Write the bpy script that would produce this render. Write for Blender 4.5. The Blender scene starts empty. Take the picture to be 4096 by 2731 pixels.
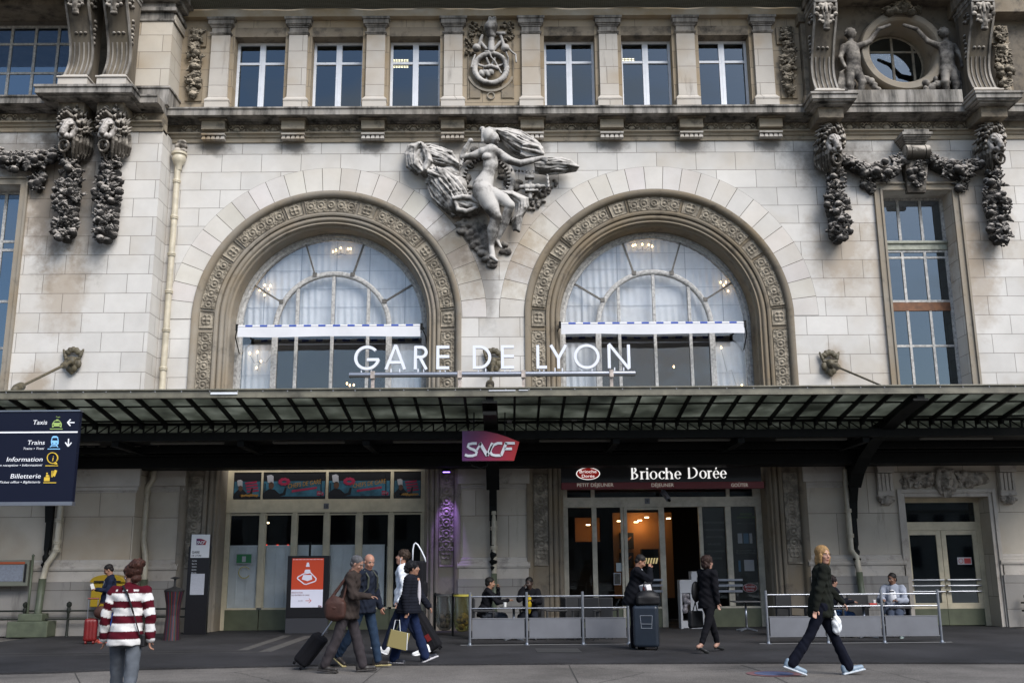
import bpy, math, random
import numpy as np
from mathutils import Vector, Matrix
R_ = math.radians
PI = math.pi
random.seed(7); rng = np.random.default_rng(7)
scn = bpy.context.scene
# ------------------------------------------------------------------ camera
CD, CH = 26.9, 1.63                       # metres in front of the facade plane, eye height
cam_d = bpy.data.cameras.new('camera'); cam = bpy.data.objects.new('camera', cam_d)
scn.collection.objects.link(cam); scn.camera = cam
cam_d.sensor_width = 36; cam_d.lens = 3982 / 4096 * 36; cam_d.clip_end = 2000; cam_d.clip_start = 0.1
CR = Matrix.Rotation(R_(-0.3), 3, 'Z') @ Matrix.Rotation(R_(102.7), 3, 'X') @ Matrix.Rotation(R_(-0.4), 3, 'Z')
cam.matrix_world = Matrix.Translation((0, -CD, CH)) @ CR.to_4x4()
# ------------------------------------------------------------------ world, sun, exposure
SUN_EL, SUN_AZ = 43, 36                   # degrees; azimuth to the right of straight behind the camera
w = bpy.data.worlds.new('World'); scn.world = w; w.use_nodes = True
nt = w.node_tree; nt.nodes.clear()
def wn(t, **k):
    n = nt.nodes.new(t)
    for a, b in k.items(): setattr(n, a, b)
    return n
sky = wn('ShaderNodeTexSky', sky_type='NISHITA', sun_disc=False, sun_elevation=R_(SUN_EL), sun_rotation=R_(180 - SUN_AZ),
         air_density=1.0, dust_density=1.0, ozone_density=2.0)
tcw = wn('ShaderNodeTexCoord'); mpw = wn('ShaderNodeMapping'); mpw.inputs['Scale'].default_value = (1, 1, 3.2)
nzw = wn('ShaderNodeTexNoise'); nzw.inputs['Scale'].default_value = 2.3; nzw.inputs['Detail'].default_value = 8; nzw.inputs['Roughness'].default_value = .58
crw = wn('ShaderNodeValToRGB'); crw.color_ramp.elements[0].position = .50; crw.color_ramp.elements[1].position = .68
mxw = wn('ShaderNodeMix', data_type='RGBA'); mxw.inputs[7].default_value = (4.6, 4.5, 4.4, 1)
bgw = wn('ShaderNodeBackground'); bgw.inputs[1].default_value = 0.102; ow = wn('ShaderNodeOutputWorld')
for a, b in ((tcw.outputs['Generated'], mpw.inputs[0]), (mpw.outputs[0], nzw.inputs['Vector']), (nzw.outputs['Fac'], crw.inputs[0]),
             (crw.outputs[0], mxw.inputs[0]), (sky.outputs[0], mxw.inputs[6]), (mxw.outputs[2], bgw.inputs[0]), (bgw.outputs[0], ow.inputs[0])):
    nt.links.new(a, b)
sl = bpy.data.lights.new('sun', 'SUN'); sl.energy = 2.4; sl.angle = R_(38); sl.color = (1, .965, .92)
so = bpy.data.objects.new('sun', sl); scn.collection.objects.link(so)
az = R_(SUN_AZ); el = R_(SUN_EL)
sdir = Vector((math.sin(az) * math.cos(el), -math.cos(az) * math.cos(el), math.sin(el)))
so.rotation_euler = sdir.to_track_quat('Z', 'Y').to_euler(); so.location = (20, -30, 40)
scn.view_settings.view_transform = 'Standard'; scn.view_settings.look = 'None'
scn.view_settings.exposure = 1.02; scn.view_settings.gamma = 1
# ------------------------------------------------------------------ helpers
COL = scn.collection
def W(x, y, Y=0.0):
    """point of the photo (4096 px wide) on the vertical plane Y"""
    d = CR @ Vector(((x - 2048) / 3982, -(y - 1365.5) / 3982, -1)); t = (Y + CD) / d.y
    return (t * d.x, CH + t * d.z)
def G(x, y):
    d = CR @ Vector(((x - 2048) / 3982, -(y - 1365.5) / 3982, -1)); t = -CH / d.z
    return (t * d.x, -CD + t * d.y)
def empty(name, label=None, cat=None, group=None, loc=(0, 0, 0), rz=0, parent=None):
    o = bpy.data.objects.new(name, None); COL.objects.link(o); o.location = loc; o.rotation_euler.z = rz
    o.empty_display_size = .1
    return tag(o, label, cat, group, parent)
def tag(o, label=None, cat=None, group=None, parent=None, kind=None):
    if label: o['label'] = label
    if cat: o['category'] = cat
    if group: o['group'] = group
    if kind: o['kind'] = kind
    if parent: o.parent = parent
    return o
class MB:
    def __init__(s): s.v = []; s.f = []; s.m = []; s.mi = 0
    def add(s, vs, fs):
        b = len(s.v); s.v += [tuple(map(float, p)) for p in vs]
        s.f += [tuple(i + b for i in f) for f in fs]; s.m += [s.mi] * len(fs); return s
    def box(s, x0, x1, y0, y1, z0, z1):
        return s.add([(x0, y0, z0), (x1, y0, z0), (x1, y1, z0), (x0, y1, z0), (x0, y0, z1), (x1, y0, z1), (x1, y1, z1), (x0, y1, z1)],
                     [(0, 3, 2, 1), (4, 5, 6, 7), (0, 1, 5, 4), (1, 2, 6, 5), (2, 3, 7, 6), (3, 0, 4, 7)])
    def bar(s, a, b, w, h=None, up=(0, 0, 1)):
        h = h or w; a = Vector(a); b = Vector(b); d = (b - a).normalized(); u = Vector(up)
        if abs(d.dot(u)) > .98: u = Vector((0, 1, 0))
        x = d.cross(u).normalized(); y = x.cross(d)
        P = []
        for p in (a, b):
            for sx, sy in ((-1, -1), (1, -1), (1, 1), (-1, 1)): P.append(p + x * (w / 2 * sx) + y * (h / 2 * sy))
        return s.add(P, [(0, 1, 2, 3), (7, 6, 5, 4), (0, 4, 5, 1), (1, 5, 6, 2), (2, 6, 7, 3), (3, 7, 4, 0)])
    def tube(s, pts, r, n=10, cap=True):
        pts = [Vector(p) for p in pts]; rs = r if isinstance(r, (list, tuple)) else [r] * len(pts)
        V = []; F = []; x = None
        for i, p in enumerate(pts):
            d = (pts[min(i + 1, len(pts) - 1)] - pts[max(i - 1, 0)]).normalized()
            if x is None:
                u = Vector((0, 0, 1)) if abs(d.z) < .9 else Vector((0, 1, 0)); x = d.cross(u).normalized()
            else: x = (x - d * x.dot(d)).normalized()
            y = d.cross(x)
            for k in range(n):
                a = 2 * PI * k / n; V.append(p + (x * math.cos(a) + y * math.sin(a)) * rs[i])
        for i in range(len(pts) - 1):
            for k in range(n): F.append((i * n + k, i * n + (k + 1) % n, (i + 1) * n + (k + 1) % n, (i + 1) * n + k))
        if cap: F.append(tuple(range(n - 1, -1, -1))); F.append(tuple((len(pts) - 1) * n + k for k in range(n)))
        return s.add(V, F)
    def lathe(s, c, prof, n=24, ax='z'):
        V = []; F = []
        for (r, h) in prof:
            for k in range(n):
                a = 2 * PI * k / n; x, y = r * math.cos(a), r * math.sin(a)
                V.append((c[0] + x, c[1] + y, c[2] + h) if ax == 'z' else ((c[0] + x, c[1] + h, c[2] + y) if ax == 'y' else (c[0] + h, c[1] + x, c[2] + y)))
        for i in range(len(prof) - 1):
            for k in range(n): F.append((i * n + k, i * n + (k + 1) % n, (i + 1) * n + (k + 1) % n, (i + 1) * n + k))
        F.append(tuple(range(n - 1, -1, -1))); F.append(tuple((len(prof) - 1) * n + k for k in range(n)))
        return s.add(V, F)
    def exx(s, prof, x0, x1, mx0=0, mx1=0):
        """profile of (y,z) points extruded along x; mx = mitre factors (x shift per metre of -y)"""
        n = len(prof)
        V = [(x0 + mx0 * y, y, z) for y, z in prof] + [(x1 + mx1 * y, y, z) for y, z in prof]
        F = [(i, (i + 1) % n, n + (i + 1) % n, n + i) for i in range(n)]
        F += [tuple(range(n - 1, -1, -1)), tuple(range(n, 2 * n))]
        return s.add(V, F)
    def prism(s, pts, y0, y1):
        """outline of (x,z) points given thickness from y0 (front) to y1"""
        n = len(pts); V = [(x, y0, z) for x, z in pts] + [(x, y1, z) for x, z in pts]
        F = [tuple(range(n)), tuple(range(2 * n - 1, n - 1, -1))] + [(i, n + i, n + (i + 1) % n, (i + 1) % n) for i in range(n)]
        return s.add(V, F)
    def build(s, name, mat, parent=None, smooth=False, bevel=0, label=None, loc=None, smooth_angle=None):
        me = bpy.data.meshes.new(name); me.from_pydata(s.v, [], s.f)
        for m in (mat if isinstance(mat, (list, tuple)) else [mat]): me.materials.append(m)
        if max(s.m, default=0) > 0: me.polygons.foreach_set('material_index', s.m)
        me.validate(); me.update()
        import bmesh
        bm = bmesh.new(); bm.from_mesh(me); bmesh.ops.recalc_face_normals(bm, faces=bm.faces); bm.to_mesh(me); bm.free()
        o = bpy.data.objects.new(name, me); COL.objects.link(o)
        if smooth:
            me.polygons.foreach_set('use_smooth', [True] * len(me.polygons))
            if smooth_angle: me.set_sharp_from_angle(angle=R_(smooth_angle))
        if bevel:
            b = o.modifiers.new('bevel', 'BEVEL'); b.width = bevel; b.segments = 2; b.limit_method = 'ANGLE'; b.angle_limit = R_(40)
        if loc: o.location = loc
        return tag(o, label, parent=parent)
# path sweep of an (r, y) profile round an arch with straight jambs
def arch_path(cx, cz, zb, n=64, a0=0, a1=180):
    P = [(lambda r, z=zb: (cx - r, z))] if zb is not None else []
    for k in range(n + 1):
        t = R_(a1 - (a1 - a0) * k / n); P.append(lambda r, t=t: (cx + r * math.cos(t), cz + r * math.sin(t)))
    if zb is not None: P.append(lambda r, z=zb: (cx + r, z))
    return P
def sweep(mb, path, prof, closed=False):
    n = len(prof); V = []; F = []
    for p in path:
        for r, y in prof: x, z = p(r); V.append((x, y, z))
    for i in range(len(path) - 1):
        for k in range(n if closed else n - 1): F.append((i * n + k, i * n + (k + 1) % n, (i + 1) * n + (k + 1) % n, (i + 1) * n + k))
    return mb.add(V, F)
def grid_obj(name, V, nu, nv, mat, parent=None, label=None, smooth=True):
    """V: array (nu*nv,3), row major u then v"""
    idx = np.arange(nu * nv).reshape(nu, nv)
    q = np.stack([idx[:-1, :-1], idx[1:, :-1], idx[1:, 1:], idx[:-1, 1:]], -1).reshape(-1, 4)
    return np_mesh(name, V, q, mat, parent, label, smooth)
def np_mesh(name, V, q, mat, parent=None, label=None, smooth=True, col=None):
    me = bpy.data.meshes.new(name); me.vertices.add(len(V)); me.vertices.foreach_set('co', np.asarray(V, np.float32).ravel())
    me.loops.add(q.size); me.loops.foreach_set('vertex_index', q.astype(np.int32).ravel())
    me.polygons.add(len(q)); me.polygons.foreach_set('loop_start', np.arange(len(q), dtype=np.int32) * 4)
    me.update(calc_edges=True); me.validate()
    if smooth: me.polygons.foreach_set('use_smooth', [True] * len(me.polygons))
    if col is not None:
        a = me.color_attributes.new('Col', 'FLOAT_COLOR', 'POINT'); c4 = np.ones((len(V), 4), np.float32); c4[:, :3] = col
        a.data.foreach_set('color', c4.ravel())
    me.materials.append(mat)
    o = bpy.data.objects.new(name, me); COL.objects.link(o)
    return tag(o, label, parent=parent)
# ------------------------------------------------------------------ signed distance sculpting
class SDF:
    def __init__(s): s.p = []
    def cap(s, a, b, r1, r2=None, k=.02, col=(.5, .5, .5), sq=None):
        """tapered capsule; sq = (axis vector, factor): radius times factor along that axis"""
        s.p.append(('c', np.array(a, float), np.array(b, float), r1, r1 if r2 is None else r2, k, col, sq)); return s
    def ell(s, c, r, k=.02, col=(.5, .5, .5), rot=None, sub=False):
        r = np.array(r if hasattr(r, '__len__') else (r, r, r), float)
        s.p.append(('s' if sub else 'e', np.array(c, float), r, rot, k, col)); return s
    def box(s, c, h, rad=.01, k=.01, col=(.5, .5, .5), rot=None, sub=False):
        s.p.append(('t' if sub else 'b', np.array(c, float), np.array(h, float), rot, k, col, rad)); return s
    def chain(s, pts, rs, k=.02, col=(.5, .5, .5), sq=None):
        rs = rs if hasattr(rs, '__len__') else [rs] * len(pts)
        for i in range(len(pts) - 1): s.cap(pts[i], pts[i + 1], rs[i], rs[i + 1], k, col, sq)
        return s
    def bounds(s):
        lo = np.full(3, 1e9); hi = -lo
        for p in s.p:
            if p[0] in 'st': continue
            if p[0] == 'c':
                f = max(1, p[7][1]) if p[7] else 1; m = max(p[3], p[4]) * f; a = np.minimum(p[1], p[2]) - m; b = np.maximum(p[1], p[2]) + m
            else:
                m = np.abs(p[3]).T @ p[2] if p[3] is not None else p[2]
                if p[3] is not None: m = np.full(3, np.linalg.norm(p[2]))
                a = p[1] - m; b = p[1] + m
            lo = np.minimum(lo, a); hi = np.maximum(hi, b)
        return lo, hi
    def mesh(s, name, h, mat, parent=None, label=None, disp=None, clip=None, ret=False):
        lo, hi = s.bounds(); lo = lo - 3 * h; hi = hi + 3 * h
        if clip: lo = np.maximum(lo, clip[0]); hi = np.minimum(hi, clip[1])
        n = np.ceil((hi - lo) / h).astype(int) + 1
        ax = [lo[i] + h * np.arange(n[i]) for i in range(3)]
        BIG = .25; F = np.full(n, BIG, np.float32); B = np.full(n, BIG, np.float32); C = np.zeros(n, np.int16)
        cols = [(.5, .5, .5)]
        for p in s.p:
            k = {'c': 5, 'e': 4, 's': 4, 'b': 4, 't': 4}[p[0]]; kk = p[k]; mg = kk + 3.5 * h; col = p[k + 1]
            if p[0] == 'c':
                f = max(1, p[7][1]) if p[7] else 1; m = max(p[3], p[4]) * f + mg; a = np.minimum(p[1], p[2]) - m; b = np.maximum(p[1], p[2]) + m
            else:
                m = (np.full(3, np.linalg.norm(p[2])) if p[3] is not None else p[2]) + mg; a = p[1] - m; b = p[1] + m
            i0 = np.clip(np.floor((a - lo) / h).astype(int), 0, n); i1 = np.clip(np.ceil((b - lo) / h).astype(int) + 1, 0, n)
            if (i1 <= i0).any(): continue
            sl_ = tuple(slice(i0[i], i1[i]) for i in range(3))
            X = ax[0][sl_[0]][:, None, None]; Y = ax[1][sl_[1]][None, :, None]; Z = ax[2][sl_[2]][None, None, :]
            if p[0] == 'c':
                A = p[1]; D = p[2] - p[1]; px, py, pz = X - A[0], Y - A[1], Z - A[2]
                L = max(D @ D, 1e-9); t = np.clip((px * D[0] + py * D[1] + pz * D[2]) / L, 0, 1)
                qx, qy, qz = px - t * D[0], py - t * D[1], pz - t * D[2]
                if p[7]:
                    ux, uy, uz = p[7][0]; fc = p[7][1]; dt = qx * ux + qy * uy + qz * uz; g = (1 / fc - 1) * dt
                    d = np.sqrt((qx + g * ux) ** 2 + (qy + g * uy) ** 2 + (qz + g * uz) ** 2) - (p[3] + (p[4] - p[3]) * t)
                    if fc < 1: d = d * fc
                else: d = np.sqrt(qx * qx + qy * qy + qz * qz) - (p[3] + (p[4] - p[3]) * t)
            else:
                qx, qy, qz = X - p[1][0] + 0 * Y + 0 * Z, Y - p[1][1] + 0 * X + 0 * Z, Z - p[1][2] + 0 * X + 0 * Y
                if p[3] is not None:
                    M = p[3]; qx, qy, qz = M[0][0] * qx + M[0][1] * qy + M[0][2] * qz, M[1][0] * qx + M[1][1] * qy + M[1][2] * qz, M[2][0] * qx + M[2][1] * qy + M[2][2] * qz
                r = p[2]
                if p[0] in 'es':
                    k0 = np.sqrt((qx / r[0]) ** 2 + (qy / r[1]) ** 2 + (qz / r[2]) ** 2)
                    k1 = np.sqrt((qx / r[0] ** 2) ** 2 + (qy / r[1] ** 2) ** 2 + (qz / r[2] ** 2) ** 2) + 1e-9
                    d = k0 * (k0 - 1) / k1
                else:
                    rad = p[6]; ex, ey, ez = np.abs(qx) - r[0] + rad, np.abs(qy) - r[1] + rad, np.abs(qz) - r[2] + rad
                    d = np.sqrt(np.maximum(ex, 0) ** 2 + np.maximum(ey, 0) ** 2 + np.maximum(ez, 0) ** 2) + np.minimum(np.maximum(ex, np.maximum(ey, ez)), 0) - rad
            d = d.astype(np.float32); f0 = F[sl_]
            if p[0] in 'st':
                hh = np.clip(.5 - .5 * (f0 + d) / kk, 0, 1); F[sl_] = f0 * (1 - hh) + (-d) * hh + kk * hh * (1 - hh)
            else:
                hh = np.clip(.5 + .5 * (f0 - d) / max(kk, 1e-4), 0, 1); F[sl_] = f0 * (1 - hh) + d * hh - kk * hh * (1 - hh)
                b0 = B[sl_]; msk = d < b0
                if col not in cols: cols.append(col)
                C[sl_] = np.where(msk, cols.index(col), C[sl_]); B[sl_] = np.where(msk, d, b0)
        disp = disp or getattr(s, 'dd', None)
        if disp is not None:
            X, Y, Z = np.meshgrid(*ax, indexing='ij', sparse=True); near = np.abs(F) < 4 * h
            dd = disp(X, Y, Z); F = np.where(near, F + dd, F).astype(np.float32)
        ins = F < 0; cnt = np.zeros(n - 1, np.int8)
        sh = [(i, j, k) for i in (0, 1) for j in (0, 1) for k in (0, 1)]
        def sub(A, o): return A[o[0]:n[0] - 1 + o[0], o[1]:n[1] - 1 + o[1], o[2]:n[2] - 1 + o[2]]
        for o in sh: cnt += sub(ins, o)
        act = (cnt > 0) & (cnt < 8); ci = np.argwhere(act); vid = np.full(n - 1, -1, np.int32); vid[act] = np.arange(len(ci))
        acc = np.zeros((len(ci), 3)); num = np.zeros(len(ci))
        for o in sh:
            for a_ in range(3):
                if o[a_]: continue
                o2 = list(o); o2[a_] = 1
                fa = F[tuple((ci + np.array(o)).T)]; fb = F[tuple((ci + np.array(o2)).T)]
                m = (fa < 0) != (fb < 0); t = np.where(m, fa / (fa - fb + 1e-12), 0)
                pt = np.array(o, float)[None, :] + t[:, None] * np.eye(3)[a_][None, :]
                acc += pt * m[:, None]; num += m
        V = (ci + acc / num[:, None]) * h + lo
        Q = []
        for a_ in range(3):
            b_, c_ = (a_ + 1) % 3, (a_ + 2) % 3
            s0 = [slice(1, -1)] * 3; s0[a_] = slice(0, -1); s1 = list(s0); s1[a_] = slice(1, None)
            A0, A1 = ins[tuple(s0)], ins[tuple(s1)]; e = np.argwhere(A0 != A1)
            if not len(e): continue
            off = np.ones(3, int); off[a_] = 0; g = e + off
            fl = A0[tuple(e.T)]
            def vi(db, dc):
                q = g.copy(); q[:, b_] += db; q[:, c_] += dc; q = np.minimum(q, n - 2); return vid[tuple(q.T)]
            q = np.stack([vi(-1, -1), vi(0, -1), vi(0, 0), vi(-1, 0)], 1)
            q[~fl] = q[~fl][:, ::-1]; Q.append(q)
        q = np.concatenate(Q); q = q[(q >= 0).all(1)]
        cv = C[tuple(np.minimum(np.round((V - lo) / h).astype(int), n - 1).T)]; colr = np.array(cols)[cv]
        if ret: return V, q, colr
        return np_mesh(name, V, q, mat, parent, label, True, colr)
def join_np(parts):
    V = []; Q = []; Cc = []; b = 0
    for v, q, c in parts: V.append(v); Q.append(q + b); Cc.append(c); b += len(v)
    return np.concatenate(V), np.concatenate(Q), np.concatenate(Cc)
def rotm(ax, deg):
    c, s = math.cos(R_(deg)), math.sin(R_(deg))
    return np.array({'x': [[1, 0, 0], [0, c, s], [0, -s, c]], 'y': [[c, 0, -s], [0, 1, 0], [s, 0, c]], 'z': [[c, s, 0], [-s, c, 0], [0, 0, 1]]}[ax])
# ------------------------------------------------------------------ materials
def mat(name, col, rough=.6, metal=0, spec=.5, noise=0, nscale=8, bump=0, bscale=60, emit=None, es=1, attr=False, streak=0):
    m = bpy.data.materials.new(name); m.use_nodes = True; t = m.node_tree; N = t.nodes; L = t.links; b = N['Principled BSDF']
    b.inputs['Base Color'].default_value = (*col, 1); b.inputs['Roughness'].default_value = rough; b.inputs['Metallic'].default_value = metal
    b.inputs['Specular IOR Level'].default_value = spec
    tc = N.new('ShaderNodeTexCoord'); src = None
    if attr: a = N.new('ShaderNodeAttribute'); a.attribute_name = 'Col'; src = a.outputs['Color']; L.new(src, b.inputs['Base Color'])
    if noise:
        n = N.new('ShaderNodeTexNoise'); n.inputs['Scale'].default_value = nscale; n.inputs['Detail'].default_value = 6; n.inputs['Roughness'].default_value = .6
        if streak:
            mp = N.new('ShaderNodeMapping'); mp.inputs['Scale'].default_value = (1, 1, streak); L.new(tc.outputs['Object'], mp.inputs[0]); L.new(mp.outputs[0], n.inputs['Vector'])
        else: L.new(tc.outputs['Object'], n.inputs['Vector'])
        mr = N.new('ShaderNodeMapRange'); mr.inputs[1].default_value = .3; mr.inputs[2].default_value = .7; mr.inputs[3].default_value = 1 - noise; mr.inputs[4].default_value = 1 + noise * .5
        L.new(n.outputs['Fac'], mr.inputs[0])
        hs = N.new('ShaderNodeMix'); hs.data_type = 'RGBA'; hs.blend_type = 'MULTIPLY'; hs.inputs[0].default_value = 1
        if src: L.new(src, hs.inputs[6])
        else: hs.inputs[6].default_value = (*col, 1)
        cb = N.new('ShaderNodeCombineColor'); [L.new(mr.outputs[0], cb.inputs[i]) for i in range(3)]
        L.new(cb.outputs[0], hs.inputs[7]); L.new(hs.outputs[2], b.inputs['Base Color'])
    if bump:
        n2 = N.new('ShaderNodeTexNoise'); n2.inputs['Scale'].default_value = bscale; n2.inputs['Detail'].default_value = 4; L.new(tc.outputs['Object'], n2.inputs['Vector'])
        bp = N.new('ShaderNodeBump'); bp.inputs['Strength'].default_value = 1; bp.inputs['Distance'].default_value = bump
        L.new(n2.outputs['Fac'], bp.inputs['Height']); L.new(bp.outputs[0], b.inputs['Normal'])
    if emit:
        b.inputs['Emission Color'].default_value = (*emit, 1); b.inputs['Emission Strength'].default_value = es
    return m
def rp(N, L, fac, stops):
    r = N.new('ShaderNodeValToRGB'); e = r.color_ramp.elements
    while len(e) < len(stops): e.new(.5)
    for i, (p, c) in enumerate(stops): e[i].position = p; e[i].color = (*c, 1) if len(c) == 3 else c
    L.new(fac, r.inputs[0]); return r.outputs[0]
def stone(name, base=(.535, .515, .485), tan=(.34, .27, .18), dirt=(.045, .04, .035), joints=True, tan_amt=.5, dirt_amt=.15, bw=1.14, bh=.5445, ox=0, oz=0, attr=False, blotch=None, bump=.004, streak=True):
    """limestone: coursed blocks with thin mortar joints, warm patches, soot streaks"""
    m = bpy.data.materials.new(name); m.use_nodes = True; t = m.node_tree; N = t.nodes; L = t.links; b = N['Principled BSDF']
    b.inputs['Roughness'].default_value = .82; b.inputs['Specular IOR Level'].default_value = .25
    tc = N.new('ShaderNodeTexCoord'); O = tc.outputs['Object']
    def noise(sc, det=5, ro=.6, mp=None, w=0):
        n = N.new('ShaderNodeTexNoise'); n.inputs['Scale'].default_value = sc; n.inputs['Detail'].default_value = det; n.inputs['Roughness'].default_value = ro
        if mp:
            q = N.new('ShaderNodeMapping'); q.inputs['Scale'].default_value = mp; q.inputs['Location'].default_value = (w, w * 2, w * 3); L.new(O, q.inputs[0]); L.new(q.outputs[0], n.inputs['Vector'])
        else: L.new(O, n.inputs['Vector'])
        return n.outputs['Fac']
    def mix(f, a, bb, bt='MIX', fv=1):
        q = N.new('ShaderNodeMix'); q.data_type = 'RGBA'; q.blend_type = bt
        if f is None: q.inputs[0].default_value = fv
        else: L.new(f, q.inputs[0])
        for s_, v in ((6, a), (7, bb)):
            if isinstance(v, tuple): q.inputs[s_].default_value = (*v, 1)
            else: L.new(v, q.inputs[s_])
        return q.outputs[2]
    def mr(f, a, bb, c, d):
        q = N.new('ShaderNodeMapRange'); L.new(f, q.inputs[0])
        for i, v in enumerate((a, bb, c, d)): q.inputs[i + 1].default_value = v
        return q.outputs[0]
    col = mix(mr(noise(1.2, 6), .35, .65, 0, 1), tuple(c * .93 for c in base), tuple(min(1, c * 1.05) for c in base))
    hgt = noise(22, 6, .7)
    if joints:
        sp = N.new('ShaderNodeSeparateXYZ'); L.new(O, sp.inputs[0]); xy = N.new('ShaderNodeMath'); xy.operation = 'ADD'; L.new(sp.outputs[0], xy.inputs[0]); L.new(sp.outputs[1], xy.inputs[1])
        cb = N.new('ShaderNodeCombineXYZ')
        for k_, (src, off) in enumerate(((xy.outputs[0], -ox), (sp.outputs[2], -(8.375 + oz) + bh * 40))):
            ad = N.new('ShaderNodeMath'); ad.operation = 'ADD'; L.new(src, ad.inputs[0]); ad.inputs[1].default_value = off; L.new(ad.outputs[0], cb.inputs[k_])
        # slight wander of the joints
        wn_ = N.new('ShaderNodeTexNoise'); wn_.inputs['Scale'].default_value = 3; L.new(O, wn_.inputs['Vector'])
        vs = N.new('ShaderNodeVectorMath'); vs.operation = 'SCALE'; vs.inputs[3].default_value = .012; L.new(wn_.outputs['Color'], vs.inputs[0])
        va = N.new('ShaderNodeVectorMath'); L.new(cb.outputs[0], va.inputs[0]); L.new(vs.outputs[0], va.inputs[1])
        br = N.new('ShaderNodeTexBrick'); br.offset = .5; br.inputs['Scale'].default_value = 1; br.inputs['Brick Width'].default_value = bw; br.inputs['Row Height'].default_value = bh
        br.inputs['Mortar Size'].default_value = .0085; br.inputs['Mortar Smooth'].default_value = .35; br.inputs['Bias'].default_value = 0
        br.inputs['Color1'].default_value = (.78, .78, .78, 1); br.inputs['Color2'].default_value = (1.12, 1.12, 1.12, 1); br.inputs['Mortar'].default_value = (1, 1, 1, 1)
        L.new(va.outputs[0], br.inputs['Vector']); col = mix(None, col, br.outputs['Color'], 'MULTIPLY', .38)
        # some blocks are warmer than others
        tf = N.new('ShaderNodeMath'); tf.operation = 'MULTIPLY'; L.new(mr(noise(.55, 3), .45, .7, 0, 1), tf.inputs[0]); L.new(mr(br.outputs['Color'], .78, 1.12, 1.3, .25), tf.inputs[1])
    else:
        tf = N.new('ShaderNodeMath'); tf.operation = 'MULTIPLY'; L.new(mr(noise(.8, 5), .42, .68, 0, 1), tf.inputs[0]); tf.inputs[1].default_value = 1
    tm = N.new('ShaderNodeMath'); tm.operation = 'MULTIPLY'; tm.inputs[1].default_value = tan_amt; tm.use_clamp = True; L.new(tf.outputs[0], tm.inputs[0])
    col = mix(tm.outputs[0], col, tan)
    # soot: streaks drawn down by rain plus blotches
    if dirt_amt:
        sn = noise(2.2, 7, .68, (1, 1, .16) if streak else (1, 1, 1), 3); df = mr(sn, .66 - dirt_amt * .35, .86 - dirt_amt * .3, 0, min(1, .5 + dirt_amt)); col = mix(df, col, dirt)
    if blotch:    # weathering patches of their own shape: (x, z, rx, rz, strength, colour)
        sp2 = N.new('ShaderNodeSeparateXYZ'); L.new(O, sp2.inputs[0]); nb = noise(2.6, 5, .65)
        for (bx, bz, rx, rz_, st, cc) in blotch:
            def ma(op, a, bb):
                q = N.new('ShaderNodeMath'); q.operation = op
                for i, v in enumerate((a, bb)):
                    if isinstance(v, (int, float)): q.inputs[i].default_value = v
                    else: L.new(v, q.inputs[i])
                return q.outputs[0]
            dx = ma('DIVIDE', ma('SUBTRACT', sp2.outputs[0], bx), rx); dz = ma('DIVIDE', ma('SUBTRACT', sp2.outputs[2], bz), rz_)
            d = ma('SQRT', ma('ADD', ma('MULTIPLY', dx, dx), ma('MULTIPLY', dz, dz)), 0); d = ma('ADD', d, ma('MULTIPLY', ma('SUBTRACT', nb, .5), 1.6))
            col = mix(mr(d, .45, 1.15, st, 0), col, cc)
    if joints: col = mix(mr(br.outputs['Fac'], 0, .8, 0, .72), col, (.09, .075, .06))
    if attr:
        a = N.new('ShaderNodeAttribute'); a.attribute_name = 'Col'; col = mix(None, col, a.outputs['Color'], 'MULTIPLY', 1)
    L.new(col, b.inputs['Base Color'])
    bp = N.new('ShaderNodeBump'); bp.inputs['Distance'].default_value = bump; bp.inputs['Strength'].default_value = 1
    if joints:
        hm = N.new('ShaderNodeMath'); hm.operation = 'SUBTRACT'; L.new(hgt, hm.inputs[0]); L.new(br.outputs['Fac'], hm.inputs[1]); L.new(hm.outputs[0], bp.inputs['Height'])
    else: L.new(hgt, bp.inputs['Height'])
    L.new(bp.outputs[0], b.inputs['Normal'])
    return m
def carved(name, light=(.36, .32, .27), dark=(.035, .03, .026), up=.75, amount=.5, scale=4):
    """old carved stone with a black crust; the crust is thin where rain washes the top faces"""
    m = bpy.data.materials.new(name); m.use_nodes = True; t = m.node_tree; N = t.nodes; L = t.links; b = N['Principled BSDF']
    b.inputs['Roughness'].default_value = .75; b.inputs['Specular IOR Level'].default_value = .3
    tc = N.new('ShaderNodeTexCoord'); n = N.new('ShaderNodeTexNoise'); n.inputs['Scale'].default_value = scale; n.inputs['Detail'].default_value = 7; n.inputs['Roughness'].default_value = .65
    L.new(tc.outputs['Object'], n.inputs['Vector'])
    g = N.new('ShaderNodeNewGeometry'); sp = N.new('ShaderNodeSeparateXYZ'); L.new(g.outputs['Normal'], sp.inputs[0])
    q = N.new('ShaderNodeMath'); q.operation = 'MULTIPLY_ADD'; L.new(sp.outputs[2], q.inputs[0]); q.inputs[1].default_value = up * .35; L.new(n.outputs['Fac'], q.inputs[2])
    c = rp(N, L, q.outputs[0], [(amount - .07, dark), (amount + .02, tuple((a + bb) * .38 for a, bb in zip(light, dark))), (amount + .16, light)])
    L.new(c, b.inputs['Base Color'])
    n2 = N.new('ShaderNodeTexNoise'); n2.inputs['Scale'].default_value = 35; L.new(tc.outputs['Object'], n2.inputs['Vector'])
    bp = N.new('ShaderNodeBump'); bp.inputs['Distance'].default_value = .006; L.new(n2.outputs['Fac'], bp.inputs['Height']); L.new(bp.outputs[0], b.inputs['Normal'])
    return m
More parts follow.
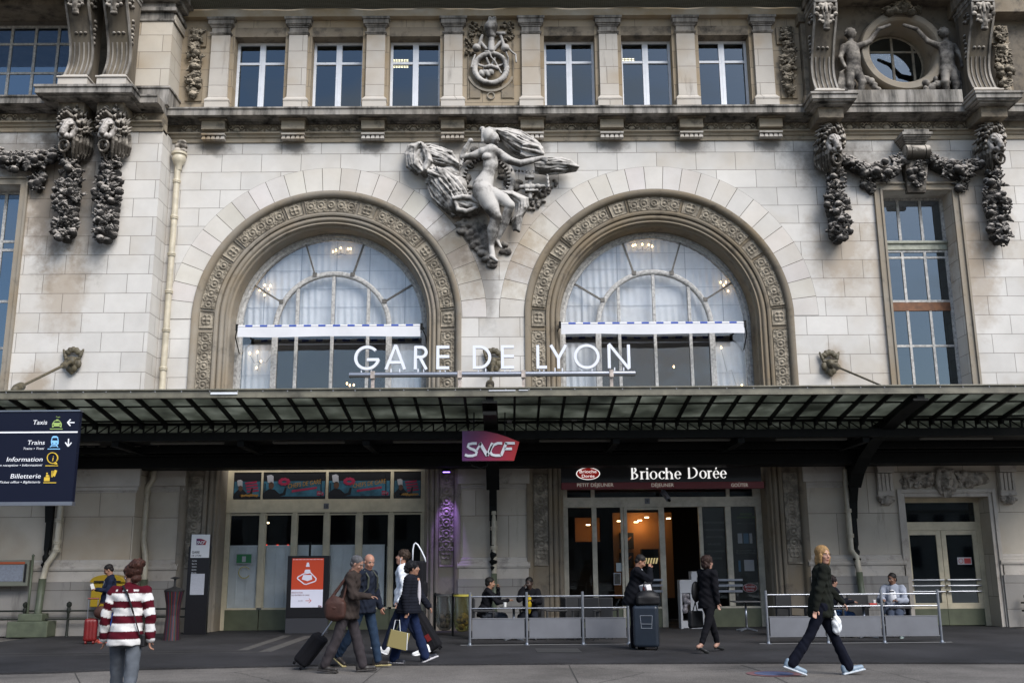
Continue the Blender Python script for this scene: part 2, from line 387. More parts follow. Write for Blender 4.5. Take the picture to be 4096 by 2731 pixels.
def glass(name, refl=.2, tint=(.55, .6, .62), rough=.02, wav=0, gc=(.80, .93, 1)):
    m = bpy.data.materials.new(name); m.use_nodes = True; t = m.node_tree; N = t.nodes; L = t.links; N.clear()
    o = N.new('ShaderNodeOutputMaterial'); tr = N.new('ShaderNodeBsdfTransparent'); tr.inputs[0].default_value = (*tint, 1)
    gl = N.new('ShaderNodeBsdfGlossy'); gl.inputs['Roughness'].default_value = rough; gl.inputs[0].default_value = (*gc, 1)
    lw = N.new('ShaderNodeLayerWeight'); lw.inputs[0].default_value = .35
    ad = N.new('ShaderNodeMath'); ad.operation = 'MULTIPLY_ADD'; ad.use_clamp = True; L.new(lw.outputs['Facing'], ad.inputs[0]); ad.inputs[1].default_value = .5; ad.inputs[2].default_value = refl
    mx = N.new('ShaderNodeMixShader'); L.new(ad.outputs[0], mx.inputs[0]); L.new(tr.outputs[0], mx.inputs[1]); L.new(gl.outputs[0], mx.inputs[2]); L.new(mx.outputs[0], o.inputs[0])
    if wav:
        tc = N.new('ShaderNodeTexCoord'); n = N.new('ShaderNodeTexNoise'); n.inputs['Scale'].default_value = 1.2; L.new(tc.outputs['Object'], n.inputs['Vector'])
        bp = N.new('ShaderNodeBump'); bp.inputs['Distance'].default_value = wav; L.new(n.outputs['Fac'], bp.inputs['Height']); L.new(bp.outputs[0], gl.inputs['Normal'])
    return m
# ------------------------------------------------------------------ materials of the place
SOOT = (.05, .043, .036); BR = (.24, .17, .10)
GSC = (.13, .115, .10)
M = {}
blC = [(-.4, 11.0, 2.3, 1.3, .5, BR), (-1.2, 10.6, .9, .8, .75, (.10, .085, .07)), (-.55, 9.4, .35, 1.4, .5, SOOT), (-2.2, 11.3, .9, .6, .45, BR),
       (9.4, 13.0, 1.3, .9, .75, GSC), (9.4, 10.4, .9, 1.6, .5, BR), (13.2, 11.2, 1.3, 1.8, .45, BR), (11.6, 12.8, 1.6, .8, .5, GSC),
       (9.05, 7.0, .35, .6, .6, BR), (13.3, 9.5, .6, 1.6, .5, BR), (10.5, 9.0, .3, 3.0, .35, BR)]
blC += [(-8.41 + 2.294 * k, 13.5, .55, .28, .7, SOOT) for k in range(8)]
blP = [(-12.7, 11.9, 1.3, 2.0, .6, BR), (-11.5, 11.6, .75, 2.3, .6, (.10, .085, .07)), (-12.55, 11.6, .65, 2.3, .6, (.10, .085, .07)), (-12.0, 8.9, .7, 1.3, .45, BR),
       (-14.2, 12.9, 1.6, .8, .6, GSC), (-12.6, 6.4, .5, .6, .55, BR), (-11.9, 13.2, 1.2, .6, .5, GSC)]
M['wall'] = stone('limestone_ashlar', ox=.37, tan_amt=.38, dirt_amt=.0, blotch=blC)
M['pier'] = stone('limestone_ashlar_pier', ox=.28, tan_amt=.30, dirt_amt=.0, blotch=blP)
M['vous'] = stone('limestone_voussoir', joints=False, tan_amt=.18, dirt_amt=0, attr=True, blotch=[(-.4, 10.5, 1.6, 1.6, .6, BR), (-1.6, 10.3, .8, .9, .6, GSC)])
M['tan'] = stone('weathered_moulding', base=(.195, .165, .125), tan=(.20, .15, .09), joints=False, tan_amt=.7, dirt_amt=.35, streak=False)
M['jamb'] = stone('weathered_jamb', base=(.25, .222, .182), tan=(.22, .165, .10), joints=False, tan_amt=.6, dirt_amt=.28, streak=False)
M['pil'] = stone('pilaster_stone', base=(.43, .40, .36), tan=(.28, .20, .11), bw=9, ox=3, tan_amt=.6, dirt_amt=.22)
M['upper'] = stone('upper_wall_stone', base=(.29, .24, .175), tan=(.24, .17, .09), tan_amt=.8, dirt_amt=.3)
M['ledge'] = stone('ledge_stone', base=(.30, .28, .255), tan=(.17, .14, .10), joints=False, tan_amt=.5, dirt_amt=.72, dirt=(.03, .028, .025))
M['frieze'] = stone('grimy_frieze', base=(.22, .185, .14), tan=(.13, .10, .065), joints=False, tan_amt=.6, dirt_amt=.6, streak=False)
M['friezel'] = stone('pale_frieze_block', base=(.30, .26, .20), tan=(.2, .15, .09), joints=False, tan_amt=.5, dirt_amt=.4, streak=False)
M['deep'] = stone('sooted_shaded_stone', base=(.15, .13, .105), tan=(.11, .085, .055), joints=False, tan_amt=.5, dirt_amt=.5, streak=False)  # recess shade is mixed into this base colour along with the soot
M['orn'] = carved('frieze_carving', light=(.42, .36, .28), dark=(.12, .105, .08), up=.3, amount=.40)
M['carve'] = carved('carved_band_stone', light=(.31, .27, .21), dark=(.14, .12, .092), up=.25, amount=.44, scale=5)
M['lion'] = carved('lion_stone', light=(.40, .36, .31), dark=(.045, .038, .03), up=.7, amount=.5, scale=3)
M['garl'] = carved('garland_stone', light=(.34, .31, .28), dark=(.022, .02, .018), up=1.0, amount=.57, scale=3.0)
M['garl2'] = carved('fruit_drop_stone', light=(.34, .29, .22), dark=(.06, .05, .035), up=.6, amount=.52, scale=5)
M['face'] = carved('lion_face_stone', light=(.44, .41, .38), dark=(.06, .05, .04), up=.55, amount=.43, scale=3)
M['cloud'] = carved('cloud_stone', light=(.27, .245, .215), dark=(.045, .04, .036), up=.4, amount=.46, scale=3)
M['statue'] = carved('statue_stone', light=(.42, .40, .375), dark=(.05, .045, .04), up=.55, amount=.40, scale=1.9)
M['drape'] = carved('drapery_stone', light=(.46, .435, .405), dark=(.055, .05, .043), up=.5, amount=.42, scale=2.2)
M['gwall'] = stone('ground_floor_stone', base=(.47, .42, .345), tan=(.33, .25, .16), bh=1.089, bw=1.75, ox=.9, oz=.02, tan_amt=.45, dirt_amt=.18)
M['gplinth'] = stone('plinth_stone', base=(.26, .245, .225), tan=(.2, .17, .13), bh=.66, bw=1.5, tan_amt=.3, dirt_amt=.38)
M['gmould'] = stone('base_moulding_stone', base=(.47, .43, .38), tan=(.22, .18, .13), joints=False, tan_amt=.4, dirt_amt=.3, streak=False)
M['gcarve'] = carved('ground_carving', light=(.36, .32, .27), dark=(.15, .13, .105), up=.3, amount=.40, scale=5)
M['cream'] = mat('cream_paint', (.56, .49, .34), .5, noise=.22, nscale=3, bump=.001)
M['creamd'] = mat('cream_paint_aged', (.46, .42, .33), .55, noise=.3, nscale=4)
M['green'] = mat('green_grey_paint', (.10, .11, .065), .45, noise=.25, nscale=3)
M['white'] = mat('white_window_paint', (.62, .64, .68), .35, noise=.1, nscale=5)
M['oldw'] = mat('flaking_white_paint', (.42, .41, .39), .55, noise=.55, nscale=14, bump=.003)
M['bronze'] = mat('dark_bronze_bar', (.12, .11, .095), .5, metal=.2, noise=.5, nscale=10)
M['rust'] = mat('rusty_panel', (.15, .062, .025), .7, noise=.6, nscale=5, bump=.004)
M['iron'] = mat('black_iron', (.005, .0055, .005), .65, spec=.2, noise=.3, nscale=6)
M['irong'] = mat('green_black_iron', (.018, .021, .016), .6, spec=.3, noise=.3, nscale=6)
M['fascia'] = mat('canopy_gutter_paint', (.145, .135, .10), .5, noise=.55, nscale=2.5, bump=.002)
M['steel'] = mat('brushed_steel', (.34, .355, .39), .32, metal=.85, noise=.1, nscale=4)
M['galv'] = mat('grey_panel_paint', (.13, .135, .15), .5, noise=.12, nscale=3)
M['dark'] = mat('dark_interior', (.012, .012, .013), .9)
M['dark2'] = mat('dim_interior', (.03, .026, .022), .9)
M['curt'] = mat('white_voile', (.70, .73, .765), .8, noise=.12, nscale=2.2)
M['curtp'] = mat('white_voile_hem', (.66, .62, .66), .8)
M['net'] = mat('green_netting', (.075, .075, .055), .9)
M['netl'] = mat('netting_cord', (.20, .195, .165), .9)
M['pipe'] = mat('cream_downpipe', (.47, .42, .32), .45, noise=.3, nscale=3)
M['pipeg'] = mat('green_downpipe_foot', (.095, .11, .07), .5, noise=.35, nscale=4)
M['gl_top'] = glass('office_glass', .075, (.25, .28, .3), .03)
M['gl_arch'] = glass('restaurant_glass', .05, (.95, .95, .95), .02, wav=.01, gc=(1, .97, .93))
M['gl_dark'] = glass('dark_glass', .075, (.3, .32, .34), .03)
M['gl_shop'] = glass('shop_glass', .02, (.93, .93, .92), .01)
M['lamp'] = mat('warm_bulb', (1, .8, .5), emit=(1, .66, .30), es=4.5)
M['lampw'] = mat('ceiling_light', (1, .95, .8), emit=(1, .82, .48), es=5.5)
M['tubeoff'] = mat('unlit_tube_lamp', (.13, .125, .105), .4)
# ------------------------------------------------------------------ ground
def sheet(name, x0, x1, y0, y1, z, m, n=1):
    o = MB().add([(x0, y0, z), (x1, y0, z), (x1, y1, z), (x0, y1, z)], [(0, 1, 2, 3)]).build(name, m); return tag(o, kind='structure')
def asphalt(name, col, sc, spk=.25, patch=.35, cracks=False):
    m = bpy.data.materials.new(name); m.use_nodes = True; t = m.node_tree; N = t.nodes; L = t.links; b = N['Principled BSDF']
    b.inputs['Roughness'].default_value = .78; b.inputs['Specular IOR Level'].default_value = .3
    tc = N.new('ShaderNodeTexCoord'); n1 = N.new('ShaderNodeTexNoise'); n1.inputs['Scale'].default_value = .5; n1.inputs['Detail'].default_value = 7; n1.inputs['Roughness'].default_value = .65
    n2 = N.new('ShaderNodeTexNoise'); n2.inputs['Scale'].default_value = sc; n2.inputs['Detail'].default_value = 3
    for n in (n1, n2): L.new(tc.outputs['Object'], n.inputs['Vector'])
    a = rp(N, L, n1.outputs['Fac'], [(.35, tuple(c * (1 - patch) for c in col)), (.65, tuple(c * (1 + patch) for c in col))])
    s = rp(N, L, n2.outputs['Fac'], [(.38, (1 - spk,) * 3), (.62, (1 + spk,) * 3)])
    q = N.new('ShaderNodeMix'); q.data_type = 'RGBA'; q.blend_type = 'MULTIPLY'; q.inputs[0].default_value = 1; L.new(a, q.inputs[6]); L.new(s, q.inputs[7]); out = q.outputs[2]
    if cracks:
        v = N.new('ShaderNodeTexVoronoi'); v.feature = 'DISTANCE_TO_EDGE'; v.inputs['Scale'].default_value = .16
        mp = N.new('ShaderNodeMapping'); mp.inputs['Location'].default_value = (3.1, .4, 0); L.new(tc.outputs['Object'], mp.inputs[0])
        ad = N.new('ShaderNodeVectorMath'); L.new(mp.outputs[0], ad.inputs[0]); sc_ = N.new('ShaderNodeVectorMath'); sc_.operation = 'SCALE'; sc_.inputs[3].default_value = .6; L.new(n1.outputs['Color'], sc_.inputs[0]); L.new(sc_.outputs[0], ad.inputs[1])
        L.new(ad.outputs[0], v.inputs['Vector']); cr = rp(N, L, v.outputs['Distance'], [(.0, (.35,) * 3), (.0028, (1,) * 3)])
        q2 = N.new('ShaderNodeMix'); q2.data_type = 'RGBA'; q2.blend_type = 'MULTIPLY'; q2.inputs[0].default_value = 1; L.new(out, q2.inputs[6]); L.new(cr, q2.inputs[7]); out = q2.outputs[2]
    for sc2, th, cc in ((3.3, .035, (.45,) * 3), (5.7, .03, (1.7,) * 3), (14, .06, (.6,) * 3)):
        v2 = N.new('ShaderNodeTexVoronoi'); v2.inputs['Scale'].default_value = sc2; L.new(tc.outputs['Object'], v2.inputs['Vector']); c2 = rp(N, L, v2.outputs['Distance'], [(th, cc), (th + .02, (1,) * 3)])
        q3 = N.new('ShaderNodeMix'); q3.data_type = 'RGBA'; q3.blend_type = 'MULTIPLY'; q3.inputs[0].default_value = 1; L.new(out, q3.inputs[6]); L.new(c2, q3.inputs[7]); out = q3.outputs[2]
    L.new(out, b.inputs['Base Color'])
    bp = N.new('ShaderNodeBump'); bp.inputs['Distance'].default_value = .006; L.new(n2.outputs['Fac'], bp.inputs['Height']); L.new(bp.outputs[0], b.inputs['Normal'])
    return m
M['asph'] = asphalt('dark_asphalt', (.022, .0215, .0235), 60, .35, .45)
M['conc'] = asphalt('old_pale_asphalt', (.115, .106, .097), 60, .42, .34, True)
M['paint'] = mat('worn_road_paint', (.07, .066, .062), .8, noise=.5, nscale=9)
sheet('ground', -900, 900, -900, 900, -.03, M['conc'])
# the pale forecourt in front, its edge wandering as in the photo
ke = [G(x, y) for x, y in ((-900, 2700), (0, 2689), (220, 2684), (400, 2676), (620, 2670), (1000, 2662), (1400, 2654), (1800, 2653), (2300, 2649), (3000, 2646), (4096, 2648), (5200, 2650))]
mb = MB(); n = len(ke); mb.add([(x, y, .0) for x, y in ke] + [(x, 2.6, .0) for x, y in ke] + [(x, y, -.028) for x, y in ke],
       [(i, i + 1, n + i + 1, n + i) for i in range(n - 1)] + [(i + 1, i, 2 * n + i, 2 * n + i + 1) for i in range(n - 1)])
tag(mb.build('pavement', M['asph']), kind='structure')
mb = MB()
def gl_line(mb, pts, w):
    P = [Vector((*G(*p), .004)) for p in pts]
    for a, b in zip(P[:-1], P[1:]):
        d = (b - a).normalized(); s = Vector((-d.y, d.x, 0)) * w / 2; mb.add([a - s, b - s, b + s, a + s], [(0, 1, 2, 3)])
gl_line(mb, [(-200, 2616), (600, 2606), (960, 2600)], .06); gl_line(mb, [(-200, 2626), (600, 2614), (1040, 2607)], .06)
gl_line(mb, [(968, 2600), (1150, 2540)], .22); gl_line(mb, [(1058, 2606), (1240, 2541)], .26)
tag(mb.build('road_marking', M['paint']), kind='structure')
mb = MB()
for l in ([(2276, 2651), (2296, 2690), (2322, 2740), (2360, 2820)], [(1530, 2660), (1480, 2698), (1436, 2735), (1360, 2820)], [(2962, 2650), (3060, 2680), (3180, 2735), (3330, 2820)], [(300, 2682), (330, 2740)]):
    P = [Vector((*G(*q), -.026)) for q in l]
    for a, b in zip(P[:-1], P[1:]): d = (b - a).normalized(); s = Vector((-d.y, d.x, 0)) * .009; mb.add([a - s, b - s, b + s, a + s], [(0, 1, 2, 3)])
tag(mb.build('ground_joint', mat('joint_tar', (.03, .028, .025), .9)), kind='structure')
# manhole-like painted disc at the right, partly under the blonde woman
dx, dy = G(3095, 2686)
def disc(mb, cx, cy, r, z, n=40): mb.add([(cx + r * math.cos(2 * PI * k / n), cy + r * math.sin(2 * PI * k / n), z) for k in range(n)], [tuple(range(n))])
m_rb = mat('faded_red_paint', (.16, .075, .08), .8, noise=.4, nscale=9); m_bl = mat('faded_blue_paint', (.07, .09, .17), .8, noise=.4, nscale=9)
mb = MB(); disc(mb, dx, dy, .42, .0 - .026 + .004); mb.mi = 1; disc(mb, dx, dy, .30, -.018); tag(mb.build('painted_ground_disc', [m_rb, m_bl]), 'faded round blue and red painted mark on the pale ground', 'ground marking')
mb = MB(); P = [G(*p) for p in ((2140, 2592), (2310, 2592), (2330, 2608), (2150, 2608))]; mb.add([(x, y, .004) for x, y in P], [(0, 1, 2, 3)])
tag(mb.build('manhole_cover', mat('manhole_iron', (.03, .03, .03), .6)), 'flat dark rectangular cover set in the asphalt before the steel barrier', 'manhole cover')
# ------------------------------------------------------------------ the station
B = empty('station_building', 'pale limestone station front with two great arches, carved lions and a reclining figure', 'building')
CX = (-5.01, 4.25); AZ = 8.385; CC = -.39; BAY = 2.302
XL = W(616, 1020, -.8)[0]; XR = 17.0; PY = -.8
TWx = (10.78, 12.78); TWz = 12.06       # tall window on the right
GDx = (10.62, 12.86); GDz = 3.36        # door below it
def wall_cols(mb, x0, x1, fn, y, brk):
    """front face in vertical strips; fn(x) -> list of (z0,z1) solid intervals"""
    xs = sorted(set([x0, x1] + [b for b in brk if x0 < b < x1]))
    for a, b in zip(xs[:-1], xs[1:]):
        e = 1e-5; A = fn(a + e); C_ = fn(b - e)
        for (p0, p1), (q0, q1) in zip(A, C_):
            mb.add([(a, y, p0), (b, y, q0), (b, y, q1), (a, y, p1)], [(0, 1, 2, 3)])
def cen(x):
    for c in CX:
        if abs(x - c) < 3.75: return [(AZ + math.sqrt(max(0, 3.75 ** 2 - (x - c) ** 2)), 13.66)]
    if TWx[0] < x < TWx[1]: return [(GDz, 4.3), (TWz, 13.66)]
    if GDx[0] < x < GDx[1]: return [(GDz, 4.3), (4.3, 13.66)]
    return [(0, 4.3), (4.3, 13.66)]
brk = [c + 3.75 * math.cos(R_(a)) for c in CX for a in np.linspace(0, 180, 61)] + [*TWx, *GDx]
up = MB(); lo = MB()
xs = sorted(set([XL - .6, XR] + [b for b in brk if XL < b < XR]))
for a, b in zip(xs[:-1], xs[1:]):
    A = cen(a + 1e-5); C_ = cen(b - 1e-5)
    for i, ((p0, p1), (q0, q1)) in enumerate(zip(A, C_)):
        (lo if p1 <= 4.31 else up).add([(a, 0, p0), (b, 0, q0), (b, 0, q1), (a, 0, p1)], [(0, 1, 2, 3)])
def join_reveal(mb, x0, x1, z0, z1, y0, y1):
    for x in (x0, x1): mb.add([(x, y0, z0), (x, y1, z0), (x, y1, z1), (x, y0, z1)], [(0, 1, 2, 3)])
    mb.add([(x0, y0, z1), (x1, y0, z1), (x1, y1, z1), (x0, y1, z1)], [(0, 1, 2, 3)])
join_reveal(up, *TWx, 4.3, TWz, 0, .7); join_reveal(lo, *GDx, 0, GDz, 0, .6)
up.add([(XR, 0, 0), (XR, 8, 0), (XR, 8, 18), (XR, 0, 18)], [(0, 1, 2, 3)]).add([(-17, 8, 0), (XR, 8, 0), (XR, 8, 18), (-17, 8, 18)], [(0, 1, 2, 3)])
up.build('wall', M['wall'], B); lo.build('ground_floor_wall', M['gwall'], B)
# left pier: front face with its tall window, plus the bright return
LWx = (-17.5, W(80, 800, PY)[0]); LWz = W(80, 740, PY)[1]
mb = MB()
mb.add([(LWx[1], PY, 4.3), (XL, PY, 4.3), (XL, PY, 13.7), (LWx[1], PY, 13.7)], [(0, 1, 2, 3)])
mb.add([(-18.5, PY, LWz), (LWx[1], PY, LWz), (LWx[1], PY, 13.7), (-18.5, PY, 13.7)], [(0, 1, 2, 3)])
mb.add([(XL, PY, 4.3), (XL, 0, 4.3), (XL, 0, 13.7), (XL, PY, 13.7)], [(0, 1, 2, 3)])
mb.add([(LWx[1], PY, 4.3), (LWx[1], PY + .6, 4.3), (LWx[1], PY + .6, LWz), (LWx[1], PY, LWz)], [(0, 1, 2, 3)]).add([(-18.5, PY, LWz), (LWx[1], PY, LWz), (LWx[1], PY + .6, LWz), (-18.5, PY + .6, LWz)], [(0, 1, 2, 3)])
mb.build('pier_wall', M['pier'], B)
mb = MB().box(-18.5, XL, PY, .6, 0, 4.3); mb.build('pier_foot', M['gwall'], B)
# voussoir rings: separate blocks, each with its own tone, on a mortar bed
for c in CX:
    mb = MB(); V = []; F = []; cols = []
    nv = 25
    sweep(mb, arch_path(c, AZ, None, 75), [(4.455, 0), (4.455, -.003), (3.76, -.003), (3.76, 0)]); ringm = mb.build('mortar_bed', mat('mortar', (.08, .07, .055), .9), B)
    mb = MB()
    for i in range(nv):
        a0 = 180 * i / nv; a1 = 180 * (i + 1) / nv; g = .008
        th = [R_(a0) + g / 4.1, R_(a1) - g / 4.1]; seg = 3; P = []
        ts = np.linspace(th[0], th[1], seg + 1)
        for t in ts: P.append((c + 4.448 * math.cos(t), AZ + 4.448 * math.sin(t)))
        for t in ts[::-1]: P.append((c + 3.77 * math.cos(t), AZ + 3.77 * math.sin(t)))
        b0 = len(mb.v); mb.prism(P[::-1], -.008, 0); tone = random.uniform(.9, 1.06); cols += [(tone, tone * random.uniform(.97, 1), tone * random.uniform(.93, 1))] * (len(mb.v) - b0)
    o = mb.build('arch_voussoirs', M['vous'], B); ringm.parent = o
    a = o.data.color_attributes.new('Col', 'FLOAT_COLOR', 'POINT'); a.data.foreach_set('color', np.c_[np.array(cols), np.ones(len(cols))].astype(np.float32).ravel())
    # archivolt: outer fillet, recessed carved band, roll mouldings, deep soffit
    mb = MB(); P = arch_path(c, AZ, 0, 72)
    sweep(mb, P, [(3.75, 0), (3.75, -.05), (3.70, -.065), (3.60, -.02), (3.58, .05)])
    sweep(mb, P, [(3.58, .05), (3.56, .10), (3.17, .13), (3.15, .09), (3.10, .09)])
    sweep(mb, P, [(3.10, .09), (3.06, .11), (3.05, .20)])
    roll = [(3.05, .20)] + [(2.98 - .055 * math.cos(t), .20 - .06 * math.sin(t)) for t in np.linspace(PI, 0, 7)][::-1][::-1] + [(2.92, .26), (2.90, .26)] + [(2.86 - .04 * math.cos(t), .26 - .045 * math.sin(t)) for t in np.linspace(PI, 0, 5)] + [(2.80, .34), (2.78, .36), (2.76, .36)]
    sweep(mb, P, [(3.05, .20), (3.03, .16), (2.98, .14), (2.93, .16), (2.91, .22), (2.89, .22), (2.875, .185), (2.845, .18), (2.82, .22), (2.81, .30), (2.77, .32), (2.76, .36)])
    sweep(mb, P, [(2.76, .36), (2.74, .55), (2.74, .95), (2.70, .95)])
    av = mb.build('archivolt', M['jamb'] if c < 0 else M['tan'], B, smooth=True, smooth_angle=50)
    # carved band as a real relief
    def band_h(u, v, u0, L_, kind):
        """relief height for along-coordinate u (m) in a panel from u0 of length L_, v 0..1 across"""
        x = u - u0; vv = (v - .5) * .40; h = np.zeros_like(x + v)
        def ring(cx, cy, r, w_, a_): 
            d = np.hypot(x - cx, vv - cy); return a_ * np.exp(-((d - r) / w_) ** 2)
        def dome(cx, cy, r, a_):
            d = np.hypot(x - cx, vv - cy); return a_ * np.clip(1 - (d / r) ** 2, 0, 1) ** .6
        if kind == 'ros':
            cx = L_ / 2
            for q in range(4): h = np.maximum(h, ring(cx + .085 * math.cos(PI / 4 + q * PI / 2), .085 * math.sin(PI / 4 + q * PI / 2), .06, .014, 1)); h = np.maximum(h, dome(cx + .12 * math.cos(q * PI / 2), .12 * math.sin(q * PI / 2), .035, .8))
            h = np.maximum(h, dome(cx, 0, .035, 1.1))
        else:
            nn = max(1, round(L_ / .29)); st = L_ / nn
            for q in range(nn):
                cx = (q + .5) * st
                if kind == 'top' and q == nn // 2: h = np.maximum(h, ring(cx, 0, .085, .02, 1.1)); h = np.maximum(h, dome(cx, 0, .04, 1)); continue
                h = np.maximum(h, dome(cx, 0, .055, 1.2)); h = np.maximum(h, ring(cx, 0, .10, .018, .9))
                for s1 in (-1, 1):
                    h = np.maximum(h, ring(cx + st * .38, s1 * .125, .04, .012, .9)); h = np.maximum(h, ring(cx - st * .30, s1 * .135, .028, .011, .8)); h = np.maximum(h, dome(cx + st * .38, s1 * .125, .014, .8))
        return h
    Rm = 3.365; ext = AZ - 4.35
    panels = []     # (u centre in metres along the band from the crown, length, kind)
    for q in range(-5, 6):
        a_ = 36 * q
        if abs(a_) <= 85: panels.append((R_(a_) * Rm, R_(25) * Rm, 'top' if q == 0 else 'long'))
        if q < 5 and abs(a_ + 18) < 100: panels.append((R_(a_ + 18) * Rm, .48, 'ros'))
    for s1 in (-1, 1):
        u0 = R_(90) * Rm + .32; panels.append((s1 * (u0 + .85), 1.6, 'long')); panels.append((s1 * (u0 + 2.0), .48, 'ros')); panels.append((s1 * (u0 + 3.1), 1.6, 'long'))
        for zt, L_ in ((3.05, 2.0), (1.95 + .0, .48)): panels.append((s1 * (R_(90) * Rm + AZ - zt), L_ if L_ > 1 else .62, 'ros' if L_ < 1 else 'long'))
    mb_v = []; mb_q = []; base = 0
    for (uc, L_, kind) in panels:
        nu = int(L_ / .016); nvv = 26; u = np.linspace(uc - L_ / 2, uc + L_ / 2, nu)[:, None]; v = np.linspace(0, 1, nvv)[None, :]
        h = band_h(u, v, uc - L_ / 2, L_, kind); edge = (np.minimum(u - (uc - L_ / 2), (uc + L_ / 2) - u) < .015) | (v < .04) | (v > .96)
        h = np.where(edge, .9, h) ; r = 3.56 - v * .39 + 0 * u; yb = .115 + (v - .5) * .03
        Y = yb - .012 - .04 * h
        th = PI / 2 - u / Rm; uu = u + 0 * v
        ju = np.abs(uu) - PI / 2 * Rm
        X = np.where(ju > 0, c + np.sign(uu) * r, c + r * np.cos(th)); Z = np.where(ju > 0, AZ - ju, AZ + r * np.sin(th))
        idx = np.arange(nu * nvv).reshape(nu, nvv) + base
        mb_q.append(np.stack([idx[:-1, :-1], idx[1:, :-1], idx[1:, 1:], idx[:-1, 1:]], -1).reshape(-1, 4)); mb_v.append(np.stack([X, Y + 0 * X, Z], -1).reshape(-1, 3)); base += nu * nvv
    np_mesh('carved_band', np.concatenate(mb_v), np.concatenate(mb_q), M['carve'], av)
# ------------------------------------------------------------------ entablature
def entab(name, x0, x1, y0, dz=0, mx0=0, mx1=0, orn=True, mods=()):
    """ledge, soffit, carved frieze and lower mouldings along x; y0 = wall plane"""
    prof = [(y0 + .3, 13.62 + dz), (y0 - .05, 13.62 + dz), (y0 - .05, 13.74 + dz), (y0 - .10, 13.76 + dz), (y0 - .13, 13.83 + dz), (y0 - .20, 13.84 + dz), (y0 - .20, 13.885 + dz), (y0 - .06, 13.90 + dz), (y0 + .3, 13.90 + dz)]
    a = MB().exx(prof, x0, x1, mx0, mx1).build('lower_moulding', M['friezel'], B)
    MB().exx([(y0 + .3, 13.90 + dz), (y0 - .045, 13.90 + dz), (y0 - .045, 14.17 + dz), (y0 + .3, 14.17 + dz)], x0, x1, mx0, mx1).build('frieze', M['frieze'], a)
    led = [(y0 + .4, 14.172 + dz), (y0 - .10, 14.172 + dz), (y0 - .12, 14.20 + dz), (y0 - .22, 14.20 + dz), (y0 - .25, 14.235 + dz), (y0 - .58, 14.235 + dz), (y0 - .60, 14.20 + dz), (y0 - .64, 14.20 + dz), (y0 - .64, 14.36 + dz), (y0 - .68, 14.385 + dz), (y0 - .68, 14.43 + dz), (y0 + .4, 14.47 + dz)]
    l = MB().exx(led, x0, x1, mx0, mx1).build('cornice_ledge', M['ledge'], B)
    return a, l
LX0 = XL; RB = 9.35                      # right end of the plain centre run
fz, lg = entab('centre', XL - .3, XR, 0)
fz2, lg2 = entab('pier', -18.5, XL, PY)
# modillion blocks with guttae
modx = [-8.41 + 2.294 * k for k in range(8)]
for x in modx:
    mb = MB(); mb.box(x - .335, x + .335, -.34, .1, 13.905, 14.165)
    mb.mi = 1; mb.box(x - .40, x + .40, -.42, .1, 14.168, 14.232)
    o = mb.build('modillion', [M['friezel'], M['frieze']], B, bevel=.006)
    mb = MB().box(x - .335, x + .335, -.30, .0, 13.755, 13.80)
    for k in range(5):
        xx = x - .27 + k * .135; mb.add([(xx - .035, -.24, 13.752), (xx + .035, -.24, 13.752), (xx + .035, -.1, 13.752), (xx - .035, -.1, 13.752), (xx - .062, -.28, 13.63), (xx + .062, -.28, 13.63), (xx + .062, -.1, 13.63), (xx - .062, -.1, 13.63)],
                                         [(0, 1, 2, 3), (7, 6, 5, 4), (0, 4, 5, 1), (1, 5, 6, 2), (2, 6, 7, 3), (3, 7, 4, 0)])
    mb.build('guttae', M['pil'], o)
# shells between the blocks, one relief per bay
def shell_unit(cx, y0, z0, s=1.0):
    v = SDF(); k = .008
    v.ell((cx, y0, z0 + .085), (.095 * s, .045, .075), k)
    for sg in (-1, 1):
        for r, a0 in ((.05, 0),):
            cxx = cx + sg * .155 * s
            pts = [(cxx + sg * .05 * math.cos(t) * s, y0 - .01, z0 + .17 + .05 * math.sin(t)) for t in np.linspace(0, 5.2, 9)]; v.chain(pts, .014, k)
        v.chain([(cx + sg * .09 * s, y0, z0 + .19), (cx + sg * .03, y0, z0 + .23), (cx, y0, z0 + .205)], .014, k)
        v.chain([(cx + sg * .11 * s, y0, z0 + .03), (cx + sg * .19 * s, y0, z0 + .06), (cx + sg * .235 * s, y0, z0 + .11)], .016, k)
        v.ell((cx + sg * .22 * s, y0, z0 + .045), (.035, .025, .03), k)
    return v
v_, q_, c_ = shell_unit(0, 0, 0).mesh('s', .013, None, ret=True)
me_cache = None
def orn_run(xs, y0, parent, dz=0):
    global me_cache
    V = np.concatenate([v_ + np.array((x, y0 - .05, 13.91 + dz)) for x in xs]); Q = np.concatenate([q_ + len(v_) * i for i in range(len(xs))])
    np_mesh('frieze_ornament', V, Q, M['orn'], parent)
for i in range(-1, 8):
    a = modx[i] + .335 if i >= 0 else XL + .05; b_ = modx[i + 1] - .335 if i < 7 else modx[7] + 1.2
    nn = 3 if 0 <= i < 7 else 1 if i < 0 else 2
    orn_run([a + (b_ - a) * (k + .5) / nn for k in range(nn)], 0, fz)
orn_run([10.0 + .54 * k for k in range(7)], 0, fz); orn_run([-15.6 + .54 * k for k in range(5)], PY, fz2); orn_run([-10.9, -10.35], PY, fz2)
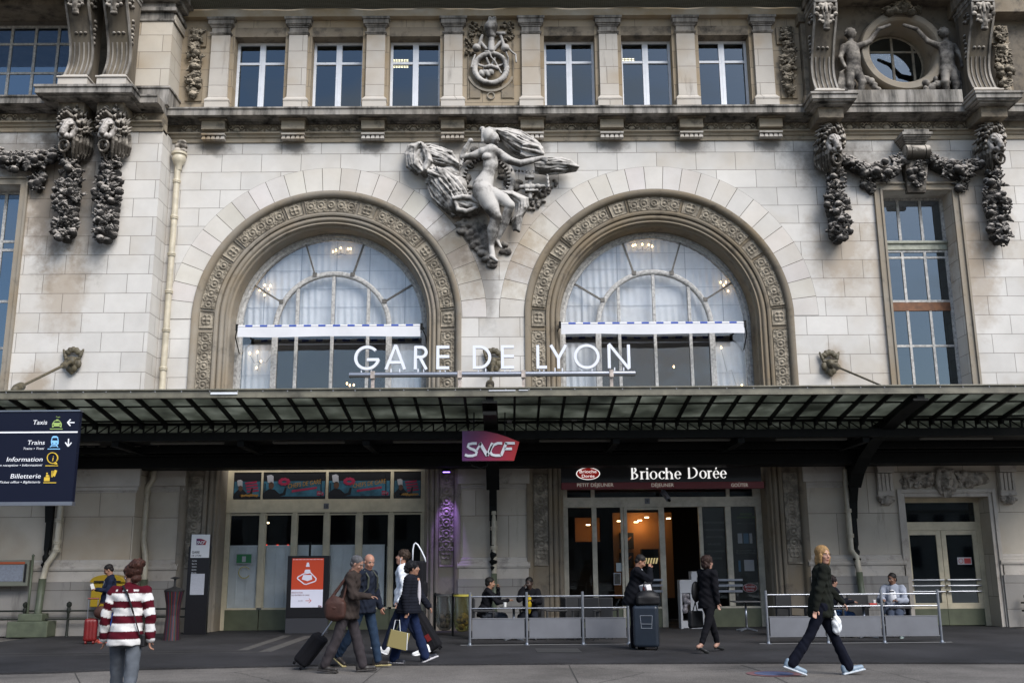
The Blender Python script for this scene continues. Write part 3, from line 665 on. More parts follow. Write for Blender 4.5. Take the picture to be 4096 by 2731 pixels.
# ------------------------------------------------------------------ top storey
UX0 = XL + .0
mb = MB()
for i in range(9):                                   # wall strips, lintels and solid bays
    pass
pc = [CC + BAY * (k - 3.5) for k in range(8)]; pw = .275
ub = MB(); ub.box(XL - .5, pc[0] - pw + .02, .10, .6, 14.4, 17.62)
ub.box(pc[3], pc[4], .10, .6, 14.4, 17.62); ub.box(pc[7], 9.7, .10, .6, 14.4, 17.62)
wins = []
for i in (0, 1, 2, 4, 5, 6):
    a = pc[i] + pw; b_ = pc[i + 1] - pw
    ub.box(a - .05, a + .12, .10, .6, 14.4, 17.62); ub.box(b_ - .12, b_ + .05, .10, .6, 14.4, 17.62)
    ub.box(a + .12, b_ - .12, .10, .6, 17.36, 17.62); ub.box(a + .12, b_ - .12, -.1, .6, 14.4, 14.52)
    wins.append((a + .12, b_ - .12))
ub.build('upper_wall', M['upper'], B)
for x in pc:
    mb = MB(); mb.box(x - .35, x + .35, -.06, .2, 14.42, 14.93); mb.box(x - .36, x + .36, -.07, .2, 14.932, 14.985)
    mb.add([(x - .35, -.05, 14.987), (x + .35, -.05, 14.987), (x + .35, .2, 14.987), (x - .35, .2, 14.987), (x - pw, 0, 15.08), (x + pw, 0, 15.08), (x + pw, .2, 15.08), (x - pw, .2, 15.08)], [(0, 3, 2, 1), (4, 5, 6, 7), (0, 1, 5, 4), (1, 2, 6, 5), (2, 3, 7, 6), (3, 0, 4, 7)])
    mb.box(x - pw, x + pw, 0, .2, 15.082, 17.07)
    cap = mb.build('pilaster', M['pil'], B, bevel=.006)
    mb = MB()
    for z0, z1, e in ((17.07, 17.10, .03), (17.102, 17.14, .05), (17.142, 17.30, .0), (17.302, 17.34, .03), (17.342, 17.38, .06), (17.38, 17.52, .10), (17.522, 17.60, .14)): mb.box(x - pw - e, x + pw + e, -e - .004, .2, z0, z1)
    mb.build('capital', M['ledge'], cap, bevel=.012)
mb = MB().box(XL - .3, 9.7, -.12, .5, 17.602, 17.86); mb.build('drip_stained_band', stone('drip_stained_stone', base=(.30, .235, .15), tan=(.42, .39, .34), joints=False, tan_amt=.8, dirt_amt=.1), B)
# windows of the top storey
def top_window(x0, x1, z0=14.50, z1=17.06, y=.46):
    o = MB(); f = .075; xm = (x0 + x1) / 2; zt = 16.34
    o.box(x0, x0 + f, y, y + .09, z0, z1); o.box(x1 - f, x1, y, y + .09, z0, z1); o.box(x0 + f, x1 - f, y, y + .09, z1 - f, z1); o.box(x0 + f, x1 - f, y, y + .09, z0, z0 + .06)
    o.box(xm - .085, xm + .085, y - .004, y + .09, z0 + .06, z1 - f)
    o.box(x0 + f, xm - .085, y + .005, y + .08, zt, zt + .075); o.box(xm + .085, x1 - f, y + .005, y + .08, zt, zt + .075)
    o.box(xm - .01, xm + .01, y - .01, y, z0 + .06, z1 - f)
    w_ = o.build('window', M['white'], B, bevel=.008)
    for (a, b_) in ((x0 + f, xm - .085), (xm + .085, x1 - f)):
        for (c_, d_) in ((z0 + .06, zt), (zt + .075, z1 - f)):
            t1, t2 = random.uniform(-.004, .004), random.uniform(-.006, .006)
            MB().add([(a, y + .05, c_), (b_, y + .05 + t1, c_), (b_, y + .05 + t1 + t2, d_), (a, y + .05 + t2, d_)], [(0, 1, 2, 3)]).build('pane', M['gl_top'], w_)
    MB().box(x0 + .3, x1, y + 1.0, y + 1.02, z0, z1).box(x0 - .6, x1 + .6, y + .12, y + 2.4, z1 + .08, z1 + .12)
    MB().tube([(x0 - .04, .2, z0 + .22), (x1 + .04, .2, z0 + .22)], .018, 8).build('window_bar', M['galv'], w_)
    mb = MB().box(x0, x1, .10, y + .1, 17.06, 17.36); mb.build('lintel_box', M['frieze'], w_)
    return w_
tw = [top_window(a, b_) for a, b_ in wins]
# one dim room behind the office windows, its lit ceiling panels showing here and there
rm = MB(); rm.box(XL + .3, 9.6, 3.4, 3.5, 14.3, 17.5).box(XL + .3, 9.6, .62, 3.4, 17.40, 17.46).box(XL + .3, 9.6, .62, 3.4, 14.3, 14.36); rm.build('office_interior', M['dark2'], B)
def louvre(px0, px1, py0, py1, rows, colns, y=1.3):
    mb = MB(); z_ = 17.38
    for r in range(rows):
        for c in range(colns):
            x0 = px0 + (px1 - px0) * c / colns; x1 = px0 + (px1 - px0) * (c + .72) / colns; ya = py0 + (py1 - py0) * r / rows; yb = ya + (py1 - py0) * .45 / rows
            P = []
            for (x, yy) in ((x0, yb), (x1, yb), (x1, ya), (x0, ya)):   # hit the ceiling plane z_
                d = CR @ Vector(((x - 2048) / 3982, -(yy - 1365.5) / 3982, -1)); t = (z_ - CH) / d.z; P.append((t * d.x, -CD + t * d.y, z_))
            mb.add(P, [(0, 1, 2, 3)])
    o = mb.build('louvred_ceiling_light', M['lampw'], None); return tag(o, parent=B)
louvre(1572, 1636, 239, 275, 7, 6); louvre(2488, 2540, 235, 263, 4, 4); louvre(2908, 2980, 345, 372, 4, 7)
# netting over the main cornice
def net_h(x, s): return .02 * math.sin(x * 2.1) + .012 * math.sin(x * 5.3 + 1)
nx = 160; V = []
for i in range(nx + 1):
    x = XL - .1 + (9.75 - XL) * i / nx
    for (y, z) in ((-.135, 17.84), (-.20, 17.88), (-.5, 17.97), (-.9, 18.10), (-1.3, 18.28), (-1.6, 18.9)): V.append((x, y, z + net_h(x, 0)))
grid_obj('bird_netting', np.array(V), nx + 1, 6, M['net'], None)
nb = bpy.data.objects['bird_netting']; tag(nb, 'dark green bird netting stretched under the top cornice over the office windows', 'netting')
mb = MB()
for j in range(26):
    t = j / 25; y = -.15 - 1.15 * t; z = 17.85 + .40 * t ** 1.2
    mb.tube([(XL - .1 + (9.75 - XL) * i / 60, y - .004, z - .012 + net_h(XL - .1 + (9.75 - XL) * i / 60, 0) + random.uniform(-.004, .004)) for i in range(61)], .0042 if j else .012, 4, False)
for i in range(330):
    x = XL + .05 * i * 1.18; 
    if x > 9.7: break
    mb.bar((x, -.15, 17.84 + net_h(x, 0)), (x + random.uniform(-.02, .02), -1.3, 18.235 + net_h(x, 0)), .0045)
mb.build('netting_mesh', M['netl'], nb)
MB().box(XL - .2, 9.8, -.14, .5, 17.862, 19.0).build('cornice_core', M['frieze'], B)

# the far side of the square, behind the viewer: only its reflections and the sky it hides matter here
OB = empty('opposite_building', 'row of stone apartment houses on the far side of the square, behind the viewer', 'building')
obm = stone('far_house_stone', base=(.20, .18, .155), tan=(.15, .12, .08), joints=False, tan_amt=.4, dirt_amt=.3); xx = -150; rr = random.Random(12)
while xx < 150:
    w_ = rr.uniform(16, 26); h = rr.uniform(9, 13); mb = MB().box(xx, xx + w_ - .05, -92, -78, 0, h).box(xx - .1, xx + w_, -92.5, -77.6, h - 3.6, h - 3.2); mb.build('house_wall', obm, OB)
    mb = MB().add([(xx, -77.9, h), (xx + w_ - .05, -77.9, h), (xx + w_ - .05, -80.5, h + 3.4), (xx, -80.5, h + 3.4)], [(0, 1, 2, 3)]).add([(xx, -92, h), (xx + w_ - .05, -92, h), (xx + w_ - .05, -80.5, h + 3.4), (xx, -80.5, h + 3.4)], [(0, 1, 2, 3)]); mb.build('zinc_roof', M['galv'], OB)
    mb = MB(); k = int(w_ / 2.6)
    for i in range(k):
        for j in range(3): x = xx + (i + .5) * w_ / k; z = 1.2 + j * 3.3; mb.box(x - .55, x + .55, -77.99, -77.9, z, z + 2.1)
    mb.build('house_windows', M['dark'], OB); xx += w_
# ------------------------------------------------------------------ arch windows
ZT = W(1320, 1322, .9)[1]                 # transom behind the awning
def ring_pts(c, r, n=48, a0=0, a1=180): return [(c + r * math.cos(R_(a0 + (a1 - a0) * k / n)), AZ + r * math.sin(R_(a0 + (a1 - a0) * k / n))) for k in range(n + 1)]
ZB = 4.62
for wi, c in enumerate(CX):
    GY = .93
    fr = MB(); P = arch_path(c, AZ, ZB, 56)
    sweep(fr, P, [(2.74, GY - .10), (2.66, GY - .12), (2.63, GY - .05), (2.58, GY - .04), (2.56, GY + .05)])
    wf = fr.build('window', M['oldw'], B, smooth=True, smooth_angle=40)
    zc = AZ - .08
    fr = MB(); sweep(fr, arch_path(c, zc, ZT, 40), [(1.70, GY + .03), (1.70, GY - .07), (1.66, GY - .09), (1.60, GY - .09), (1.56, GY - .07), (1.56, GY + .03)])
    for x in (-1.63, 1.63): fr.box(c + x - .08, c + x + .08, GY - .08, GY + .03, ZB, ZT)
    fr.box(c - 2.57, c + 2.57, GY - .06, GY + .03, ZT - .05, ZT + .05)
    for x in (-1.02, 0, 1.02):
        zt = zc + math.sqrt(1.56 ** 2 - x * x); fr.box(c + x - .045, c + x + .045, GY - .06, GY + .03, ZB, ZT - .052); fr.box(c + x - .045, c + x + .045, GY - .06, GY + .03, ZT + .052, zt)
    fr.build('window_frame', M['oldw'], wf, bevel=.01)
    fr = MB()
    for a in (28, 71, 109, 152):
        t = R_(a); fr.bar((c + 1.69 * math.cos(t), GY - .03, zc + 1.69 * math.sin(t)), (c + 2.58 * math.cos(t), GY - .03, AZ + 2.58 * math.sin(t)), .045, .06, up=(0, 1, 0))
        for rr in (1.68,): fr.box(c + rr * math.cos(t) - .06, c + rr * math.cos(t) + .06, GY - .11, GY - .02, zc + rr * math.sin(t) - .06, zc + rr * math.sin(t) + .06)
    fr.build('glazing_bar', M['bronze'], wf)
    g = MB(); pts = [(c - 2.6, ZB)] + ring_pts(c, 2.6)[::-1] + [(c + 2.6, ZB)]; g.prism(pts[::-1], GY, GY + .008); g.build('pane', M['gl_arch'], wf)
    # pleated voile behind the glass: all of the upper half, and the side lights below
    def voile(x0, x1, z0, z1f, y, amp=.025, m=M['curt'], per=.19):
        nx_ = max(8, int((x1 - x0) / .02)); nz = 14; V = []
        for i in range(nx_ + 1):
            x = x0 + (x1 - x0) * i / nx_; zt = z1f(x)
            for j in range(nz + 1):
                t = j / nz; z = z0 + (zt - z0) * t
                f = math.sin(2 * PI * x / per + .8 * math.sin(x * 2.3)) * amp * (.5 + .5 * (1 - t)) + .012 * math.sin(x * 31 + z * 1.3)
                V.append((x, y + f, z))
        return grid_obj('curtain', np.array(V), nx_ + 1, nz + 1, m, wf)
    top = lambda x: AZ + math.sqrt(max(.01, 2.62 ** 2 - (x - c) ** 2))
    xb = [c - 2.6, c - 1.55, c, c + 1.55, c + 2.6]
    for a, b_ in zip(xb[:-1], xb[1:]): voile(a, b_, ZT + .02, top, GY + .24, .011)
    voile(c - 2.6, c - 1.62, ZB, lambda x: ZT - .35, GY + .26, .02); voile(c + 1.62, c + 2.6, ZB, lambda x: ZT - .35, GY + .26, .02)
    mb = MB()
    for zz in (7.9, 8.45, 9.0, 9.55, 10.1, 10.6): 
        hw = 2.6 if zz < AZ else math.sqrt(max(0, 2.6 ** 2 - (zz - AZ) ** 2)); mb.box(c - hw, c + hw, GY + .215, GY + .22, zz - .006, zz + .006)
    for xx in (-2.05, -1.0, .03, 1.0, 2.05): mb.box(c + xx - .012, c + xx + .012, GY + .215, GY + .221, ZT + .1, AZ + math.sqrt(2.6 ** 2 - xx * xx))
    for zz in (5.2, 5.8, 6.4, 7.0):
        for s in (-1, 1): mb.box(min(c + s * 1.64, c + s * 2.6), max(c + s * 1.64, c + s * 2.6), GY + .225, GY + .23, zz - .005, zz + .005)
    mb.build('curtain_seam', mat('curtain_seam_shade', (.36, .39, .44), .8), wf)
# bulbs of the restaurant chandeliers seen in front of the voile
def chand(pts, label, y=1.02):
    o = empty('chandelier', label, 'chandelier', 'restaurant chandeliers behind the arch glass'); zs = []; xs_ = []
    for (px, py) in pts:
        x, z = W(px, py, y); mb = MB(); mb.lathe((x, y, z), [(.001, -.034), (.018, -.024), (.026, 0), (.018, .026), (.001, .04)], 10); mb.build('bulb', M['lamp'], o, smooth=True); xs_.append(x); zs.append(z)
    cx_, cz_ = sum(xs_) / len(xs_), sum(zs) / len(zs) - .06
    mb = MB()
    for x, z in zip(xs_, zs): mb.tube([(cx_, y + .02, cz_ - .05), ((cx_ + x) / 2, y + .01, min(cz_, z) - .10), (x, y, z - .045)], .006, 5)
    mb.build('arm', M['bronze'], o)
c0 = lambda l: [(1024 + x / 2.296, 683 + y / 2.296) for x, y in l]; c1 = lambda l: [(2048 + x / 2.296, 683 + y / 2.296) for x, y in l]
d0 = lambda l: [(1024 + x / 2.296, 1366 + y / 2.296) for x, y in l]; d1 = lambda l: [(2048 + x / 2.296, 1366 + y / 2.296) for x, y in l]
chand(c0([(708, 743), (735, 732), (778, 711), (845, 720), (868, 718)]), 'cluster of warm bulbs at the crown of the left arch window')
chand(c0([(35, 1097), (80, 1052), (132, 1057), (113, 1088), (78, 1140)]), 'cluster of warm bulbs high on the left side of the left arch window')
chand(d0([(12, 96), (152, 100), (45, 180), (3, 240), (-56, 108)]), 'cluster of warm bulbs in the lower left light of the left arch window')
chand(d0([(835, 385), (862, 402), (898, 398)]), 'small cluster of bulbs low behind the G of the station name')
chand(c1([(1110, 687), (1132, 682), (1196, 677), (1255, 681), (1287, 695)]), 'cluster of warm bulbs at the crown of the right arch window')
chand(c1([(1917, 1025), (1965, 1025), (1945, 1052), (1985, 1105)]), 'cluster of warm bulbs high on the right side of the right arch window')
chand([(1486 / 2.296 + 2048, 1366 + 231 / 2.296)], 'single warm bulb in the lower middle of the right arch window')
chand([(1921 / 2.296 + 2048, 1366 + 55 / 2.296), (2111 / 2.296 + 2048, 1366 + 400 / 2.296)], 'pair of bulbs in the lower right light of the right arch window')
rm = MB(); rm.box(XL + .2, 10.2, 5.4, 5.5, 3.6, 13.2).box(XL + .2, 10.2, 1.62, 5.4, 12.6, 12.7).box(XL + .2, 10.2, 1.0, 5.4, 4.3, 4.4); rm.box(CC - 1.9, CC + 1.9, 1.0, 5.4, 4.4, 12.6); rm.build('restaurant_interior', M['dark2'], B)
# ------------------------------------------------------------------ awnings across the arches
m_bl2 = mat('awning_blue', (.02, .06, .32), .6); m_wh = mat('awning_white', (.60, .60, .62), .7, noise=.05, nscale=3)
for wi, (x0p, y0p, x1p, y1p, lab) in enumerate(((953, 1306, 1682, 1303, 'rolled white awning with blue striped edge across the left arch'), (2244, 1295, 2975, 1290, 'rolled white awning with blue striped edge across the right arch'))):
    Y = .05; xa, za = W(x0p, y0p, Y); xb_, zb_ = W(x1p, y1p, Y)
    o = empty('awning', lab, 'awning', 'awnings across the arch windows', loc=(0, 0, 0))
    n = 25; mb = MB(); 
    for k in range(n):
        a = xa + (xb_ - xa) * k / n; b_ = xa + (xb_ - xa) * (k + 1) / n; mb.mi = k % 2
        mb.tube([(a, Y, za), (b_, Y, za)], .038, 10, False)
    mb.build('striped_roll', [m_wh, m_bl2], o, smooth=True)
    nx_ = 60; V = []
    for i in range(nx_ + 1):
        x = xa + (xb_ - xa) * i / nx_
        for j in range(4):
            t = j / 3; V.append((x, Y - .03 - .01 * math.sin(x * 3.1) * t, za - .02 - .285 * t - .012 * math.sin(x * 1.7 + wi) * t))
    grid_obj('valance', np.array(V), nx_ + 1, 4, m_wh, o)
    mb = MB()
    for x in (xa - .03, xb_ + .03):
        mb.box(x - .03, x + .03, Y - .05, Y + .06, za - .12, za + .06); mb.tube([(x, Y, za - .05), (x + (.1 if x > xa + 1 else -.1), .3, za - .25), (x + (.12 if x > xa + 1 else -.12), .85, za - .6)], .016, 6)
        mb.tube([(x, Y + .05, za), (x, .92, za + .1)], .02, 6)
    mb.build('folding_arm', M['iron'], o)
# ------------------------------------------------------------------ pavilion parts: left tower block, recesses, right wing
mb = MB().box(-10.72, XL + .04, PY, .3, 14.4, 17.05); mb.box(-10.72, -9.55, -.75, .3, 17.05, 17.3)
mb.build('tower_block', stone('tower_stone', base=(.44, .40, .34), tan=(.30, .22, .13), bw=1.3, bh=.53, oz=.3, ox=.4, tan_amt=.55, dirt_amt=.12), B)
mb = MB()
for z0, z1, e in ((14.42, 14.92, .05), (14.922, 14.99, .09), (17.05, 17.12, .04), (17.122, 17.34, .0), (17.342, 17.46, .10), (17.462, 17.62, .05), (17.622, 17.78, .2), (17.782, 18.2, .34)):
    mb.box(-10.72 - .02, XL + .04 + e, PY - e, .3, z0, z1)
mb.build('tower_moulding', M['ledge'], B, bevel=.015)
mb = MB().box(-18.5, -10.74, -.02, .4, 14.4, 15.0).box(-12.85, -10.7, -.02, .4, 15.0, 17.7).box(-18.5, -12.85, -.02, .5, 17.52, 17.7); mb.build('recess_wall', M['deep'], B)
mb = MB().box(-18.5, -10.74, -2.6, .4, 17.7, 18.6).box(-18.5, -10.74, -.9, .3, 17.55, 17.699); mb.build('overhanging_cornice', M['frieze'], B)
def muntin_window(name, x0, x1, z0, z1, y, vs, hs, bw, m, mp, lab=None, rust=()):
    o = MB().box(x0 - .02, x0 + bw, y, y + .07, z0, z1).box(x1 - bw, x1 + .02, y, y + .07, z0, z1).box(x0 + bw, x1 - bw, y, y + .07, z1 - bw, z1).box(x0 + bw, x1 - bw, y, y + .07, z0, z0 + bw).build('window', m, B, label=lab)
    mb = MB()
    for v in vs: mb.box(v - bw * .5, v + bw * .5, y + .004, y + .066, z0 + bw, z1 - bw)
    for h in hs: mb.box(x0 + bw, x1 - bw, y + .010, y + .06, h - bw * .45, h + bw * .45)
    mb.build('window_frame', m, o); MB().box(x0, x1, y + .035, y + .04, z0, z1).build('pane', mp, o)
    for (a, b_) in rust: MB().box(x0 + bw, x1 - bw, y - .004, y + .02, a, b_).build('rusty_panel', M['rust'], o)
    return o
lwz = [W(100, q, .2)[1] for q in (177, 293)]
muntin_window('w', -17.6, -12.87, 15.0, 17.52, .2, [W(42, 200, .2)[0], W(138, 200, .2)[0], W(230, 200, .2)[0], W(-50, 200, .2)[0], W(-145, 200, .2)[0]], lwz, .075, M['oldw'], M['gl_dark'])
# console units: projecting ledge, scroll console above, lion below
def console(xc, y0, zb=14.72, zt=17.72, w=.31):
    """scrolled bracket; y0 = wall plane it stands against"""
    mb = MB(); mb.box(xc - w - .09, xc + w + .09, y0 - .86, y0, zb - .32, zb + .02); mb.box(xc - w - .12, xc + w + .12, y0 - .90, y0, zb + .022, zb + .07)
    mb.add([(xc - w - .10, y0 - .86, zb + .07), (xc + w + .10, y0 - .86, zb + .07), (xc + w + .10, y0, zb + .07), (xc - w - .10, y0, zb + .07), (xc - w, y0 - .70, zb + .20), (xc + w, y0 - .70, zb + .20), (xc + w, y0, zb + .20), (xc - w, y0, zb + .20)], [(0, 3, 2, 1), (4, 5, 6, 7), (0, 1, 5, 4), (1, 2, 6, 5), (2, 3, 7, 6), (3, 0, 4, 7)])
    base = mb.build('console', M['pil'], B, bevel=.01)
    ts = np.linspace(0, 1, 24); fy = [-(.64 - .22 * math.sin(PI * min(1, t / .55)) * (1 if t < .55 else 0) + (.0 if t < .55 else .46 * math.sin(PI / 2 * (t - .55) / .45) ** 1.3)) for t in ts]
    H = zt - (zb + .2) - .35; pr = [(y0 + f, zb + .2 + H * t) for t, f in zip(ts, fy)]
    mb = MB(); mb.exx(pr + [(y0, zb + .2 + H), (y0, zb + .2)], xc - w, xc + w)
    sc = mb.build('scroll', M['lion'] if False else stone('console_stone%d' % (int(xc) + 20), base=(.14, .12, .095), tan=(.10, .08, .05), joints=False, tan_amt=.6, dirt_amt=.5), base, smooth=True, smooth_angle=40)
    mb = MB()
    for s in (-1, 1): mb.exx([(a - .05, b_) for a, b_ in pr] + [(a, b_) for a, b_ in pr[::-1]], xc + s * w - .03, xc + s * w + .03)
    for q in (-1, 0, 1, 2):
        xx = xc - .195 + (q + 1) * .13; seg = [(a - .03, b_) for a, b_ in pr[:11]]; mb.exx(seg + [(a + .02, b_) for a, b_ in pr[:11][::-1]], xx - .018, xx + .018)
    mb.build('scroll_edge', M['ledge'], base)
    v = SDF()
    for q in (-1, 0, 1): a, b_ = pr[12]; v.ell((xc + q * .13, a - .01, b_ + .02), .05, .01)
    a, b_ = pr[-1]; zz = zb + .2 + H
    yf = a - .02
    v.chain([(xc, yf, zz - .02), (xc, yf - .04, zz - .35), (xc, yf + .05, zz - .72)], [.05, .05, .09], .02); v.ell((xc, yf + .06, zz - .80), (.10, .08, .07), .02)
    for s in (-1, 1):
        for (dx, dz, r) in ((.13, -.10, .085), (.24, -.20, .075), (.27, -.36, .07), (.15, -.45, .075), (.10, -.6, .06), (.19, -.56, .05)):
            v.ell((xc + s * dx, yf - .02 + abs(dz) * .08, zz + dz), (r, .05, r * 1.15), .012, rot=rotm('y', s * 25))
            v.ell((xc + s * (dx + .03), yf - .07 + abs(dz) * .08, zz + dz - .04), (.03, .02, .04), .01, sub=True)
        v.chain([(xc + s * .06, yf - .02, zz - .05), (xc + s * .12, yf - .05, zz - .25), (xc + s * .05, yf, zz - .55)], .03, .015)
    # side rosettes of the volute
    for s in (-1, 1):
        for t in range(7): aa = t * .9; v.ell((xc + s * (w + .01), y0 - .75 + .16 * math.cos(aa) * (1 - t * .1), zz - .35 + .2 * math.sin(aa) * (1 - t * .1)), .06, .02)
        for t in range(6): v.ell((xc + s * (w + .01), y0 - .5 + .04 * (t % 2), zz - .75 - t * .13), (.05, .07, .07), .015)
    v.mesh('acanthus', .016, M['lion'], base)
    mb = MB()
    for z0, e in ((zz, .02), (zz + .12, .05), (zz + .2, .01), (zz + .33, .08)): mb.box(xc - w - e, xc + w + e, yf - .03 - e, y0, z0 + .001, z0 + (.12 if e == .02 else .08 if e == .05 else .13 if e == .01 else .5))
    mb.build('console_cap', M['ledge'], base, bevel=.012)
    # projecting ledge block and the frieze block above the lion
    mb = MB()
    return base
def ledge_block(x0, x1, y0, depth, dz=0):
    mb = MB(); yf = y0 - depth
    for z0, z1, e in ((14.16, 14.20, -.16), (14.202, 14.24, -.05), (14.242, 14.37, 0), (14.372, 14.44, .04)): mb.box(x0 - e, x1 + e, yf - e, y0 - .0, z0 + dz, z1 + dz)
    o = mb.build('ledge_block', M['ledge'], B, bevel=.012)
    MB().box(x0 + .28, x1 - .28, yf + .38, y0, 13.85 + dz, 14.158 + dz).build('lion_block', M['frieze'], o); return o
for xc in (-11.85, -10.79): console(xc, -1.0)
console(9.22, .0); console(13.76, .0)
mb = MB(); 
mb.box(-12.75, -10.12, -2.05, PY, 14.20, 14.36).box(-12.78, -10.09, -2.09, PY, 14.362, 14.44).box(-12.6, -10.25, -1.9, PY, 14.16, 14.198)
mb.build('ledge_block', M['ledge'], B, bevel=.012)
for xc in (-11.95, -10.88): MB().box(xc - .36, xc + .36, PY - .75, PY, 13.85, 14.158).build('lion_block', M['frieze'], B)
ledge_block(8.52, 9.78, 0, 1.42); ledge_block(13.1, 14.4, 0, 1.42)
MB().box(9.80, 13.08, -.72, .2, 14.45, 14.85).build('oculus_sill', M['ledge'], B, bevel=.015)
# lion masks
def lion():
    v = SDF(); rr = random.Random(3)
    v.ell((0, -.08, .08), (.27, .32, .27), .04)
    for s in (-1, 1):
        v.ell((s * .10, -.32, .18), (.125, .09, .10), .05); v.ell((s * .095, -.61, -.16), (.105, .12, .095), .012); v.cap((s * .20, -.28, -.03), (s * .17, -.48, -.17), .10, .08, .03)
        v.ell((s * .235, -.22, -.02), (.10, .12, .12), .03); v.cap((s * .045, -.45, .115), (s * .20, -.38, .16), .045, .035, .008)
        v.ell((s * .335, -.10, .22), (.085, .05, .12), .01, rot=rotm('y', s * 40)); v.ell((s * .335, -.17, .21), (.04, .03, .08), .006, rot=rotm('y', s * 40), sub=True)
    v.cap((0, -.38, .12), (0, -.66, -.05), .12, .11, .02); v.ell((0, -.745, -.07), (.09, .04, .05), .006); v.box((0, -.45, .28), (.008, .2, .14), .002, .01, sub=True)
    for s in (-1, 1): v.ell((s * .155, -.46, .055), (.052, .07, .03), .006, sub=True); v.ell((s * .15, -.395, .05), .026, .004); v.ell((s * .035, -.80, -.12), (.02, .05, .02), .004, sub=True)
    v.ell((0, -.56, -.31), (.15, .22, .065), .01, sub=True); v.cap((0, -.2, -.40), (0, -.48, -.42), .11, .075, .02)
    Fc = v.mesh('f', .0155, None, ret=True); v = SDF(); v.ell((0, .16, .04), (.42, .30, .48), .03)
    for lay, (r0, r1, n, yy) in enumerate(((.29, .45, 13, -.12), (.38, .57, 16, .02), (.42, .64, 18, .15))):
        for k in range(n):
            a = R_(-35 + 250 * k / (n - 1)); j = rr.uniform(-.3, .3); sz = 1.05 + rr.uniform(-.08, .08)
            p0 = (r0 * math.cos(a), yy - .05, .06 + r0 * sz * math.sin(a)); pm = ((r0 + r1) / 2 * math.cos(a + .1 + j), yy - .16, .08 + (r0 + r1) / 2 * sz * math.sin(a + .1 + j)); p1 = (r1 * math.cos(a + .25 + j), yy - .02, .06 + r1 * sz * math.sin(a + .25 + j))
            v.chain([p0, pm, p1], [.062, .052, .012], .006)
    A = v.mesh('h', .0155, None, ret=True); th = R_(24); c, s_ = math.cos(th), math.sin(th); V = A[0]; V = np.stack([V[:, 0], V[:, 1] * c - V[:, 2] * s_, V[:, 1] * s_ + V[:, 2] * c], 1)
    v = SDF()
    for s in (-1, 1):
        for k in range(6):
            x0 = s * (.16 + .06 * k); v.chain([(x0, -.30 + .12 * k, -.05), (x0 + s * .05, -.30 + .12 * k, -.40), (x0 + s * .0, -.16 + .10 * k, -.72 + .03 * k), (x0 - s * .06, -.06 + .07 * k, -.95 + .05 * k)], [.07, .062, .05, .012], .006)
    v.ell((0, .1, -.3), (.34, .25, .5), .03)
    v.chain([(.0 + .165 * math.cos(t), -.46, -.66 + .165 * math.sin(t)) for t in np.linspace(0, 2 * PI, 17)], .036, .01)
    Bq = v.mesh('b', .0155, None, ret=True); U = Fc[0]; U = np.stack([U[:, 0], U[:, 1] * c - U[:, 2] * s_, U[:, 1] * s_ + U[:, 2] * c], 1); return join_np([(V, A[1], A[2]), Bq]), (U, Fc[1])
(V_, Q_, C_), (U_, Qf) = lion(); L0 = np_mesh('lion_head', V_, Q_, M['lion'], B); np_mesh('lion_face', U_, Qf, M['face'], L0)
lp = [(-11.95, PY - .50, 13.45), (-10.88, PY - .50, 13.45), (9.26, -.48, 13.28), (13.83, -.48, 13.28)]
lab = ['lion mask biting a ring, left of the pair on the left pier', 'lion mask biting a ring at the corner edge of the left pier', 'lion mask between the right arch and the tall window', 'lion mask at the right edge of the facade']
for i, p in enumerate(lp):
    o = L0 if i == 0 else L0.copy()
    if i: COL.objects.link(o); o.parent = B; f_ = L0.children[0].copy(); COL.objects.link(f_); f_.parent = o
    o.location = p; o['label'] = lab[i]; s = 1.02 if i < 2 else .95; o.scale = (s * .78, s, s)
# hanging fruit and swags
def fruit(path, widths, depth, seed, dens=1.0, up=None):
    v = SDF(); v.dd = lambda X, Y, Z: .007 * np.sin(X * 61 + 2 * np.sin(Z * 23)) * np.sin(Z * 67 + 2 * np.sin(X * 29)) + .004 * np.sin(X * 130 + Z * 110)
    rr = random.Random(seed); P = [np.array(p, float) for p in path]
    seg = [np.linalg.norm(P[i + 1] - P[i]) for i in range(len(P) - 1)]; T = sum(seg)
    def at(t):
        d = t * T
        for i, s in enumerate(seg):
            if d <= s or i == len(seg) - 1: f = d / s; return P[i] + (P[i + 1] - P[i]) * f, (P[i + 1] - P[i]) / s, widths[i] + (widths[i + 1] - widths[i]) * f
            d -= s
    for i in range(14): p, d, w_ = at((i + .5) / 14); v.ell(p + np.array((0, depth * .3, 0)), (max(.05, w_ * .75), depth * .6, max(.09, w_ * .5)), .03)
    n = int(T / .026 * dens)
    for i in range(n):
        p, d, w_ = at(rr.random()); pn = np.array((d[2], 0, -d[0])); u = rr.uniform(-1, 1); yo = -depth * math.sqrt(max(0, 1 - u * u)) * rr.uniform(.55, 1)
        q = p + pn * u * w_ * .92 + np.array((0, yo, 0)); k = rr.random()
        if k < .30: v.ell(q, rr.uniform(.05, .125), .006)
        elif k < .45:
            for _ in range(7): v.ell(q + np.array((rr.uniform(-.08, .08), rr.uniform(-.05, .02), rr.uniform(-.08, .08))), .030, .004)
        else:
            a = rr.uniform(0, 360); M_ = rotm('y', a) @ rotm('x', rr.uniform(-35, 35)); L_ = rr.uniform(.09, .16); v.ell(q, (.045, .022, L_), .004, rot=M_)
            v.ell(q + np.array((.05, -.01, .01)), (.035, .022, L_ * .8), .004, rot=rotm('y', a + 40)); v.ell(q + np.array((-.04, -.02, .02)), (.035, .022, L_ * .7), .004, rot=rotm('y', a - 40))
    return v
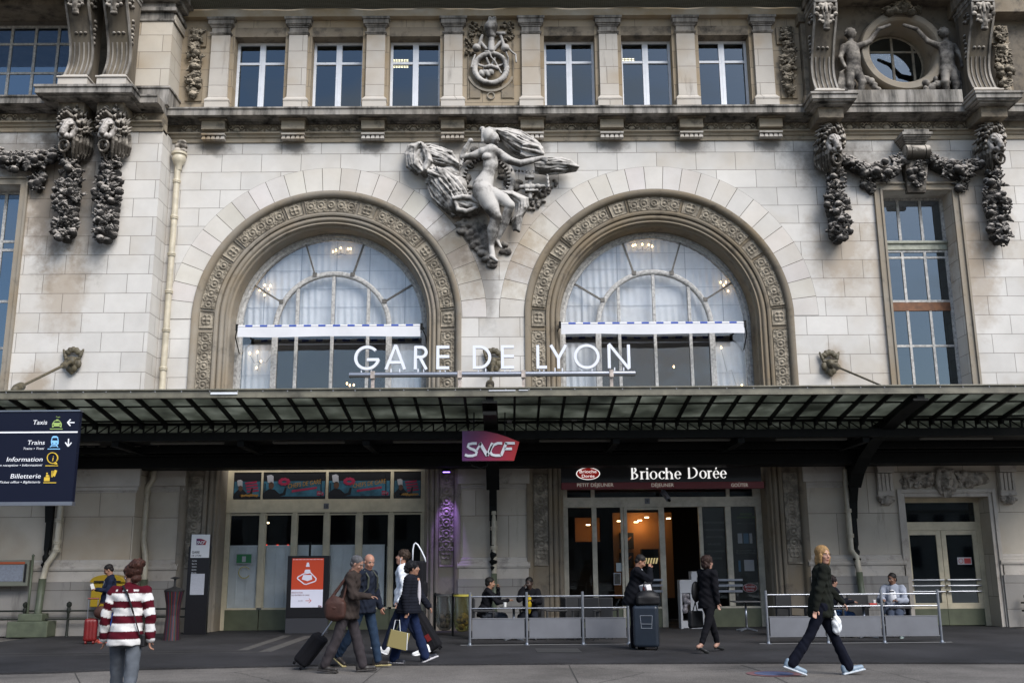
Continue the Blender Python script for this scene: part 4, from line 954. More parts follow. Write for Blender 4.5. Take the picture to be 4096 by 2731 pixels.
drops = [(-11.98, PY - .30, 12.72, 10.28, .40, 11, 'heavy fruit drop under the left lion mask'), (-10.88, PY - .30, 12.72, 10.25, .42, 12, 'heavy fruit drop under the corner lion mask'),
         (9.34, -.28, 12.6, 10.40, .38, 13, 'heavy fruit drop left of the tall window'), (13.86, -.28, 12.6, 10.35, .38, 14, 'heavy fruit drop at the right edge')]
for (x, y, zt, zb, w_, sd, lb) in drops:
    H = zt - zb; path = [(x, y, zt), (x + .03, y, zt - .2 * H), (x - .02, y, zt - .45 * H), (x + .02, y, zt - .7 * H), (x, y, zt - .88 * H), (x, y, zb)]
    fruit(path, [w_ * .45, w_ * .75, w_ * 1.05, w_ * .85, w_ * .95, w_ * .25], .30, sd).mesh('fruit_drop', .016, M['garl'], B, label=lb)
fruit([(-14.6, PY - .2, 13.0), (-14.0, PY - .22, 12.75), (-13.3, PY - .22, 12.55), (-12.7, PY - .22, 12.72), (-12.3, PY - .2, 12.95)], [.12, .26, .34, .24, .1], .24, 21, 1.2).mesh('garland', .018, M['garl'], B)
fruit([(-12.98, PY - .1, 12.4), (-12.95, PY - .1, 12.05), (-12.93, PY - .1, 11.85)], [.26, .2, .1], .13, 22).mesh('garland_tassel', .018, M['garl'], B)
fruit([(9.55, -.2, 12.95), (10.1, -.22, 12.62), (10.6, -.22, 12.5), (11.1, -.22, 12.72), (11.5, -.22, 13.0)], [.12, .24, .32, .24, .14], .24, 23, 1.2).mesh('garland', .018, M['garl'], B)
fruit([(11.95, -.22, 13.0), (12.4, -.22, 12.68), (12.85, -.22, 12.5), (13.3, -.22, 12.62), (13.65, -.2, 12.85)], [.14, .24, .32, .24, .12], .24, 24, 1.2).mesh('garland', .018, M['garl'], B)
fruit([(10.35, -.06, 12.35), (10.45, -.06, 12.0)], [.25, .1], .1, 25).mesh('garland_tassel', .018, M['garl'], B)
fruit([(13.05, -.06, 12.35), (13.0, -.06, 12.0)], [.25, .1], .1, 26).mesh('garland_tassel', .018, M['garl'], B)
fruit([(-15.2, PY - .25, 13.5), (-14.75, PY - .3, 13.2), (-14.5, PY - .2, 12.9)], [.3, .3, .2], .3, 27).mesh('garland_knot', .018, M['garl'], B)
# keystone over the tall window
kx = 11.72; mb = MB(); mb.box(kx - .44, kx + .44, -.62, .0, 13.52, 13.60).box(kx - .36, kx + .36, -.56, .0, 13.602, 13.70)
for i in range(5): mb.box(kx - .40 + i * .03, kx + .40 - i * .03, -.58 + i * .05, 0, 13.515 - (i + 1) * .045, 13.515 - i * .045)
ks = mb.build('keystone', M['ledge'], B, bevel=.01)
mb = MB()
for a, b_ in ((-.33, -.21), (-.19, .19), (.21, .33)): mb.tube([(kx + a, -.42, 13.05), (kx + b_, -.42, 13.05)], .21 if abs(a) > .2 else .20, 20)
mb.build('keystone_roll', M['lion'], ks, smooth=True, smooth_angle=50)
mb = MB(); mb.add([(kx - .33, -.40, 12.9), (kx + .33, -.40, 12.9), (kx + .33, 0, 12.9), (kx - .33, 0, 12.9), (kx - .26, -.16, 11.95), (kx + .26, -.16, 11.95), (kx + .26, 0, 11.95), (kx - .26, 0, 11.95)], [(0, 1, 2, 3), (7, 6, 5, 4), (0, 4, 5, 1), (1, 5, 6, 2), (2, 6, 7, 3), (3, 7, 4, 0)])
mb.build('keystone_shaft', M['lion'], ks)
fruit([(kx, -.34, 12.75), (kx, -.22, 12.15)], [.24, .16], .08, 31).mesh('keystone_carving', .018, M['garl'], ks)
# tall windows and their surrounds
mb = MB(); x0, x1 = TWx; t = .18
for (a, b_, e) in ((0, .06, .07), (.062, t, .035)):
    mb.box(x0 - b_, x0 - a, -e, 0, 4.3, TWz + b_).box(x1 + a, x1 + b_, -e, 0, 4.3, TWz + b_).box(x0 - a, x1 + a, -e, 0, TWz + a, TWz + b_)
mb.box(x0 - .24, x0 - t - .002, -.09, 0, 4.3, TWz + .24).box(x1 + t + .002, x1 + .24, -.09, 0, 4.3, TWz + .24).box(x0 - t, x1 + t, -.09, 0, TWz + t + .002, TWz + .24)
mb.build('window_surround', M['jamb'], B)
zz = lambda q: W(3650, q, .6)[1]; wx0, wx1 = TWx[0] + .02, TWx[1] - .02; tw_ = (wx1 - wx0) / 3
muntin_window('w', wx0, wx1, 4.3, zz(1000), .6, [wx0 + tw_, wx0 + 2 * tw_], [zz(1030), zz(1383), zz(1204), zz(1560)], .07, M['oldw'], M['gl_dark'], rust=[(zz(1243), zz(1210))])
muntin_window('w', wx0, wx1, zz(972), TWz, .6, [wx0 + tw_, wx0 + 2 * tw_], [], .075, M['oldw'], M['gl_dark'])
mb = MB().box(wx0, wx1, .56, .66, zz(1000) + .002, zz(972) - .002).box(wx0, wx1, .50, .66, zz(976), zz(968)); mb.build('window_transom', mat('pale_green_transom', (.27, .28, .22), .5, noise=.4, nscale=7), B)
lx1 = LWx[1]; mb = MB()
mb.box(lx1, lx1 + .16, PY - .05, PY, 4.3, LWz + .16).box(-18.5, lx1, PY - .05, PY, LWz, LWz + .16).box(lx1 + .162, lx1 + .22, PY - .09, PY, 4.3, LWz + .22).box(-18.5, lx1 + .16, PY - .09, PY, LWz + .162, LWz + .22)
mb.build('window_surround', M['jamb'], B)
zl = lambda q: W(30, q, PY + .5)[1]
muntin_window('w', -16, lx1 - .02, 4.3, LWz, PY + .5, [W(13, 900, PY + .5)[0]], [zl(1000), zl(966), zl(1205), zl(1392)], .08, M['oldw'], M['gl_dark'])
# oculus wall with a round hole
OX, OZ, OR = 11.87, 16.53, 1.0
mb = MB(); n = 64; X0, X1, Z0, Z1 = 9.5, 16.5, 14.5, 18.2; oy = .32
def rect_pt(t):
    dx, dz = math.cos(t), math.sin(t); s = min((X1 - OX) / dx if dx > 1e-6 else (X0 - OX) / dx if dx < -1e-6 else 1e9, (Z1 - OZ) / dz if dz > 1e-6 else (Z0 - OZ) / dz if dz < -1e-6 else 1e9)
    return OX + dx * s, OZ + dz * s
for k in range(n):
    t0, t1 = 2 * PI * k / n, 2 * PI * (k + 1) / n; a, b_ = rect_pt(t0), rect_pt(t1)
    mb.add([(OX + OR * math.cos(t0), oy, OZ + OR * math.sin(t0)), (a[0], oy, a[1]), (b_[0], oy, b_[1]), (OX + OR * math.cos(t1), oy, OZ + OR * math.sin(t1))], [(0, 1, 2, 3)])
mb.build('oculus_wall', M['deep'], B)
cp = lambda r, t: (OX + r * math.cos(t), OZ + r * math.sin(t))
mb = MB(); path = [(lambda r, t=2 * PI * k / n: cp(r, t)) for k in range(n + 1)]
sweep(mb, path, [(1.30, oy), (1.28, .10), (1.24, .06), (1.08, .06), (1.04, .10), (1.0, .16), (1.0, 1.1)]); ocr = mb.build('oculus_surround', M['jamb'], B, smooth=True, smooth_angle=40)
mb = MB(); sweep(mb, path, [(1.02, 1.02), (.95, 1.0), (.92, 1.04)]); 
for x in (-.66, 0.05, .68): h = math.sqrt(max(0, .93 ** 2 - x * x)); mb.box(OX + x - .035, OX + x + .035, 1.02, 1.07, OZ - h, OZ + h)
mb.box(OX - .8, OX + .8, 1.025, 1.065, OZ + .42, OZ + .48); mb.build('oculus_frame', mat('old_tan_frame', (.25, .22, .17), .6, noise=.4), ocr)
g = MB().prism([cp(.98, 2 * PI * k / 40) for k in range(40)], 1.05, 1.055); g.build('pane', M['gl_dark'], ocr)
MB().box(9.45, 13.4, -1.0, .4, 18.1, 18.9).build('overhanging_cornice', M['frieze'], B); MB().box(13.4, 17, -.2, .4, 17.62, 18.9).build('drip_band', M['frieze'], B)
MB().box(9.7, 17, 1.3, 1.4, 14, 18.2).build('room_back', M['dark'], B)
mb = MB().box(8.78, 9.42, -.14, .12, 14.45, 17.3).box(8.72, 9.48, -.2, .12, 14.45, 14.95).box(8.70, 9.5, -.22, .12, 17.302, 17.6); mb.build('corner_pilaster', M['frieze'], B, bevel=.01)
# figures beside the oculus
def fig(x, s, name, lb):
    v = SDF(); y = .02; k = .03
    z = 15.0
    v.chain([(x, y, 16.55), (x + s * .03, y - .05, 16.25), (x + s * .02, y, 15.95)], [.24, .20, .22], k, sq=((0, 1, 0), .7)); v.ell((x + s * .02, y, 15.85), (.25, .17, .2), k)
    v.chain([(x + s * .10, y, 15.8), (x + s * .20, y - .12, 15.4), (x + s * .12, y, 14.95)], [.15, .11, .07], k); v.chain([(x - s * .10, y, 15.8), (x - s * .14, y - .05, 15.35), (x - s * .10, y, 14.92)], [.15, .11, .07], k)
    v.cap((x, y, 16.7), (x, y - .02, 16.82), .08, .08, k); v.ell((x + s * .02, y - .05, 17.0), (.14, .15, .17), .02)
    for q in range(9): a = q * .7; v.ell((x + s * .02 + .13 * math.cos(a), y, 17.05 + .14 * math.sin(a)), .06, .015)
    v.chain([(x + s * .22, y, 16.62), (x + s * .55, y - .05, 16.75), (x + s * .85, y - .05, 17.15), (x + s * 1.2, y - .02, 17.3)], [.10, .075, .06, .05], k)
    v.chain([(x - s * .22, y, 16.60), (x - s * .38, y - .1, 16.2), (x - s * .30, y - .2, 15.85)], [.10, .07, .05], k)
    rr = random.Random(int(x * 10))
    for q in range(26): v.ell((x + s * rr.uniform(-.3, .75), y + .05, 14.9 + rr.random() ** 1.6 * .8), (rr.uniform(.05, .14), .10, rr.uniform(.06, .15)), .02)
    for q in range(6): v.chain([(x - s * (.1 + .05 * q), y + .08, 15.95 - q * .03), (x - s * (.2 + .05 * q), y + .03, 15.4), (x - s * (.22 + .06 * q), y + .1, 14.95)], .05, .015)
    v.mesh(name, .019, M['cloud'], B, label=lb)
fig(10.28, 1, 'carved_figure', 'carved standing figure reaching over the round window from the left'); fig(13.12, -1, 'carved_figure', 'carved standing figure reaching over the round window from the right')
fruit([(11.0, .1, 14.95), (11.9, .12, 14.9), (12.9, .1, 14.95)], [.18, .1, .2], .2, 41, .8).mesh('carved_rocks', .019, M['garl2'], B)
fruit([(11.4, .1, 17.75), (11.9, 0, 17.85), (12.4, .1, 17.72)], [.12, .22, .12], .2, 42, 1).mesh('carved_mask', .019, M['garl2'], B)
# fruit drops on the plain panels beside the pilasters
for x, sd in ((-9.16, 51), (8.36, 52), (14.75, 53)):
    mb = MB().box(x - .24, x + .24, .05, .10, 14.98, 15.65).box(x - .27, x + .27, .03, .10, 16.72, 17.28); mb.build('drop_panel', M['tan'], B)
    fruit([(x, .05, 17.2), (x, .02, 17.0), (x, 0, 16.6), (x + .02, -.02, 16.2), (x, 0, 15.75), (x, .03, 15.3), (x, .05, 15.1)], [.2, .14, .16, .24, .24, .14, .05], .12, sd, .9).mesh('fruit_drop', .016, M['garl2'], B)
# ------------------------------------------------------------------ reclining figure over the middle pier
def S(zx, zy, y): x, z = W(1600 + zx / 2.24, 480 + zy / 2.24, y); return (x, y, z)
def SL(l, y): return [S(a, b_, (c[0] if c else y)) for a, b_, *c in l]
u_ = .00335
v = SDF(); k = .045
v.chain(SL([(815, 290), (812, 400), (790, 480)], -.50), [.24, .20, .165], k, sq=((0, 1, 0), .75))
v.chain(SL([(790, 480), (745, 590)], -.50), [.175, .30], k, sq=((0, 1, 0), .8))
v.ell(S(712, 625, -.60), (.20, .20, .24), .03); v.ell(S(775, 640, -.62), (.17, .18, .20), .03)
v.cap(S(740, 285, -.50), S(885, 300, -.50), .13, .13, .04)
v.cap(S(765, 330, -.62), S(790, 330, -.62), .10, .10, .03)
v.chain(SL([(885, 305, -.52), (985, 365, -.58), (1075, 392, -.60), (1180, 365, -.6), (1275, 340, -.58)], 0), [.14, .115, .10, .085, .06], .02)
for q in range(4): v.chain(SL([(1275, 335 + q * 8, -.60), (1318, 338 + q * 12, -.66)], 0), [.026, .02], .008)
v.chain(SL([(730, 290, -.45), (650, 325, -.42), (560, 335, -.40)], 0), [.13, .11, .085], .02); v.chain(SL([(560, 335, -.40), (585, 260, -.45), (625, 195, -.50)], 0), [.085, .075, .055], .02); v.ell(S(632, 185, -.52), (.08, .06, .07), .01)
v.chain(SL([(825, 285), (830, 235)], -.5), [.11, .085], .03)
v.ell(S(795, 150, -.52), (.20, .21, .23), .02); v.ell(S(850, 170, -.56), (.12, .13, .19), .02); v.ell(S(738, 85, -.5), .085, .01)
v.chain(SL([(872, 150), (890, 182)], -.58), [.03, .025], .015); v.ell(S(868, 212, -.57), (.05, .06, .035), .01)
for q in range(6): v.chain(SL([(850 - q * 4, 90 + q * 14), (800 - q * 6, 78 + q * 16), (740, 100 + q * 18)], -.58), .05, .012)
v.chain(SL([(745, 650, -.60), (820, 780, -.70), (862, 868, -.74)], 0), [.30, .21, .145], .03); v.chain(SL([(862, 868, -.72), (830, 985, -.62), (818, 1130, -.52)], 0), [.15, .155, .07], .02)
v.chain(SL([(818, 1130, -.52), (830, 1225, -.56)], 0), [.075, .085], .02); v.chain(SL([(820, 1225, -.58), (870, 1262, -.68)], 0), [.075, .04], .02)
v.chain(SL([(830, 680, -.55), (920, 715, -.66), (985, 765, -.72)], 0), [.25, .19, .14], .03); v.chain(SL([(985, 765, -.70), (935, 920, -.55), (875, 1075, -.42)], 0), [.135, .13, .055], .02); v.chain(SL([(870, 1080, -.42), (905, 1140, -.5)], 0), [.06, .035], .02)
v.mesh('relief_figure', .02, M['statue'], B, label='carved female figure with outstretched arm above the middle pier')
def rib(v, A, B_, n, r0=.045, r1=None, k=.024, bulge=.12, seed=1):
    """cloth: fold ridges laid between two polylines, over a thin web"""
    rr = random.Random(seed); A = [np.array(p) for p in A]; B_ = [np.array(p) for p in B_]; m = len(A)
    for j in range(n):
        t = j / (n - 1); pts = []
        for i in range(m):
            w_ = t + rr.uniform(-.06, .06); pts.append(A[i] * (1 - w_) + B_[i] * w_ + np.array((0, -bulge * math.sin(PI * min(1, max(0, t))) * rr.uniform(.7, 1.2), 0)))
        v.chain(pts, [r0 * rr.uniform(.7, 1.3) for _ in pts], k)
        if j < n - 1:
            t2 = (j + .5) / (n - 1); v.chain([A[i] * (1 - t2) + B_[i] * t2 + np.array((0, -bulge * math.sin(PI * t2) * .6 + .04, 0)) for i in range(m)], r0 * .9, k)
v = SDF(); v.dd = lambda X, Y, Z: .005 * np.sin(X * 14 + Z * 21 + 2 * np.sin(Z * 9)) * np.sin(X * 25 - Z * 11)
def lobe(v, cx, cy, rx, ry, y, dpt, a=0): X, Y, Z = S(cx, cy, y); v.ell((X, Y, Z), (rx * u_, dpt, ry * u_), .04, rot=rotm('y', a))
for q in ((110, 330, 62, 120, -.16, .22), (200, 350, 60, 120, -.18, .26), (330, 330, 120, 90, -.14, .2), (430, 400, 100, 70, -.12, .18), (330, 540, 75, 130, -.14, .2), (430, 640, 90, 150, -.18, .26), (540, 760, 140, 90, -.22, .28), (640, 780, 80, 70, -.24, .3), (255, 455, 70, 70, -.2, .24), (440, 480, 90, 60, -.2, .2), (530, 600, 70, 90, -.24, .22)): lobe(v, *q)
rib(v, SL([(160, 205), (80, 235), (45, 310), (60, 420), (150, 490)], -.26), SL([(240, 250), (180, 290), (170, 340), (190, 400), (230, 460)], -.42), 9, .032, seed=2, bulge=.14)
rib(v, SL([(190, 235), (270, 225), (370, 250), (460, 295), (520, 380)], -.38), SL([(230, 400), (300, 420), (380, 450), (440, 455), (530, 455)], -.24), 12, .030, seed=3, bulge=.12)
rib(v, SL([(160, 210), (200, 270), (235, 360), (200, 460)], -.44), SL([(240, 240), (270, 300), (290, 380), (250, 440)], -.44), 6, .03, seed=12, bulge=.1)
rib(v, SL([(235, 440), (240, 570), (300, 690), (400, 800), (540, 865), (690, 845)], -.20), SL([(400, 450), (500, 540), (580, 630), (610, 690), (660, 720), (715, 740)], -.46), 17, .030, seed=4, bulge=.14)
rib(v, SL([(225, 460), (260, 620), (350, 760), (470, 870)], -.06), SL([(270, 450), (320, 640), (400, 760), (500, 860)], -.15), 6, .032, seed=5)
rib(v, SL([(250, 400), (330, 440), (430, 470), (520, 500)], -.34), SL([(260, 520), (350, 560), (450, 590), (540, 640)], -.36), 8, .03, seed=31, bulge=.12)
v.chain(SL([(480, 700), (560, 690), (640, 700), (700, 735)], -.55), [.06, .08, .08, .06], .02).chain(SL([(490, 720), (520, 800), (600, 820), (680, 790)], -.50), [.05, .06, .07, .05], .02)
v.mesh('drapery_fold', .016, M['drape'], B, label='billowing carved cloth left of the figure')
v = SDF()
for q in ((1000, 170, 130, 60, -.22, .2, 20), (1150, 240, 120, 85, -.22, .26, 20), (1400, 410, 160, 58, -.36, .2, 0), (1290, 425, 80, 60, -.40, .2, 0)): lobe(v, *q)
rib(v, SL([(840, 78), (960, 80), (1080, 115), (1190, 165), (1275, 250)], -.44), SL([(890, 160), (960, 230), (1030, 290), (1110, 330), (1265, 315)], -.30), 13, .030, seed=6, bulge=.16)
rib(v, SL([(1110, 200), (1180, 180), (1250, 220), (1285, 300)], -.5), SL([(1090, 300), (1130, 330), (1200, 330), (1270, 320)], -.44), 4, .04, seed=16, bulge=.1)
rib(v, SL([(1205, 370), (1330, 335), (1440, 340), (1520, 370), (1600, 420)], -.52), SL([(1215, 470), (1310, 495), (1400, 485), (1480, 475), (1575, 455)], -.38), 10, .028, seed=7, bulge=.14)
rib(v, SL([(885, 640), (1010, 650), (1140, 705), (1155, 775), (1100, 860), (1070, 1000)], -.42), SL([(950, 690), (1015, 725), (1045, 775), (1030, 840), (1010, 900), (1020, 985)], -.30), 10, .030, seed=8, bulge=.14)
v.mesh('drapery_fold', .016, M['drape'], B, label='billowing carved cloth above and below the outstretched arm')
v = SDF(); gc = S(775, 545, -.10); Rg = 225 * u_
for q in range(28): a = 2 * PI * q / 28; b_ = a + 2 * PI / 28; v.cap((gc[0] + Rg * math.cos(a), -.12, gc[2] + Rg * math.sin(a)), (gc[0] + Rg * math.cos(b_), -.12, gc[2] + Rg * math.sin(b_)), .085, .085, .01)
for q in range(36): a = 2 * PI * q / 36; v.box((gc[0] + (Rg - .11) * math.cos(a), -.14, gc[2] + (Rg - .11) * math.sin(a)), (.05, .06, .028), .006, .004, rot=rotm('y', -math.degrees(a)))
v.cap(S(1085, 602, -.30), S(1290, 598, -.30), .065, .065, .01)
for x in (1130, 1180, 1230): v.cap(S(x, 602, -.30), S(x + 8, 602, -.30), .095, .095, .006)
v.cap(S(1165, 500, -.25), S(1165, 700, -.25), .06, .06, .01); v.box(S(1160, 515, -.3), (.13, .10, .05), .01); v.box(S(1180, 640, -.28), (.19, .10, .03), .01)
for (a, b_) in (((600, 270), (545, 400)), ((1000, 450), (1200, 465)), ((1320, 500), (1330, 600))):
    n = 7
    for q in range(n): t = q / (n - 1); p = np.array(S(a[0] + (b_[0] - a[0]) * t, a[1] + (b_[1] - a[1]) * t, -.42)); v.ell(p, (.045, .03, .05) if q % 2 else (.03, .05, .05), .004)
v.mesh('gear_and_tools', .018, M['statue'], B)
v = SDF(); rr = random.Random(9)
for (x0, y0, x1, y1, n, r) in ((640, 430, 700, 250, 10, .12), (900, 480, 1080, 620, 16, .14), (560, 930, 830, 1290, 40, .12), (850, 1080, 990, 1200, 14, .08), (1150, 800, 1390, 560, 26, .07), (1150, 720, 1330, 640, 10, .08), (920, 880, 1040, 900, 8, .10), (560, 480, 640, 700, 8, .1)):
    for q in range(n):
        t = rr.random(); v.ell(S(x0 + (x1 - x0) * t + rr.uniform(-55, 55) * (1 - .5 * t), y0 + (y1 - y0) * t + rr.uniform(-30, 30), -.03), (r * rr.uniform(.6, 1.3), .11 * rr.uniform(.6, 1.2), r * rr.uniform(.5, 1.1)), .02)
v.chain(SL([(700, 920), (770, 1150), (835, 1300)], -.02), [.30, .22, .10], .04, sq=((0, 1, 0), .4))
v.mesh('carved_cloud', .02, M['cloud'], B)
# cartouche with wheel and torch between the middle windows
def Q(zx, zy, y=.0): x, z = W(1820 + zx / 4.127, 40 + zy / 4.127, y); return (x, y, z)
def QL(l, y=0): return [Q(a, b_, y) for a, b_ in l]
mb = MB(); x0 = Q(205, 1000)[0]; x1 = Q(975, 1000)[0]
for (a, b_, c, d) in ((205, 150, 235, 1450), (945, 150, 975, 1450)): mb.box(Q(a, 1000)[0], Q(b_ if False else a + 30, 1000)[0], .07, .12, Q(500, 1450)[2], Q(500, 200)[2])
mb.box(Q(245, 1)[0], Q(420, 1)[0], .06, .10, Q(1, 1440)[2], Q(1, 1200)[2]).box(Q(760, 1)[0], Q(940, 1)[0], .06, .10, Q(1, 1440)[2], Q(1, 1200)[2]); cart = mb.build('cartouche', M['tan'], B, bevel=.01)
v = SDF(); gc = Q(590, 975); Rg = (gc[0] - Q(325, 975)[0])
for q in range(32): a = 2 * PI * q / 32; b_ = a + 2 * PI / 32; v.cap((gc[0] + Rg * math.cos(a), -.02, gc[2] + Rg * math.sin(a)), (gc[0] + Rg * math.cos(b_), -.02, gc[2] + Rg * math.sin(b_)), .085, .085, .006)
for q in range(30): a = 2 * PI * (q + .5) / 30; v.box((gc[0] + (Rg + .085) * math.cos(a), -.02, gc[2] + (Rg + .085) * math.sin(a)), (.012, .12, .02), .003, .004, rot=rotm('y', -math.degrees(a)), sub=True)
for a in (70, 160, 250, 20, 110): v.cap((gc[0], -.0, gc[2]), (gc[0] + Rg * math.cos(R_(a)), 0, gc[2] + Rg * math.sin(R_(a))), .045, .035, .01)
v.chain(QL([(600, 660), (600, 440)], -.06), [.10, .085], .01); v.chain(QL([(600, 420), (595, 320)], -.06), [.13, .17], .01); v.chain(QL([(595, 300), (595, 285)], -.06), [.20, .20], .01)
for q in range(9): a = q * .7; v.chain([Q(595 + 10 * q - 40, 265, -.06), Q(560 + 22 * math.cos(a) + 10 * q, 150 + 20 * math.sin(a * 2), -.05)], [.10, .05], .012)
for zx in (357, 830): v.ell(Q(zx, 630, -.10), .125, .006)
v.cap(Q(400, 580), Q(450, 430), .055, .045, .01); v.cap(Q(800, 580), Q(745, 400), .055, .045, .01); v.cap(Q(700, 395, -.02), Q(810, 395, -.02), .06, .06, .01); v.cap(Q(650, 650), Q(740, 540), .05, .05, .01); v.cap(Q(520, 650), Q(440, 555), .05, .05, .01)
for l in ([(500, 690), (560, 690), (600, 790), (660, 850), (720, 970), (760, 1040)], [(330, 750), (290, 860), (270, 950)], [(840, 700), (880, 800), (870, 900), (820, 1000)], [(890, 640), (940, 700), (1000, 740), (1010, 860)]): v.chain(QL(l, -.09), .028, .004)
v.chain(QL([(500, 950), (600, 930), (700, 970)], -.10), .06, .01)
for q in range(7): v.ell(Q(430 + q * 30, 1040 + 22 * math.sin(q * 2), -.05), (.07, .06, .10), .015)
v.mesh('wheel_and_torch', .014, M['statue'], cart)
v = SDF(); rr = random.Random(5)
for (x0, y0, x1, y1, n) in ((240, 300, 470, 440, 22), (180, 480, 300, 740, 16), (720, 200, 960, 300, 14), (800, 330, 970, 530, 18), (250, 210, 450, 300, 8)):
    for q in range(n): v.ell(Q(rr.uniform(x0, x1), rr.uniform(y0, y1), .05), (.05, .07, .035), .01, rot=rotm('y', rr.uniform(0, 360)))
v.mesh('oak_foliage', .015, M['garl2'], cart)
mb = MB(); P = [lambda r, t=R_(a): (gc[0] + r * math.cos(t), gc[2] + r * math.sin(t)) for a in range(200, 341, 5)]; sweep(mb, P, [(Rg + .24, .10), (Rg + .24, .03), (Rg + .17, .03), (Rg + .17, .10)])
cc = Q(595, 1400); sweep(mb, [lambda r, t=2 * PI * q / 20: (cc[0] + r * math.cos(t), cc[2] + r * math.sin(t)) for q in range(21)], [(.115, .1), (.115, .05), (.085, .05), (.085, .1)]); mb.build('cartouche_moulding', M['jamb'], cart)
# ------------------------------------------------------------------ ground floor
SEGS = [(XL, CX[0] - 3.75), (CX[0] + 3.75, CX[1] - 3.75), (CX[1] + 3.75, GDx[0] - .2), (GDx[1] + .2, XR)]
def mould_profile(y): return [(y, 1.585), (y - .10, 1.59), (y - .115, 1.64), (y - .10, 1.69), (y - .06, 1.70), (y - .06, 1.74), (y - .035, 1.76), (y - .035, 1.81), (y - .02, 1.85), (y, 1.86)]
for (a, b_) in SEGS + [(-18.5, XL + .02)]:
    y = PY if a < -18 else 0; off = .0
    mb = MB().exx(mould_profile(y), a - (.08 if a > -10 else 0), b_ + .08); mb.build('base_moulding', M['gmould'], B)
    MB().box(a - (.04 if a > -10 else 0), b_ + .04, y - .07, y, 1.315, 1.583).build('base_block', M['gmould'], B); MB().box(a - (.06 if a > -10 else 0), b_ + .06, y - .12, y, 0, 1.312).build('plinth', M['gplinth'], B)
for (a, b_) in ((XL + .05, CX[0] - 3.62), (CX[0] + 3.68, CX[1] - 3.68), (CX[1] + 3.68, 9.0)):   # simple capitals and raised panel above
    mb = MB()
    for z0, z1, e in ((3.62, 3.66, .02), (3.662, 3.72, .05), (3.722, 3.78, .03), (3.782, 4.4, .10)): mb.box(a + .05 - e * .6, b_ - .05 + e * .6, -e, 0, z0, z1)
    mb.build('pier_capital', M['gmould'], B, bevel=.012)
mb = MB()
for z0, z1, e in ((3.55, 3.60, .03), (3.602, 3.70, .07), (3.702, 4.4, .11)): mb.box(-18.5, XL + e, PY - e, PY, z0, z1)
mb.build('pier_capital', M['gmould'], B, bevel=.012)
# shop fronts in the arches
FY = .88
def front(c, lab, x_m, door):
    o = MB(); p = lambda px, py: W(px, py, FY)
    return o
def zof(py, px=1300, y=FY): return W(px, py, y)[1]
def xof(px, py=2250, y=FY): return W(px, py, y)[0]
# left bay
cx = CX[0]; hw = 2.74; ZP0, ZP1, ZT0, ZD1, ZD0 = zof(1992), zof(1890), zof(2045), zof(2047), zof(2428)
mb = MB(); mb.box(cx - hw, cx + hw, FY, FY + .12, ZP1 + .02, 4.62).box(cx - hw, cx + hw, FY - .02, FY + .12, ZT0, ZP0 - .02).box(cx - hw, cx - hw + .10, FY - .015, FY + .12, 0, ZT0 - .002).box(cx + hw - .10, cx + hw, FY - .015, FY + .12, 0, ZT0 - .002)
mb.box(cx - hw, cx + hw, FY - .05, FY, ZT0 - .03, ZT0 + .03)
xs_p = [(934, 1044), (1052, 1303), (1313, 1562), (1575, 1684)]; pe = [xof(a, 1940) for q in xs_p for a in q]
mb.box(cx - hw, pe[0], FY - .01, FY + .12, ZP0 - .018, ZP1 + .018)
for a, b_ in ((pe[1], pe[2]), (pe[3], pe[4]), (pe[5], pe[6])): mb.box(a, b_, FY - .01, FY + .12, ZP0 - .018, ZP1 + .018)
mb.box(pe[7], cx + hw, FY - .01, FY + .12, ZP0 - .018, ZP1 + .018)
sf = mb.build('shopfront', M['cream'], B, bevel=.006, label='cream painted glazed shopfront closed with white hoarding, number 10')
mull = [(1033, 1054), (1163, 1181), (1292, 1311), (1422, 1442), (1553, 1568)]; mx_ = [(xof(a), xof(b_)) for a, b_ in mull]
ed = [cx - hw + .10] + [q for m_ in mx_ for q in m_] + [cx + hw - .10]
for a, b_ in mx_:
    MB().box(a, b_, FY - .02, FY + .10, ZD0, ZT0 - .032).box((a + b_) / 2 - .008, (a + b_) / 2 + .008, FY - .03, FY - .02, ZD0, ZT0 - .05).build('mullion', M['cream'], sf, bevel=.005)
for i in range(6):
    a, b_ = ed[2 * i], ed[2 * i + 1]; dr = MB().box(a, b_, FY, FY + .10, ZD0 - .05, ZD0 - .001).box(a, a + .03, FY + .01, FY + .09, ZD0, ZD1 - .035).box(b_ - .03, b_, FY + .01, FY + .09, ZD0, ZD1 - .035).box(a + .03, b_ - .03, FY + .01, FY + .09, ZD1 - .08, ZD1 - .036)
    dr.build('glazed_door', M['cream'], sf, bevel=.004); MB().box(a, b_, FY + .04, FY + .046, ZD0, ZD1 - .04).build('pane', M['gl_shop'], sf)
    MB().box(a - (.06 if i else 0), b_ + .06, FY + .005, FY + .10, 0, ZD0 - .052).build('kick_panel', M['green'], sf)
hb = mat('white_hoarding', (.76, .80, .82), .5, noise=.15, nscale=2); mb = MB(); ztop = zof(2186, 1200, FY + .15); x = ed[0] - .05
while x < mx_[4][0] - .12:
    mb.box(x, x + .26, FY + .16, FY + .18, ZD0 - .1, ztop).box(x, x + .035, FY + .135, FY + .162, ZD0 - .1, ztop); x += .262
mb.box(ed[0], mx_[4][0] - .12, FY + .13, FY + .17, ztop, ztop + .05); mb.build('hoarding', hb, sf); MB().box(mx_[4][0] - .12, mx_[4][0] - .06, FY + .12, FY + .2, 0, ztop + .03).build('hoarding_post', M['iron'], sf)
